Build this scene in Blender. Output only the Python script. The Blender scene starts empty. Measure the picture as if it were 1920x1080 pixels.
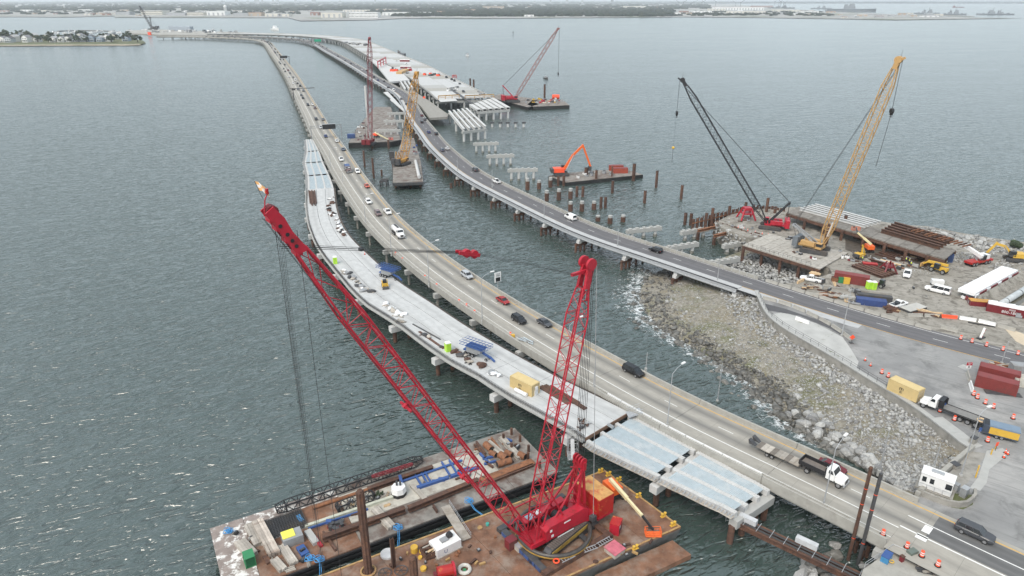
import bpy,math,random
import numpy as np
from mathutils import Vector,Matrix,noise as mnoise
random.seed(7);rng=np.random.default_rng(7)
SC=bpy.context.scene
COL=SC.collection
# ---------------------------------------------------------------- camera
CAM_H=80.0;FPX=1279.0;PITCH=math.atan(541.0/FPX)
cam_d=bpy.data.cameras.new('camera');cam=bpy.data.objects.new('camera',cam_d);COL.objects.link(cam)
cam_d.sensor_width=36.0;cam_d.lens=36.0*FPX/1920.0
cam_d.clip_start=0.5;cam_d.clip_end=200000.0
cam.location=(0,0,CAM_H);cam.rotation_euler=(math.pi/2-PITCH,0,0)
SC.camera=cam
# ---------------------------------------------------------------- light: overcast sky + weak broad sun
SUN_EL,SUN_AZ=52.0,215.0
world=bpy.data.worlds.new('World');SC.world=world;world.use_nodes=True
wn=world.node_tree.nodes;wl=world.node_tree.links;wn.clear()
w_out=wn.new('ShaderNodeOutputWorld');w_bg=wn.new('ShaderNodeBackground');w_sky=wn.new('ShaderNodeTexSky')
w_sky.sky_type='NISHITA';w_sky.sun_disc=False
w_sky.sun_elevation=math.radians(SUN_EL);w_sky.sun_rotation=math.radians(SUN_AZ)
w_sky.air_density=1.0;w_sky.dust_density=3.0;w_sky.ozone_density=1.0;w_sky.altitude=80
w_hs=wn.new('ShaderNodeHueSaturation');w_hs.inputs['Saturation'].default_value=0.40
w_tc=wn.new('ShaderNodeTexCoord');w_no=wn.new('ShaderNodeTexNoise')
w_no.inputs['Scale'].default_value=2.2;w_no.inputs['Detail'].default_value=6
w_mr=wn.new('ShaderNodeMapRange');w_mr.inputs[1].default_value=.3;w_mr.inputs[2].default_value=.7
w_mr.inputs[3].default_value=.86;w_mr.inputs[4].default_value=1.14
w_mul=wn.new('ShaderNodeMixRGB');w_mul.blend_type='MULTIPLY';w_mul.inputs[0].default_value=1
wl.new(w_tc.outputs['Generated'],w_no.inputs['Vector']);wl.new(w_no.outputs[0],w_mr.inputs[0])
wl.new(w_sky.outputs[0],w_hs.inputs['Color']);wl.new(w_mr.outputs[0],w_mul.inputs[2])
w_ov=wn.new('ShaderNodeMixRGB');w_ov.inputs[0].default_value=.25 # cloud sheet over the clear sky
w_ov.inputs[2].default_value=(6.7,8.2,9.0,1);wl.new(w_hs.outputs[0],w_ov.inputs[1]);wl.new(w_ov.outputs[0],w_mul.inputs[1])
wl.new(w_mul.outputs[0],w_bg.inputs['Color']);wl.new(w_bg.outputs[0],w_out.inputs['Surface'])
w_bg.inputs['Strength'].default_value=0.15
sun_d=bpy.data.lights.new('sun','SUN');sun=bpy.data.objects.new('sun',sun_d);COL.objects.link(sun)
sun_d.energy=1.4;sun_d.angle=math.radians(32);sun_d.color=(1.0,.90,.76)
# sun stands at azimuth SUN_AZ (sky rotation is measured clockwise from +Y)
_az=math.radians(SUN_AZ);_el=math.radians(SUN_EL)
sun_dir=Vector((math.sin(_az)*math.cos(_el),math.cos(_az)*math.cos(_el),math.sin(_el)))
sun.rotation_euler=sun_dir.to_track_quat('Z','Y').to_euler();sun.location=sun_dir*60+Vector((0,0,60))
SC.view_settings.view_transform='Standard';SC.view_settings.look='None'
SC.view_settings.exposure=0.5;SC.view_settings.gamma=1.0;SC.view_settings.use_curve_mapping=False
SC.cycles.max_bounces=6;SC.cycles.volume_bounces=1;SC.cycles.transparent_max_bounces=6
# ---------------------------------------------------------------- geometry of the view: a pixel of the photograph -> the point on the level z
_c,_s=math.cos(PITCH),math.sin(PITCH)
def at(x,y,z=0.0):
    u=(x-960)/FPX;v=(540-y)/FPX
    t=(z-CAM_H)/(-_s+v*_c)
    return Vector((u*t,(_c+v*_s)*t,z))
def height_at(p,py):
    v=(540-py)/FPX
    return CAM_H+p[1]*(v*_c-_s)/(_c+v*_s)
def on_axis(foot,d,px,py):
    """where the ray of a pixel meets the upright plane through foot along direction d"""
    r=at(px,py,0);M_=np.array([[d[0],-r.x],[d[1],-r.y]])
    t,s=np.linalg.solve(M_,-np.array([foot[0],foot[1]]))
    p=Vector((foot[0]+d[0]*t,foot[1]+d[1]*t,0));p.z=height_at(p,py);return p
def P(*px,z=6.0):return [at(a,b,z) for a,b in px]
# ---------------------------------------------------------------- materials
MATS={}
def _mix(nt,a,b,fac,mode='MIX'):
    n=nt.nodes.new('ShaderNodeMixRGB');n.blend_type=mode
    for k,v in ((0,fac),(1,a),(2,b)):
        if hasattr(v,'is_output') :nt.links.new(v,n.inputs[k])
        elif isinstance(v,tuple):n.inputs[k].default_value=(*v,1)
        else:n.inputs[k].default_value=v
    return n.outputs[0]
def _noise(nt,vec,scale,detail=4,rough=.6,dist=0):
    n=nt.nodes.new('ShaderNodeTexNoise');n.inputs['Scale'].default_value=scale
    n.inputs['Detail'].default_value=detail;n.inputs['Roughness'].default_value=rough;n.inputs['Distortion'].default_value=dist
    if vec is not None:nt.links.new(vec,n.inputs['Vector'])
    return n.outputs[0]
def _range(nt,v,a,b,c=0.,d=1.):
    n=nt.nodes.new('ShaderNodeMapRange');n.clamp=True
    for i,x in enumerate((a,b,c,d)):n.inputs[i+1].default_value=x
    nt.links.new(v,n.inputs[0]);return n.outputs[0]
def _math(nt,op,a,b=0.):
    n=nt.nodes.new('ShaderNodeMath');n.operation=op
    for k,v in ((0,a),(1,b)):
        if hasattr(v,'is_output'):nt.links.new(v,n.inputs[k])
        else:n.inputs[k].default_value=v
    return n.outputs[0]
def _coord(nt,kind='Object',scale=(1,1,1)):
    t=nt.nodes.new('ShaderNodeTexCoord');m=nt.nodes.new('ShaderNodeMapping')
    m.inputs['Scale'].default_value=scale;nt.links.new(t.outputs[kind],m.inputs[0]);return m.outputs[0]
def new_mat(name):
    m=bpy.data.materials.new(name);m.use_nodes=True;nt=m.node_tree
    b=nt.nodes['Principled BSDF'];MATS[name]=m;return m,nt,b
def mat(name,col=(.5,.5,.5),rough=.7,var=.18,scale=.8,metal=0.,bump=0.,dirt=None,dscale=.35,damt=(.5,.7),rand=0.,bscale=None,spec=None):
    if name in MATS:return MATS[name]
    m,nt,b=new_mat(name)
    v=_coord(nt)
    n1=_noise(nt,v,scale,5)
    lo=tuple(c*(1-var) for c in col);hi=tuple(min(1,c*(1+var)) for c in col)
    c=_mix(nt,lo,hi,_range(nt,n1,.3,.7))
    if dirt:c=_mix(nt,c,dirt,_range(nt,_noise(nt,v,dscale,7,.68),damt[0],damt[1]))
    if rand:
        oi=nt.nodes.new('ShaderNodeObjectInfo')
        c=_mix(nt,c,_mix(nt,(1-rand,)*3,(1+rand,)*3,oi.outputs['Random']),1.0,'MULTIPLY')
    nt.links.new(c,b.inputs['Base Color']);b.inputs['Roughness'].default_value=rough;b.inputs['Metallic'].default_value=metal
    if spec is not None:b.inputs['Specular IOR Level'].default_value=spec
    if bump:
        bm=nt.nodes.new('ShaderNodeBump');bm.inputs['Strength'].default_value=bump;bm.inputs['Distance'].default_value=.05
        nt.links.new(_noise(nt,v,bscale or scale*6,6,.65),bm.inputs['Height']);nt.links.new(bm.outputs[0],b.inputs['Normal'])
    return m
def paint(name,col,rough=.35,dirt=None):return mat(name,col,rough,.06,1.5,dirt=dirt,dscale=1.2,damt=(.55,.75))
# ---------------------------------------------------------------- mesh building
class MB:
    def __init__(s):s.v=[];s.f=[];s.m=[];s.uv=None
    def add(s,vs,fs,mi=0):
        o=len(s.v);s.v += [tuple(p) for p in vs];s.f += [tuple(i+o for i in f) for f in fs];s.m += [mi]*len(fs);return s
    def hexa(s,p,mi=0):# p: 4 bottom ccw, 4 top ccw
        return s.add(p,[(3,2,1,0),(4,5,6,7),(0,1,5,4),(1,2,6,5),(2,3,7,6),(3,0,4,7)],mi)
    def box(s,c,d,rz=0.,mi=0,taper=1.0):
        x,y,z=d[0]/2,d[1]/2,d[2]/2;cs,sn=math.cos(rz),math.sin(rz);out=[]
        for zz,k in ((-z,1.),(z,taper)):
            for a,b in ((-x,-y),(x,-y),(x,y),(-x,y)):
                a *= k;b *= k
                out.append((c[0]+a*cs-b*sn,c[1]+a*sn+b*cs,c[2]+zz))
        return s.hexa(out,mi)
    def bar(s,p0,p1,w,h=None,mi=0,up=(0,0,1)):
        h=h or w;p0=Vector(p0);p1=Vector(p1);d=p1-p0
        if d.length<1e-6:return s
        d.normalize();u=Vector(up)
        if abs(d.dot(u))>.98:u=Vector((1,0,0))
        a=d.cross(u).normalized()*(w/2);b=a.cross(d).normalized()*(h/2)
        return s.hexa([p0-a-b,p0+a-b,p1+a-b,p1-a-b,p0-a+b,p0+a+b,p1+a+b,p1-a+b],mi)
    def cyl(s,p0,p1,r0,r1=None,n=10,mi=0,cap=True):
        r1=r0 if r1 is None else r1;p0=Vector(p0);p1=Vector(p1);d=(p1-p0).normalized()
        u=Vector((0,0,1)) if abs(d.z)<.95 else Vector((1,0,0))
        a=d.cross(u).normalized();b=d.cross(a);vs=[]
        for p,r in ((p0,r0),(p1,r1)):
            for i in range(n):
                t=2*math.pi*i/n;vs.append(p+a*(r*math.cos(t))+b*(r*math.sin(t)))
        fs=[(i,(i+1) % n,n+(i+1) % n,n+i) for i in range(n)]
        if cap:fs += [tuple(range(n))[::-1],tuple(range(n,2*n))]
        return s.add(vs,fs,mi)
    def tube(s,pts,r,n=6,mi=0):
        for a,b in zip(pts[:-1],pts[1:]):s.cyl(a,b,r,r,n,mi)
        return s
    def prism(s,poly,z0,z1,mi=0):
        n=len(poly);area=sum(poly[i][0]*poly[(i+1) % n][1]-poly[(i+1) % n][0]*poly[i][1] for i in range(n))
        if area<0:poly=poly[::-1]
        vs=[(p[0],p[1],z0) for p in poly]+[(p[0],p[1],z1) for p in poly]
        return s.add(vs,[tuple(range(n))[::-1],tuple(range(n,2*n))]+[(i,(i+1) % n,n+(i+1) % n,n+i) for i in range(n)],mi)
    def loft(s,rings,mi=0,cap=True):
        n=len(rings[0]);vs=[p for r in rings for p in r]
        fs=[(k*n+i,k*n+(i+1) % n,(k+1)*n+(i+1) % n,(k+1)*n+i) for k in range(len(rings)-1) for i in range(n)]
        if cap:fs += [tuple(range(n))[::-1],tuple(range((len(rings)-1)*n,len(rings)*n))]
        return s.add(vs,fs,mi)
    def profile(s,pts,y0,y1,mi=0):# polygon in x,z pushed along y
        n=len(pts)
        return s.add([(p[0],y0,p[1]) for p in pts]+[(p[0],y1,p[1]) for p in pts],
                     [tuple(range(n)),tuple(range(n,2*n))[::-1]]+[(i,n+i,n+(i+1) % n,(i+1) % n) for i in range(n)],mi)
    def torus(s,c,R,r,n=36,k=8,mi=0,a0=0.,a1=2*math.pi):
        rings=[];N=n
        for i in range(N+1):
            t=a0+(a1-a0)*i/N
            rings.append([(c[0]+(R+r*math.cos(q))*math.cos(t),c[1]+(R+r*math.cos(q))*math.sin(t),c[2]+r*math.sin(q)) for q in [2*math.pi*j/k for j in range(k)]])
        return s.loft(rings,mi,cap=abs(a1-a0)<6.28)
    def blob(s,c,r,rough=.25,sub=1,mi=0,sq=(1,1,1)):
        V,F=ICO[sub]
        k=random.random()*100
        vs=[(c[0]+p[0]*r*sq[0]*(1+rough*mnoise.noise((p[0]*1.7+k,p[1]*1.7,p[2]*1.7))),c[1]+p[1]*r*sq[1]*(1+rough*mnoise.noise((p[0]*1.7,p[1]*1.7+k,p[2]*1.7))),c[2]+p[2]*r*sq[2]*(1+rough*mnoise.noise((p[0]*1.7,p[1]*1.7,p[2]*1.7+k)))) for p in V]
        return s.add(vs,F,mi)
    def mesh(s,name,mats,smooth=False,xf=None):
        me=bpy.data.meshes.new(name)
        vs=s.v if xf is None else [tuple(xf @ Vector(p)) for p in s.v]
        me.from_pydata(vs,[],s.f)
        for m in (mats if isinstance(mats,(list,tuple)) else [mats]):me.materials.append(m)
        if len(me.materials)>1:me.polygons.foreach_set('material_index',s.m)
        if s.uv is not None:
            l=me.uv_layers.new(name='UVMap');li=np.empty(len(me.loops),np.int32);me.loops.foreach_get('vertex_index',li)
            l.data.foreach_set('uv',np.array(s.uv,np.float32)[li].ravel())
        if smooth:me.polygons.foreach_set('use_smooth',[True]*len(me.polygons))
        me.update();return me
    def build(s,name,mats,parent=None,world=True,smooth=False):
        """one mesh object; vertices are given in world space unless world=False"""
        r=root_of(parent);xf=INV.get(r.name) if (r is not None and world) else None
        o=bpy.data.objects.new(name,s.mesh(name,mats,smooth,xf));COL.objects.link(o)
        if parent is not None:o.parent=parent
        return o
def _ico():
    import bmesh
    out={}
    for k in (1,2,3):
        bm=bmesh.new();bmesh.ops.create_icosphere(bm,subdivisions=k,radius=1)
        bm.verts.ensure_lookup_table()
        out[k]=([tuple(v.co) for v in bm.verts],[tuple(v.index for v in f.verts) for f in bm.faces]);bm.free()
    return out
ICO=_ico()
INV={}
def root_of(o):
    while o is not None and o.parent is not None:o=o.parent
    return o
def tag(o,label=None,cat=None,group=None,kind=None):
    if label:o['label']=label
    if cat:o['category']=cat
    if group:o['group']=group
    if kind:o['kind']=kind
    return o
def thing(name,label,cat,loc=(0,0,0),rz=0.,group=None):
    o=bpy.data.objects.new(name,None);COL.objects.link(o);o.empty_display_size=.5
    o.location=loc;o.rotation_euler=(0,0,rz)
    INV[o.name]=(Matrix.Translation(Vector(loc)) @ Matrix.Rotation(rz,4,'Z')).inverted()
    return tag(o,label,cat,group)
def put(name,me,parent=None,loc=(0,0,0),rot=(0,0,0),scale=(1,1,1),world=False):
    """a piece that shares mesh data; placed in its thing's own space unless world=True"""
    o=bpy.data.objects.new(name,me);COL.objects.link(o)
    if world and parent is not None:
        r=root_of(parent);mw=INV[r.name] @ Matrix.LocRotScale(Vector(loc),Matrix(rot).to_quaternion() if not isinstance(rot,tuple) else __import__('mathutils').Euler(rot),Vector(scale))
        o.matrix_basis=mw
    else:
        o.location=loc;o.rotation_euler=rot;o.scale=scale
    if parent is not None:o.parent=parent
    return o
def copy_thing(root,loc,rz,label=None,group=None):
    r=root.copy();COL.objects.link(r);r.location=loc;r.rotation_euler=(0,0,rz)
    if label:r['label']=label
    if group:r['group']=group
    for ch in root.children:
        c=ch.copy();COL.objects.link(c);c.parent=r
        for g in ch.children:
            d=g.copy();COL.objects.link(d);d.parent=c
    return r
UNIT_BAR=None
def bar_piece(name,p0,p1,w,m,parent):
    """a lattice bar: every bar shares one unit mesh"""
    global UNIT_BAR
    key='unit_bar_'+m.name
    me=bpy.data.meshes.get(key)
    if me is None:
        b=MB();b.cyl((0,0,0),(0,0,1),.5,.5,6);me=b.mesh(key,m)
    d=Vector(p1)-Vector(p0);q=d.to_track_quat('Z','Y')
    o=bpy.data.objects.new(name,me);COL.objects.link(o);o.parent=parent
    r=root_of(parent);o.matrix_basis=INV[r.name] @ Matrix.LocRotScale(Vector(p0),q,Vector((w,w,d.length)))
    return o
def text_piece(name,s,size,m,parent,loc,rot,depth=.01):
    cu=bpy.data.curves.new(name,'FONT');cu.body=s;cu.size=size;cu.extrude=depth;cu.align_x='CENTER';cu.align_y='CENTER';cu.resolution_u=2
    t=bpy.data.objects.new(name+'_curve',cu);COL.objects.link(t)
    me=bpy.data.meshes.new_from_object(t.evaluated_get(bpy.context.evaluated_depsgraph_get()))
    bpy.data.objects.remove(t);me.materials.clear();me.materials.append(m)
    o=bpy.data.objects.new(name,me);COL.objects.link(o);o.parent=parent;o.location=loc;o.rotation_euler=rot
    return o
# ---------------------------------------------------------------- curves
def smooth_path(pts,step=5.0,smooth=2):
    """dense even path (2D) through points: Catmull-Rom, resampled"""
    p=[Vector((q[0],q[1])) for q in pts];out=[]
    q=[p[0]*2-p[1]]+p+[p[-1]*2-p[-2]]
    for i in range(1,len(q)-2):
        a,b,c,d=q[i-1],q[i],q[i+1],q[i+2]
        n=max(2,int((c-b).length/2))
        for k in range(n):
            t=k/n
            out.append(.5*((2*b)+(c-a)*t+(2*a-5*b+4*c-d)*t*t+(3*b-a-3*c+d)*t ** 3))
    out.append(p[-1])
    return resample(out,step,smooth)
def resample(pts,step,smooth=0):
    A=np.array([[p[0],p[1]] for p in pts]);d=np.r_[0,np.cumsum(np.linalg.norm(np.diff(A,axis=0),axis=1))]
    n=max(2,int(round(d[-1]/step))+1);s=np.linspace(0,d[-1],n)
    B=np.c_[np.interp(s,d,A[:,0]),np.interp(s,d,A[:,1])]
    for _ in range(smooth):
        k=2
        C=B.copy();C[k:-k]=(B[:-2*k]+2*B[k:-k]+B[2*k:])/4 if len(B)>2*k else B[k:-k];B=C
    return B
class Path:
    def __init__(s,pts,step=4.,smooth=2,spline=True):
        s.p=smooth_path(pts,step,smooth) if spline else resample(pts,step,smooth)
        s.d=np.r_[0,np.cumsum(np.linalg.norm(np.diff(s.p,axis=0),axis=1))];s.L=float(s.d[-1])
        t=np.gradient(s.p,axis=0);s.t=t/np.linalg.norm(t,axis=1)[:,None]
    def pos(s,d,off=0.,z=0.):
        x=np.interp(d,s.d,s.p[:,0]);y=np.interp(d,s.d,s.p[:,1]);tx=np.interp(d,s.d,s.t[:,0]);ty=np.interp(d,s.d,s.t[:,1])
        l=math.hypot(tx,ty);tx /= l;ty /= l
        if d>s.L:x += tx*(d-s.L);y += ty*(d-s.L)
        if d<0:x += tx*d;y += ty*d
        return Vector((x-ty*off,y+tx*off,z))
    def ang(s,d):
        return math.atan2(np.interp(d,s.d,s.t[:,1]),np.interp(d,s.d,s.t[:,0]))
    def near(s,q):
        k=int(np.argmin(np.hypot(s.p[:,0]-q[0],s.p[:,1]-q[1])))
        t=s.t[k];dx,dy=q[0]-s.p[k,0],q[1]-s.p[k,1]
        return float(s.d[k]+dx*t[0]+dy*t[1]),float(-dx*t[1]+dy*t[0]) # station, offset to the left
    def strip(s,mb,d0,d1,o0,o1,z0,z1,step=4.,mi=0,uvs=None):
        """a solid running along the path between offsets o0..o1 (may be functions of d) and levels z0..z1"""
        f0=o0 if callable(o0) else (lambda d:o0);f1=o1 if callable(o1) else (lambda d:o1)
        n=max(1,int(math.ceil((d1-d0)/step)));rings=[]
        for i in range(n+1):
            d=d0+(d1-d0)*i/n;a=s.pos(d,f0(d));b=s.pos(d,f1(d))
            rings.append([(a.x,a.y,z0),(b.x,b.y,z0),(b.x,b.y,z1),(a.x,a.y,z1)])
            if uvs is not None:uvs += [(d,f0(d)),(d,f1(d)),(d,f1(d)),(d,f0(d))]
        mb.loft(rings,mi);return mb
    def sheet(s,mb,d0,d1,o0,o1,z,step=3.,mi=0):
        f0=o0 if callable(o0) else (lambda d:o0);f1=o1 if callable(o1) else (lambda d:o1)
        n=max(1,int(math.ceil((d1-d0)/step)));vs=[]
        for i in range(n+1):
            d=d0+(d1-d0)*i/n;a=s.pos(d,f0(d));b=s.pos(d,f1(d));vs += [(a.x,a.y,z),(b.x,b.y,z)]
            if mb.uv is not None:mb.uv += [(d,f0(d)),(d,f1(d))]
        mb.add(vs,[(2*i,2*i+2,2*i+3,2*i+1) for i in range(n)],mi);return mb
# ---------------------------------------------------------------- plain materials
CONC=mat('concrete',(.33,.32,.29),.85,.14,.6,bump=.15,dirt=(.24,.225,.20),dscale=.5,damt=(.55,.8))
CONC_OLD=mat('weathered_concrete',(.27,.258,.233),.9,.2,.5,bump=.2,dirt=(.16,.15,.13),dscale=.7,damt=(.52,.75))
CONC_PALE=mat('pale_concrete',(.37,.37,.355),.8,.08,.7,dirt=(.34,.34,.32),dscale=.5,damt=(.55,.75))
CONC_WHITE=mat('white_concrete',(.50,.50,.49),.75,.08,.7,dirt=(.36,.35,.32),dscale=.6,damt=(.6,.8))
PILE_WET=mat('stained_concrete',(.20,.20,.18),.8,.3,.9)
RUST=mat('rusted_steel',(.085,.045,.032),.85,.35,1.2,bump=.2,dirt=(.16,.075,.04),dscale=.9,damt=(.5,.7),rand=.2)
RUST_OR=mat('orange_rust',(.22,.095,.045),.85,.3,1.5,dirt=(.10,.05,.035),dscale=1.1)
RUST_DECK=mat('rusted_deck_plate',(.17,.085,.050),.8,.45,.45,bump=.2,dirt=(.25,.195,.155),dscale=.32,damt=(.47,.68))
BARGE_DECK=mat('worn_barge_deck',(.22,.205,.185),.88,.3,.5,bump=.2,dirt=(.12,.085,.07),dscale=.3,damt=(.46,.62))
BARGE_SAND=mat('barge_sandy_deck',(.42,.40,.35),.92,.16,.6,dirt=(.23,.20,.17),dscale=.4,damt=(.5,.7))
BARGE_SIDE=mat('black_barge_hull',(.018,.018,.018),.6,.4,.7,dirt=(.10,.09,.08),dscale=.6,damt=(.6,.75))
BARGE_GREY=mat('grey_barge_hull',(.13,.13,.125),.6,.3,.6,dirt=(.10,.06,.04),dscale=.5,damt=(.5,.7))
BLACK=mat('black_steel',(.018,.018,.020),.5,.3,1)
DARK=mat('dark_grey_steel',(.055,.056,.06),.6,.3,1,dirt=(.09,.075,.06))
GALV=mat('galvanised_steel',(.42,.43,.44),.45,.1,1.5,metal=.4)
GREY=mat('grey_paint',(.27,.28,.29),.5,.1,1,dirt=(.2,.18,.16))
RED=mat('crane_red',(.41,.014,.031),.42,.14,.7,dirt=(.20,.02,.02),dscale=.9,damt=(.52,.72))
RED_OLD=mat('faded_red_paint',(.38,.016,.014),.5,.12,1.0,dirt=(.56,.28,.07),dscale=.9,damt=(.56,.7))
RED_TOP=mat('worn_red_roof',(.55,.30,.10),.7,.2,.8,dirt=(.42,.05,.03),dscale=.55,damt=(.5,.66))
MAROON=paint('maroon_paint',(.17,.018,.024),.45,(.10,.02,.02))
CRANE_YEL=paint('crane_yellow',(.47,.285,.11),.5,(.34,.21,.10))
CRANE_YEL_RUST=mat('rusty_yellow_paint',(.50,.26,.05),.6,.2,1,dirt=(.15,.07,.035),dscale=.5,damt=(.48,.62))
YELLOW=paint('yellow_paint',(.60,.37,.05),.5,(.42,.27,.06))
ORANGE=paint('orange_paint',(.75,.13,.02),.45)
SAFETY=paint('safety_orange',(.85,.09,.03),.5)
CREAM=paint('cream_paint',(.68,.60,.36),.5)
CONT_YEL=mat('tan_container_paint',(.58,.45,.22),.6,.06,.8,dirt=(.45,.32,.14),dscale=.7,damt=(.6,.78))
CONT_RED=mat('brown_red_container_paint',(.20,.035,.032),.55,.1,.8,dirt=(.13,.04,.035),dscale=.6)
CONT_BLUE=mat('blue_container_paint',(.045,.085,.22),.55,.1,.8,dirt=(.03,.05,.10))
BLUE=paint('blue_paint',(.035,.085,.25),.55)
BLUE_FORM=mat('pale_blue_deck_form',(.40,.46,.49),.6,.09,.9,dirt=(.50,.53,.54),dscale=.5)
WHITE=paint('white_paint',(.70,.70,.69),.35)
WHITE_SHEET=mat('white_plastic_sheet',(.74,.75,.76),.55,.06,1.2,bump=.3)
LIME=paint('lime_plastic',(.44,.72,.06),.45)
GREEN=paint('green_paint',(.03,.20,.08),.5)
GLASS=mat('dark_glass',(.02,.024,.028),.08,.1,1,spec=.7)
RUBBER=mat('rubber',(.022,.022,.022),.85,.2,2)
TIMBER=mat('weathered_timber',(.36,.33,.29),.9,.22,1.2,dirt=(.22,.18,.14),rand=.22)
TIMBER_NEW=mat('sawn_timber',(.55,.40,.24),.85,.15,1.2,rand=.15)
TARP=mat('blue_tarpaulin',(.03,.055,.17),.6,.2,1,bump=.4)
ROPE_BLUE=paint('blue_rope',(.06,.28,.58),.7)
CABLE=mat('steel_cable',(.035,.035,.036),.6,.2,1)
FOAM_W=mat('white_foam',(.80,.82,.82),.7,.05,1)
SILVER=mat('silver_plate',(.55,.56,.57),.4,.1,1,metal=.3)
HIVIS=paint('hi_vis_yellow',(.66,.78,.06),.6)
SKIN=mat('skin',(.40,.25,.18),.6,.05,1)
DENIM=mat('dark_trousers',(.04,.05,.08),.85,.1,1)
# rock: colour varies stone by stone and over each stone
def rock_mat(name,a,b,dark,wet=False):
    m,nt,bs=new_mat(name);v=_coord(nt)
    vo=nt.nodes.new('ShaderNodeTexVoronoi');vo.inputs['Scale'].default_value=.9;nt.links.new(v,vo.inputs['Vector'])
    oi=nt.nodes.new('ShaderNodeObjectInfo');ge=nt.nodes.new('ShaderNodeNewGeometry')
    r=_math(nt,'FRACT',_math(nt,'ADD',oi.outputs['Random'],ge.outputs['Random Per Island']))
    c=_mix(nt,a,b,r)
    c=_mix(nt,c,dark,_range(nt,_noise(nt,v,1.1,7,.7),.5,.78))
    c=_mix(nt,c,tuple(min(1,x*1.35) for x in b),_range(nt,_noise(nt,v,3.3,4),.56,.74))
    nt.links.new(c,bs.inputs['Base Color']);bs.inputs['Roughness'].default_value=.45 if wet else .88
    bm=nt.nodes.new('ShaderNodeBump');bm.inputs['Strength'].default_value=.5;bm.inputs['Distance'].default_value=.08
    nt.links.new(_noise(nt,v,4,7,.7),bm.inputs['Height']);nt.links.new(bm.outputs[0],bs.inputs['Normal']);return m
ROCK=rock_mat('grey_granite',(.17,.17,.17),(.43,.43,.415),(.12,.118,.105))
ROCK_WET=rock_mat('wet_dark_rock',(.045,.043,.038),(.17,.165,.15),(.022,.022,.02),True)
def water_mat():
    m,nt,b=new_mat('sea_water')
    b.inputs['Base Color'].default_value=(.010,.030,.027,1);b.inputs['Roughness'].default_value=.12;b.inputs['IOR'].default_value=1.95
    tc=nt.nodes.new('ShaderNodeTexCoord')
    def mapped(rot,sc):
        mp=nt.nodes.new('ShaderNodeMapping');mp.vector_type='TEXTURE';mp.inputs['Rotation'].default_value=(0,0,math.radians(rot));mp.inputs['Scale'].default_value=(1/sc[0],1/sc[1],1)
        nt.links.new(tc.outputs['Object'],mp.inputs[0]);return mp.outputs[0]
    big=_noise(nt,mapped(22,(.07,.20,1)),1.,3,.55,.5)
    mid=_noise(nt,mapped(30,(.24,.68,1)),1.,3,.5,.5)
    sml=_noise(nt,mapped(5,(1.2,2.4,1)),1.,3,.6,.4)
    sq=lambda a:_math(nt,'MULTIPLY',a,a)
    ridge=lambda q:_math(nt,'SUBTRACT',1.,_math(nt,'SQRT',_math(nt,'ADD',sq(_math(nt,'SUBTRACT',_math(nt,'MULTIPLY',q,4.),2.)),.05)))
    h=_math(nt,'ADD',_math(nt,'ADD',_math(nt,'MULTIPLY',big,.9),_math(nt,'MULTIPLY',ridge(mid),.70)),_math(nt,'MULTIPLY',sml,.09))
    bm=nt.nodes.new('ShaderNodeBump');bm.inputs['Strength'].default_value=1.0;bm.inputs['Distance'].default_value=1.0
    if 'Filter Width' in bm.inputs:bm.inputs['Filter Width'].default_value=1.0
    nt.links.new(h,bm.inputs['Height']);nt.links.new(bm.outputs[0],b.inputs['Normal'])
    # gusts: patches of rougher, greener and greyer water, and a few white crests
    g=_noise(nt,mapped(10,(.006,.018,1)),1.,5,.6,1.)
    c=_mix(nt,(.040,.062,.055),(.048,.071,.064),_range(nt,g,.3,.7))
    crest=_math(nt,'MULTIPLY',_range(nt,_math(nt,'ABSOLUTE',_math(nt,'SUBTRACT',mid,.5)),.025,.0),_range(nt,big,.55,.70))
    c=_mix(nt,c,(.30,.36,.36),_math(nt,'MULTIPLY',crest,.02));nt.links.new(c,b.inputs['Base Color'])
    nt.links.new(_range(nt,g,.3,.7,.15,.20),b.inputs['Roughness'])
    return m
WATER=water_mat()
mb=MB();mb.add([(-60000,-3000,0),(60000,-3000,0),(60000,90000,0),(-60000,90000,0)],[(0,1,2,3)])
sea=mb.build('sea_water',WATER);tag(sea,'grey green choppy sea water around the bridges and barges','water',kind='structure')
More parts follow.
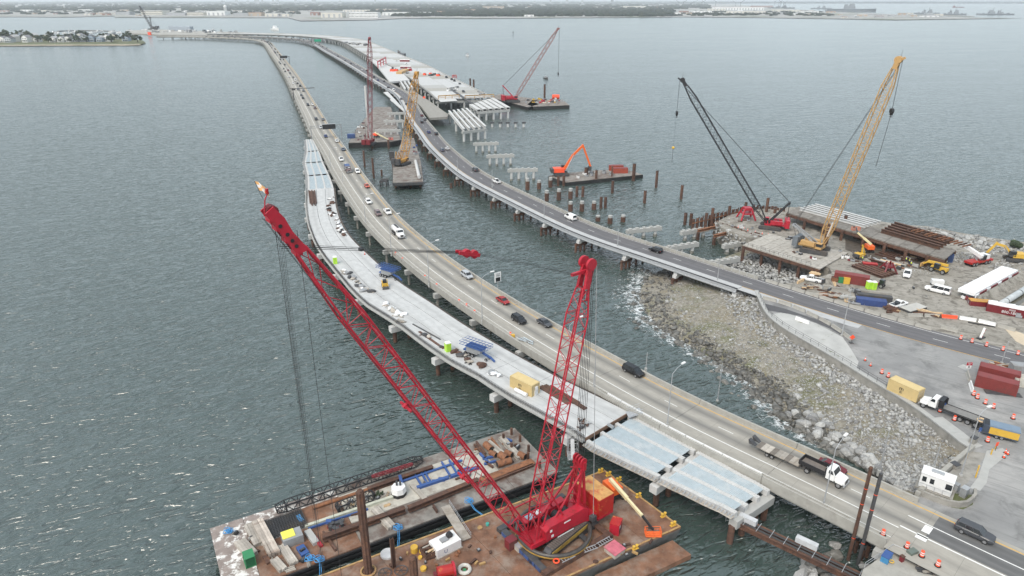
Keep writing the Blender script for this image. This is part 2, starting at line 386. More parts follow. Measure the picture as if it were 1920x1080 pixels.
# sea bed so that nothing is seen through gaps
# ---------------------------------------------------------------- roads' surfaces: u runs along the road, v across it (metres)
def road_mat(name,base,streak,track,centres,joint=None,rough=.85,dash=None):
    m,nt,b=new_mat(name);uv=nt.nodes.new('ShaderNodeUVMap');sp=nt.nodes.new('ShaderNodeSeparateXYZ');nt.links.new(uv.outputs[0],sp.inputs[0])
    def mp(sc):
        k=nt.nodes.new('ShaderNodeMapping');k.inputs['Scale'].default_value=sc;nt.links.new(uv.outputs[0],k.inputs[0]);return k.outputs[0]
    c=_mix(nt,tuple(x*.86 for x in base),tuple(x*1.13 for x in base),_range(nt,_noise(nt,mp((.35,.7,1)),1.,6,.65),.3,.7))
    c=_mix(nt,c,streak,_range(nt,_noise(nt,mp((.025,1.5,1)),1.,6,.7),.5,.85,0,.75))
    for v0,w,k in centres:
        d=_math(nt,'ABSOLUTE',_math(nt,'SUBTRACT',sp.outputs[1],v0))
        f=_math(nt,'MULTIPLY',_range(nt,d,w,0.05,0,k),_range(nt,_noise(nt,mp((.05,.6,1)),1.,4),.2,.7,.5,1))
        c=_mix(nt,c,track,f)
    if joint:
        fr=_math(nt,'ABSOLUTE',_math(nt,'SUBTRACT',_math(nt,'FRACT',_math(nt,'DIVIDE',sp.outputs[0],joint)),.5))
        c=_mix(nt,c,tuple(x*.45 for x in base),_range(nt,fr,.4965,.4985))
    c=_mix(nt,c,tuple(x*.6 for x in base),_range(nt,_noise(nt,mp((.12,.3,1)),1.,7,.7),.64,.74,0,.6))
    nt.links.new(c,b.inputs['Base Color']);b.inputs['Roughness'].default_value=rough
    bm=nt.nodes.new('ShaderNodeBump');bm.inputs['Strength'].default_value=.15;bm.inputs['Distance'].default_value=.02
    nt.links.new(_noise(nt,mp((8,8,1)),1.,3),bm.inputs['Height']);nt.links.new(bm.outputs[0],b.inputs['Normal']);return m
ROAD_CONC=road_mat('concrete_road',(.325,.308,.272),(.215,.20,.178),(.155,.15,.14),[(1.6,1.5,1.),(5.4,1.5,1.),(9.6,.8,.25)],6.1)
ROAD_ASPH=road_mat('asphalt_road',(.125,.122,.128),(.175,.17,.168),(.065,.065,.068),[(2.0,.9,.5),(3.6,.7,.4),(6.0,.9,.5),(7.4,.6,.4)])
ROAD_ASPH2=road_mat('dark_asphalt_lane',(.125,.125,.125),(.19,.185,.18),(.085,.085,.085),[(1.2,.8,.6),(2.7,.5,.5),(4.4,.8,.6),(6,.6,.4)])
ROAD_KERB=road_mat('white_kerb_concrete',(.41,.415,.415),(.34,.34,.34),(.28,.28,.28),[])
NEWDECK=road_mat('new_white_deck_concrete',(.46,.465,.46),(.36,.365,.36),(.25,.25,.245),[(2.2,1.0,.45),(8.6,1.2,.4)],None,.75)
LINE_W=mat('white_road_paint',(.72,.72,.70),.7,.1,2,dirt=(.5,.5,.48),dscale=1.5,damt=(.55,.75))
LINE_Y=mat('yellow_road_paint',(.62,.36,.06),.7,.12,2,dirt=(.42,.28,.1),dscale=1.5,damt=(.55,.75))
# ---------------------------------------------------------------- ground materials
def ground_mat(name,cols,scales,streak=None,bump=.3,rough=.92):
    m,nt,b=new_mat(name);v=_coord(nt);c=_mix(nt,cols[0],cols[1],_range(nt,_noise(nt,v,scales[0],7,.65),.35,.65))
    for k in range(2,len(cols)):
        c=_mix(nt,c,cols[k],_range(nt,_noise(nt,v,scales[k-1],7,.7,.4),.51,.66))
    if streak:
        mp=nt.nodes.new('ShaderNodeMapping');mp.vector_type='TEXTURE';mp.inputs['Rotation'].default_value=(0,0,math.radians(streak[1]));mp.inputs['Scale'].default_value=(14,1.1,1)
        nt.links.new(v,mp.inputs[0]);c=_mix(nt,c,streak[0],_range(nt,_noise(nt,mp.outputs[0],1.,6,.7,1.2),.52,.72,0,.85))
    nt.links.new(c,b.inputs['Base Color']);b.inputs['Roughness'].default_value=rough
    bm=nt.nodes.new('ShaderNodeBump');bm.inputs['Strength'].default_value=bump;bm.inputs['Distance'].default_value=.14
    nt.links.new(_noise(nt,v,2.5,7,.75),bm.inputs['Height']);nt.links.new(bm.outputs[0],b.inputs['Normal']);return m
DIRT=ground_mat('work_site_dirt',[(.235,.22,.19),(.33,.31,.275),(.17,.155,.13),(.10,.09,.075)],[.16,.3,.55],((.135,.122,.10),-24))
PLAZA=ground_mat('worn_grey_asphalt',[(.19,.19,.19),(.265,.265,.26),(.14,.14,.138),(.32,.315,.305)],[.07,.16,.06],((.15,.15,.147),-38),.12)
BEACH=ground_mat('gravel_beach',[(.14,.127,.10),(.27,.25,.21),(.10,.105,.045),(.185,.155,.095),(.34,.33,.30)],[.9,.10,.13,1.6],None,.6)
SAND=ground_mat('pale_sand',[(.46,.40,.30),(.54,.47,.36),(.2,.2,.11)],[.02,.03],None,.1)
GRASS=ground_mat('short_grass',[(.075,.095,.035),(.12,.125,.06),(.15,.13,.08)],[.3,.5],None,.3)
FOREST=ground_mat('forest_floor',[(.012,.022,.014),(.02,.032,.018),(.07,.07,.06),(.025,.036,.02)],[.002,.0016,.004],None,0)
BASE_GND=ground_mat('far_paved_ground',[(.26,.26,.25),(.36,.35,.33),(.10,.13,.06),(.2,.2,.2)],[.006,.004,.009],None,0)
LEAF=[mat('leaf_%s' % n,c,.9,.35,.25,rand=.25,dirt=tuple(x*.5 for x in c),dscale=.3) for n,c in (('dark',(.022,.036,.018)),('mid',(.036,.055,.024)),('olive',(.055,.062,.028)))]
BARK=mat('bark',(.09,.07,.05),.9,.3,2)
# ---------------------------------------------------------------- far shore
def sheet(name,px,z,m,label,cat='ground',extra=None):
    mb=MB();pts=[at(a,b,z) for a,b in px]
    if extra:pts += [Vector((*e,z)) for e in extra]
    mb.add(pts,[tuple(range(len(pts)))]);o=mb.build(name,m);return tag(o,label,cat,kind='structure')
front=[(-500,31),(60,31.5),(125,32),(213,30),(216,32.5),(540,33),(563,39),(640,38),(700,37),(760,34),(890,34.5),(1280,31.5),(1400,32.5),(1560,35),(1680,37.3),(1760,36),(1840,35),(1925,33.8)]
sheet('far_shore_ground',front+[(1850,33.2),(1730,30),(1640,25),(1560,22),(1440,14),(1380,8),(1300,6.2),(-900,6.2)],2.0,BASE_GND,'flat built up land along the far shore')
sheet('distant_land',[(-1500,8.5),(300,8.2),(1250,8.2),(1400,6.5),(2900,6.5)],2.4,FOREST,'wooded low land on the horizon',extra=[(52000,70000),(-52000,70000)])
mb=MB() # far woods: crowns in masses, thickest behind the base
def woods(n,x0,x1,y0,y1,r0,r1,h):
    for _ in range(n):
        x=random.uniform(x0,x1);y=y0+(y1-y0)*random.random();p=at(x,y,2)
        r=random.uniform(r0,r1);mb.blob((p.x,p.y,2+h*.3),1,.35,1,random.choice((0,0,1,1,2)),(r*1.8,r,h*random.uniform(.6,1.)))
woods(1500,-300,760,4.6,20,14,34,17);woods(500,640,1330,8,17,14,34,16);woods(900,740,1260,17,31,8,18,15)
woods(260,690,1000,19,27,8,16,13);woods(150,1200,1560,22,30,6,14,8);woods(500,1260,2300,3.5,6.3,40,120,20);woods(400,-400,1300,3.8,6,40,110,18);woods(160,0,560,20,27,7,14,9)
w=mb.build('woodland',[mat('far_wood_%d' % k,c,.95,.3,.02) for k,c in enumerate(((.010,.018,.011),(.016,.026,.014),(.024,.030,.016)))],None,smooth=True);tag(w,'dark green far off woods behind the shore buildings','woods',kind='stuff')
BLD=[mat('far_%s_wall' % n,c,.8,.08,.05) for n,c in (('pale',(.60,.57,.50)),('white',(.72,.72,.70)),('tan',(.42,.33,.25)),('grey',(.34,.35,.36)),('brick',(.25,.13,.10)))]
ROOF=[mat('far_%s_roof' % n,c,.8,.1,.05) for n,c in (('white',(.66,.67,.67)),('grey',(.36,.37,.38)),('dark',(.12,.12,.13)),('red',(.26,.11,.08)))]
def building(px,py,wpx,h,depth,wi,ri,storeys=0,gable=False,name='warehouse',label='',cat='building',group=None):
    a=at(px-wpx/2,py,2);b=at(px+wpx/2,py,2);d=(b-a).normalized();n=Vector((-d.y,d.x,0))
    c=(a+b)/2+n*(depth/2);L=(b-a).length;rz=math.atan2(d.y,d.x)
    t=thing(name,label,cat,(c.x,c.y,2),rz,group)
    mb=MB();mb.box((0,0,h/2),(L,depth,h));mb.build('wall',BLD[wi],t,False)
    mb=MB()
    if gable:mb.profile([(-L/2-.5,h),(L/2+.5,h),(L/2-1,h+depth*.18),(-L/2+1,h+depth*.18)],-depth*.5,depth*.5)
    else:mb.box((0,0,h+.4),(L+.8,depth+.8,.8))
    mb.build('roof',ROOF[ri],t,False)
    if storeys:
        mb=MB();nn=max(3,int(L/6))
        for s in range(storeys):
            for k in range(nn):mb.box((-L/2+(k+.5)*L/nn,-depth/2-.05,h*(s+.55)/storeys),(L/nn*.5,.3,h/storeys*.45))
        mb.build('window_row',GLASS,t,False)
    else:
        mb=MB()
        n=max(1,int(L/22));me=bpy.data.meshes.get('hangar_door_leaf')
        if me is None:mb.box((0,0,.5),(9,.3,1));me=mb.mesh('hangar_door_leaf',ROOF[1])
        for k in range(n):put('hangar_door',me,t,(-L/2+(k+.5)*L/n,-depth/2-.05,0),(0,0,0),(1,1,h*.7))
    return t
cn=['pale','white','tan','grey','brick']
big=[(48,21,20,9,40,1,0),(84,21.5,14,8,40,0,1),(158,21,22,11,50,1,0),(190,27,20,9,40,2,1),(230,28,26,14,60,3,1),(285,28,40,22,90,0,1),(330,29,34,12,60,3,1),(366,29,30,16,60,0,1),(405,29,34,20,80,1,0),(452,30,30,12,60,3,1),
       (478,30,24,16,60,2,3),(512,31,30,14,60,0,1),(532,31,20,12,60,0,1),(590,29,16,15,50,4,3),(622,33,40,22,80,0,1),(682,33,54,22,70,1,0),(742,29,50,15,60,1,0),(793,28,28,14,50,1,1),(668,22,50,12,60,0,1),(725,20,40,11,60,2,1),(825,25,20,12,50,2,3),
       (880,22,22,14,50,2,3),(925,17,40,22,60,2,2),(992,31,18,8,30,1,1),(1190,16,40,20,80,0,0),(1225,14,18,30,40,3,2),(1265,27,22,10,40,1,1),(1283,25,16,12,40,4,3),(1315,24,40,10,50,1,0),(1345,20,30,14,60,0,0),(1385,19,94,22,60,1,3),(1400,25,70,12,40,0,0),(1430,14,40,16,50,4,3),
       (1480,22,40,10,50,0,0),(1520,24,30,9,40,1,1),(1700,27,24,8,30,0,1),(1745,32,30,6,30,1,1),(1640,29,26,7,30,3,1)]
for i,(x,y,w_,h,dp,wi,ri) in enumerate(big):
    building(x,y,w_,h,dp,wi,ri,2 if h>15 and i % 2 else 0,False,'warehouse','%s walled flat roofed building on the far shore' % cn[wi],'building','buildings along the far shore')
for i in range(70):
    x=random.choice((random.uniform(0,640),random.uniform(1260,1800),random.uniform(840,1300)));y=random.uniform(19,30) if x<700 or x>1260 else random.uniform(9,18)
    if x>1580:y=random.uniform(28,35)
    wi=random.randrange(5);building(x,y,random.uniform(5,16),random.uniform(5,11),random.uniform(15,30),wi,random.randrange(4),0,False,'far_shed','small %s building among the others on the far shore' % cn[wi],'building','small buildings on the far shore')
for i in range(26):# hazy towers of the city on the horizon
    x=random.choice((random.gauss(480,40),random.gauss(650,30),random.gauss(1060,50)));p=at(x,6.4,2)
    h=random.uniform(30,95);mb=MB();mb.box((p.x,p.y,2+h/2),(random.uniform(30,60),40,h),0,0);mb.box((p.x,p.y,4+h),(18,18,6),0,0)
    tag(mb.build('tower_block',BLD[3]),'hazy grey tower block of the city on the horizon','tower','city towers on the horizon')
def water_tower(x,y,ytop,label):
    p=at(x,y,2);h=height_at(p,ytop)-2;r=h*.17
    t=thing('water_tower',label,'water tower',(p.x,p.y,2));mb=MB()
    for k in range(6):a=k*math.pi/3;mb.cyl((r*.85*math.cos(a),r*.85*math.sin(a),0),(r*.8*math.cos(a),r*.8*math.sin(a),h*.7),.9,.9,6)
    mb.cyl((0,0,0),(0,0,h*.7),2,2,8);mb.build('leg',WHITE,t,False)
    mb=MB();mb.blob((0,0,h*.82),r,0,3,0,(1,1,h*.18/r));mb.build('tank',WHITE,t,False,True)
water_tower(424,27,9,'white ball topped water tower among the far shore hangars');water_tower(122,19,8.5,'small water tower near the left edge of the far shore')
# ships at the naval piers
NAVY=mat('haze_grey_ship_paint',(.22,.24,.26),.6,.06,.05);NAVY_D=mat('dark_ship_deck',(.11,.12,.13),.7,.1,.05)
def ship(x0,x1,y,decks,label,name='warship',hull=7,flip=1,m=NAVY):
    a=at(x0,y,0);b=at(x1,y,0);c=(a+b)/2;L=(b-a).length;rz=math.atan2(b.y-a.y,b.x-a.x);B=L*.12
    t=thing(name,label,'ship',(c.x,c.y,0),rz);rings=[]
    for k,wd,sh in ((-.5,.7,1.),(-.42,.95,1),(.1,1.,1),(.34,.8,1.08),(.46,.3,1.18),(.5,.02,1.25)):
        x=k*L*flip;w_=B/2*wd;rings.append([(x,-w_*.8,-.5),(x,w_*.8,-.5),(x,w_,hull*sh),(x,-w_,hull*sh)])
    mb=MB();mb.loft(rings);mb.build('hull',m,t,False);mb=MB()
    for (px,py,l,w_,z,h) in decks:mb.box((px*L*flip,py*B,hull+z+h/2),(l*L,w_*B,h),0,0,.85)
    mb.build('superstructure',m,t,False);mb=MB()
    for px,h in ((.06,34),(-.14,24)):mb.cyl((px*L*flip,0,hull),(px*L*flip,0,hull+h),1.1,.5,5);mb.bar((px*L*flip,-5,hull+h*.75),(px*L*flip,5,hull+h*.75),1)
    mb.build('mast',NAVY_D,t,False)
ship(1548,1642,22.5,[(-.02,.35,.24,.25,0,20),(.02,.35,.10,.22,20,14),(-.09,.35,.07,.2,20,10),(0,0,1.,1.1,0,1.5)],'long grey flat decked naval ship alongside the far pier',hull=19)
dd=[(.1,0,.16,.7,0,11),(.12,0,.08,.5,11,8),(-.14,0,.14,.6,0,9),(-.1,0,.05,.4,9,7),(.32,0,.05,.3,0,4),(-.34,0,.08,.5,0,4)]
ship(1714,1762,26.5,dd,'leftmost grey destroyer beyond the naval pier');ship(1762,1812,28.2,dd,'middle grey destroyer moored at the end of the naval pier');ship(1830,1900,28,dd,'rightmost grey destroyer in open water beyond the point',flip=-1)
ship(1520,1560,17,dd,'grey supply ship behind the warehouses of the naval base',hull=9);ship(1440,1490,16,dd,'dark grey ship with gantries left of the flat decked ship',hull=9,m=NAVY_D)
ship(1786,1808,14.2,[(-.38,0,.15,.8,0,12)],'small far tanker with a red hull on the horizon water','tanker',6,1,MAROON)
mb=MB() # long naval pier
a=at(1690,27,2);b=at(1822,30.5,2);mb.bar(a,b,40,3);tag(mb.build('naval_pier',CONC),'long low pier beside the grey destroyers','pier')
for i in range(14):# dockyard cranes of the base
    x=random.uniform(1270,1480);y=random.uniform(10,14);p=at(x,y,2);h=random.uniform(35,60);mb=MB()
    mb.cyl((p.x,p.y,2),(p.x,p.y,h),3,2,5);mb.bar((p.x,p.y,h),(p.x+random.choice((-1,1))*40,p.y,h+25),3);mb.box((p.x,p.y,h),(9,9,7))
    tag(mb.build('dockyard_crane',NAVY_D),'thin grey dockyard crane above the naval base roofs','crane','dockyard cranes at the naval base')
# ---------------------------------------------------------------- air: one even box of haze round everything
m=bpy.data.materials.new('haze_air');m.use_nodes=True;nt=m.node_tree;nt.nodes.clear();o_=nt.nodes.new('ShaderNodeOutputMaterial');pv=nt.nodes.new('ShaderNodeVolumePrincipled')
pv.inputs['Color'].default_value=(.90,.95,1,1);pv.inputs['Density'].default_value=.00006;pv.inputs['Anisotropy'].default_value=0.1;nt.links.new(pv.outputs[0],o_.inputs['Volume'])
mb=MB();mb.box((0,43000,45),(150000,96000,98));hz=mb.build('haze',m);tag(hz,'pale haze over the bay','haze',kind='stuff')
# ---------------------------------------------------------------- left peninsula with houses
sheet('peninsula_ground',[(-400,86),(0,84.6),(90,84),(180,83.6),(240,83.6),(262,82.8),(274,80.5),(268,76),(250,73),(170,69),(0,66),(-400,64)],1.6,GRASS,'grassy strip of the low peninsula with houses')
mb=MB();bp=Path([(p.x,p.y) for p in P((-400,86),(0,84.5),(90,84),(180,83.5),(240,83.5),(262,82.8),z=1.6)],20,1);bp.sheet(mb,0,bp.L,-9,6,1.62,20);bp.sheet(mb,0,bp.L,-22,-9,1.0,20)
tag(mb.build('sandy_beach',SAND),'narrow pale sandy beach along the peninsula','beach',kind='structure')
def tree(p,h,r,label,group,seed=0,lm=None,sub=None):
    t=thing('tree',label,'tree',p,random.random()*6,group);mb=MB()
    mb.cyl((0,0,-.3),(0,0,h*.55),r*.10,r*.05,6)
    for k in range(4):a=k*1.57+random.random();mb.cyl((0,0,h*.4),(r*.5*math.cos(a),r*.5*math.sin(a),h*.7),r*.05,r*.02,5)
    mb.build('trunk',BARK,t,False);mb=MB()
    for k in range(36):
        a=random.random()*6.283;q=r*math.sqrt(random.random());z=h*(.36+.6*random.random()*(1-.5*(q/r) ** 2))
        mb.blob((q*math.cos(a),q*math.sin(a),z),r*random.uniform(.16,.34),.6,1,random.choice((0,0,1,2)),(1,1,.75))
    mb.build('crown',[lm or LEAF[0],LEAF[1],LEAF[2]],t,False)
for i in range(44):
    x=random.uniform(-30,262);y=random.uniform(70,77.5) if i % 3 else random.uniform(77,80)
    p=at(x,y,1.6);h=random.uniform(9,17)*(1.25 if x<50 else 1);tree(p,h,h*random.uniform(.4,.65),'dark bushy tree among the houses on the peninsula','trees among the peninsula houses')
hc=[(.70,.70,.68),(.42,.45,.47),(.30,.36,.42),(.55,.52,.45),(.62,.60,.55)]
HW=[mat('house_%s_siding' % n,c,.8,.06,.4) for n,c in zip(('white','grey','blue_grey','cream','beige'),hc)]
HR=[mat('house_%s_roof' % n,c,.85,.1,.5) for n,c in (('grey',(.22,.22,.23)),('dark',(.10,.10,.105)),('pale',(.40,.40,.40)))]
houses=[(8,79,0),(20,79.5,1),(30,78.5,4),(52,79.2,0),(72,78.6,0),(103,78.8,0),(118,78.8,0),(131,78.6,0),(145,78.3,1),(158,78.2,1),(173,78.2,2),(190,78.2,2),(204,77.6,0),(238,77,2),(64,75.5,3),(42,74,2),(0,75,4),(88,75,3),(152,74.5,4),(215,73.6,3)]
for i,(x,y,c) in enumerate(houses):
    p=at(x,y,1.6);d,w_,h=14,random.uniform(10,13),random.uniform(7,10.5)
    t=thing('house','%s beach house with a pitched roof on the peninsula' % ('white','grey','blue grey','cream','beige')[c],'house',p,random.uniform(-.1,.25),'beach houses on the peninsula')
    mb=MB();mb.box((0,0,h/2),(w_,d,h));mb.add([(-w_/2,-d/2,h),(w_/2,-d/2,h),(0,-d/2,h+3.6),(-w_/2,d/2,h),(w_/2,d/2,h),(0,d/2,h+3.6)],[(0,1,2),(3,5,4)]);mb.build('wall',HW[c],t,False)
    mb=MB()
    for s in (-1,1):mb.hexa([(0,-d/2-.6,h+3.6),(s*(w_/2+.6),-d/2-.6,h-.3),(s*(w_/2+.6),d/2+.6,h-.3),(0,d/2+.6,h+3.6),(0,-d/2-.6,h+3.95),(s*(w_/2+.6),-d/2-.6,h+.05),(s*(w_/2+.6),d/2+.6,h+.05),(0,d/2+.6,h+3.95)])
    mb.build('roof',HR[i % 3],t,False)
    wm=MB();wm.box((0,0,0),(1.5,.2,1.6));wme=bpy.data.meshes.get('window_pane') or wm.mesh('window_pane',GLASS)
    for zz in (h*.3,h*.72):
        for k in (-.3,0,.3):put('window',wme,t,(k*w_,-d/2-.06,zz))
    mb=MB();mb.box((0,-d/2-1.3,h*.5),(w_*.9,2.4,.3));[mb.box((k*w_*.42,-d/2-2.3,h*.25),(.3,.3,h*.5)) for k in (-1,0,1)];mb.build('balcony',WHITE,t,False)
# harbour mole and moored boats behind the peninsula
mb=MB();q=Path([(p.x,p.y) for p in P((108,58.6),(125,57.6),(160,57),(209,58.6),z=1)],20,1);q.strip(mb,0,q.L,-3,3,-.5,2.2);tag(mb.build('harbour_mole',ROCK_WET),'low stone harbour mole behind the peninsula','breakwater')
def boat_mesh():
    mb=MB();rings=[]
    for x,w_,z in ((-5,1.5,1.3),(0,1.8,1.3),(3,1.2,1.5),(5.4,.05,1.8)):rings.append([(x,-w_*.7,-.2),(x,w_*.7,-.2),(x,w_,z),(x,-w_,z)])
    mb.loft(rings,0);mb.box((-.6,0,2.1),(4,2.4,1.6),0,0,.8);mb.box((-.4,0,2.3),(3.3,2.3,.6),0,1);mb.cyl((.4,0,2.5),(.4,0,12),.09,.05,4,2);return mb.mesh('small_boat',[WHITE,GLASS,GALV])
BOAT=boat_mesh()
for i in range(40):
    p=at(random.uniform(100,230) if i<26 else random.uniform(232,420),random.uniform(59.5,64) if i<26 else random.uniform(56.5,62),0)
    o=put('moored_boat',BOAT,None,p,(0,0,random.random()*6),(1.6,)*3);tag(o,'small white boat moored in the harbour behind the peninsula','boat','boats moored in the harbour')
# ---------------------------------------------------------------- the two trestle bridges that carry traffic
def pts2(px,z):return [(p.x,p.y) for p in P(*px,z=z)]
_rp=Path(pts2([(1300,745),(1220,699),(1102,640),(1022,595.5),(953,551),(880,509),(762,419),(721,373.7),(675,316),(649,277),(623,244),(606,215),(585.5,183),(561.5,144),(543,120),(526,100),(509.6,80.5),(500,76),(488,73.2),(468,71.2),(430,69.4),(370,67.4),(310,67.4),(285,68)],7),5,3)
PA=Path(pts2([(2250,1188),(1920,1040),(1784,979),(1716.5,947.6),(1582,883),(1500,846),(1405,805)],6)+[tuple(_rp.pos(d,.97)[:2]) for d in np.arange(3,_rp.L,8)],4,3)
PB=Path(pts2([(2350,783),(2100,713),(1930,666)],6)+pts2([(1750,617),(1640,585),(1578,567),(1490,540),(1400,512),(1312.5,484),(1235,459),(1137.5,429.6),(1060,396),(1000,368),(941,341),(901.7,320),(869.6,296),(836,267),(816,242.6),(795.6,218.5),(769,178),(739,159),(711.5,144),(684,128),(650,109),(621,94),(600,82.5),(584,77),(560,72.6),(520,69.5),(480,67.8),(400,66.3),(330,66.5)],7),4,4)
A_AB=PA.near(at(1709,958,6))[0] # station where A comes ashore
B_AB=PB.near(at(1418,520,7))[0]
JERS=[(-.30,0),(-.30,.08),(-.17,.28),(-.10,.86),(.10,.86),(.17,.28),(.30,.08),(.30,0)]
def bridge(name,label,path,d0,o_r,o_l,road_m,span,par_r,par_l,cap_over,lines,piles,z=6.0,thick=.95,pile_m=CONC_OLD,cap_m=CONC_PALE,conc=CONC,pile_r=.38):
    p0=path.pos(d0,0,0);t=thing(name,label,'bridge',(p0.x,p0.y,0));d=d0;k=0
    while d<path.L-2:
        e=min(path.L,d+span)
        mb=MB();uv=[];path.strip(mb,d,e-.06,o_r,o_l,z-thick,z,5.,0,uv);mb.uv=uv;mb.build('deck_slab',road_m,t)
        for nm,o,h,w_,m_ in (('parapet',o_r,par_r[0],par_r[1],conc),('parapet',o_l,par_l[0],par_l[1],conc)):
            if h <= 0:continue
            mb=MB();path.strip(mb,d+.02,e-.08,o-.08 if o<0 else o-w_+.08,o+w_-.08 if o<0 else o+.08,z-thick-.12,z+h,5.);mb.build(nm,m_,t)
        mb=MB();a=path.pos(d+.5,o_r-cap_over,0);b=path.pos(d+.5,o_l+cap_over,0)
        mb.bar((a.x,a.y,z-thick-.95),(b.x,b.y,z-thick-.95),1.3,1.4);mb.build('pier_cap',cap_m,t)
        mb=MB() # girders under the slab
        for o in np.linspace(o_r+1,o_l-1,5):path.strip(mb,d+.7,e-.7,o-.25,o+.25,z-thick-.95,z-thick-.02,10.)
        mb.build('girder_set',conc,t)
        for o in piles:
            q=path.pos(d+.5,o,0);mb=MB();mb.cyl((q.x,q.y,-2.5),(q.x,q.y,z-thick-1.6),pile_r,pile_r,8);mb.build('pile',pile_m,t)
        d=e;k += 1
    for nm,m_,spec in lines:
        mb=MB()
        for (o,w_,a,b,dash) in spec:
            if dash is None:path.sheet(mb,a,b,o-w_/2,o+w_/2,z+.012,4.)
            else:
                x=a
                while x<b:path.sheet(mb,x,x+dash[0],o-w_/2,o+w_/2,z+.012,3.);x += dash[1]
        mb.build(nm,m_,t)
    return t
aL=PA.L;d1=PA.near(at(1186.7,712.9,6))[0];dash0=d1-12.19*int((d1-A_AB)/12.19)
BR_A=bridge('road_bridge','long curved concrete trestle bridge with cars queuing towards the viewer, left of the two open bridges',PA,A_AB,-1.0,12.3,ROAD_CONC,20.,(.86,.42),(.86,.42),1.1,
    [('yellow_edge_line',LINE_Y,[(0,.18,A_AB,aL,None)]),('white_edge_line',LINE_W,[(7.35,.18,A_AB,aL,None),(10.3,.10,A_AB,aL*.5,None)]),('lane_dashes',LINE_W,[(3.62,.14,dash0,aL,(3.05,12.19))])],(0.2,3.6,7.4,12.3))
bL=PB.L;d2=PB.near(at(1573,584,6))[0];dash1=d2-12.19*int((d2-B_AB)/12.19)
BR_B=bridge('road_bridge','curved trestle bridge with a dark asphalt roadway and open steel piles, right of the concrete one',PB,B_AB,-.4,10.3,ROAD_ASPH,20.,(.95,.45),(0,0),.5,
    [('yellow_edge_line',LINE_Y,[(7.75,.16,B_AB,bL,None)]),('white_edge_line',LINE_W,[(.45,.14,B_AB,bL,None)]),('lane_dashes',LINE_W,[(4.1,.14,dash1,bL,(3.05,12.19))])],(1.2,4.6,8.0),pile_m=RUST,cap_m=CONC_WHITE)
# B: white kerb, dark utility run, steel railing and the rusty support frames on the left side
t=BR_B;d=B_AB
far_b=PB.near(at(600,82.5,7))[0]
while d<far_b:
    e=min(d+20,far_b);mb=MB();uv=[];PB.strip(mb,d,e-.05,8.05,10.15,6.02,6.2,5.,0,uv);mb.uv=uv;mb.build('kerb',ROAD_KERB,t)
    mb=MB();PB.strip(mb,d,e,10.18,10.62,5.55,6.12,5.);mb.build('utility_duct',BLACK,t)
    mb=MB();PB.strip(mb,d,e-.03,10.66,10.9,5.0,6.0,5.);PB.strip(mb,d,e-.03,10.9,11.3,5.05,5.2,5.);mb.build('edge_beam',GALV,t)
    if d<B_AB+420:
        q=[PB.pos(d+.5,o,0) for o in (7.2,9.6,12.2)];mb=MB();mb.bar((q[0].x,q[0].y,2.6),(q[2].x,q[2].y,2.6),.8,.9)
        mb.build('cross_beam',RUST,t)
        for o in (9.8,11.9):
            c_=PB.pos(d+.5,o,0);mb=MB();mb.cyl((c_.x,c_.y,-2.5),(c_.x,c_.y,2.2),.42,.42,8);mb.build('steel_pile',RUST,t)
        mb=MB();a=PB.pos(d+.5,10.6,0);mb.box((a.x,a.y,3.5),(1.3,1.3,.9),PB.ang(d));mb.build('white_bearing_block',CONC_WHITE,t)
        mb=MB()
        for o1,o2 in ((9.8,11.9),(11.9,9.8),(4.6,8.0),(8.0,4.6)):
            a=PB.pos(d+.5,o1,.1);b=PB.pos(d+.5,o2,2.2);mb.cyl(a,b,.09,.09,5)
        mb.build('brace',RUST,t)
    d=e
# B: open concrete railing detail along the right side (posts proud of the parapet)
pm=MB();pm.box((0,0,0),(.34,.56,1.06));pme=pm.mesh('rail_post',CONC_PALE)
for i in range(130):
    d=B_AB+1+i*2.5;q=PB.pos(d,-.25,6.6);put('rail_post',pme,BR_B,q,(0,0,PB.ang(d)),world=True)
# ---------------------------------------------------------------- new white trestle under construction, nearest the barges
CRp=[(1452,919),(1390,882),(1292,832.7),(1200,784.5),(1176,768),(1160,760),(1033,702),(938,649),(867,608),(798,560),(749,531),(693,480),(658,447),(638,415.6),(628,378),(626,351.5),(616,324.6),(605,301.5),(598,281),(586,259)]
CLp=[(1369,953),(1111,832.6),(1084,811),(962,744),(900,704),(847,676),(760,613),(693,571),(647,524),(613,483),(587,435.6),(579,409),(576.5,355.6),(576,325.6),(571,303),(575,283),(573,260.7)]
PC=Path(pts2(CRp,6),3,3)
_w=sorted(PC.near(q) for q in pts2(CLp,6));_ws=[q[0] for q in _w];_wo=[max(4.,q[1]) for q in _w]
def CW(d):return float(np.interp(d,_ws,_wo))
C_F=PC.near(at(1180,772,6))[0];C_B=PC.near(at(626,351.5,6))[0]
q0=PC.pos(0);BR_C=thing('unfinished_bridge','unfinished trestle bridge with a bare white concrete deck beside the red crane','bridge',(q0.x,q0.y,0))
d=C_F;t=BR_C
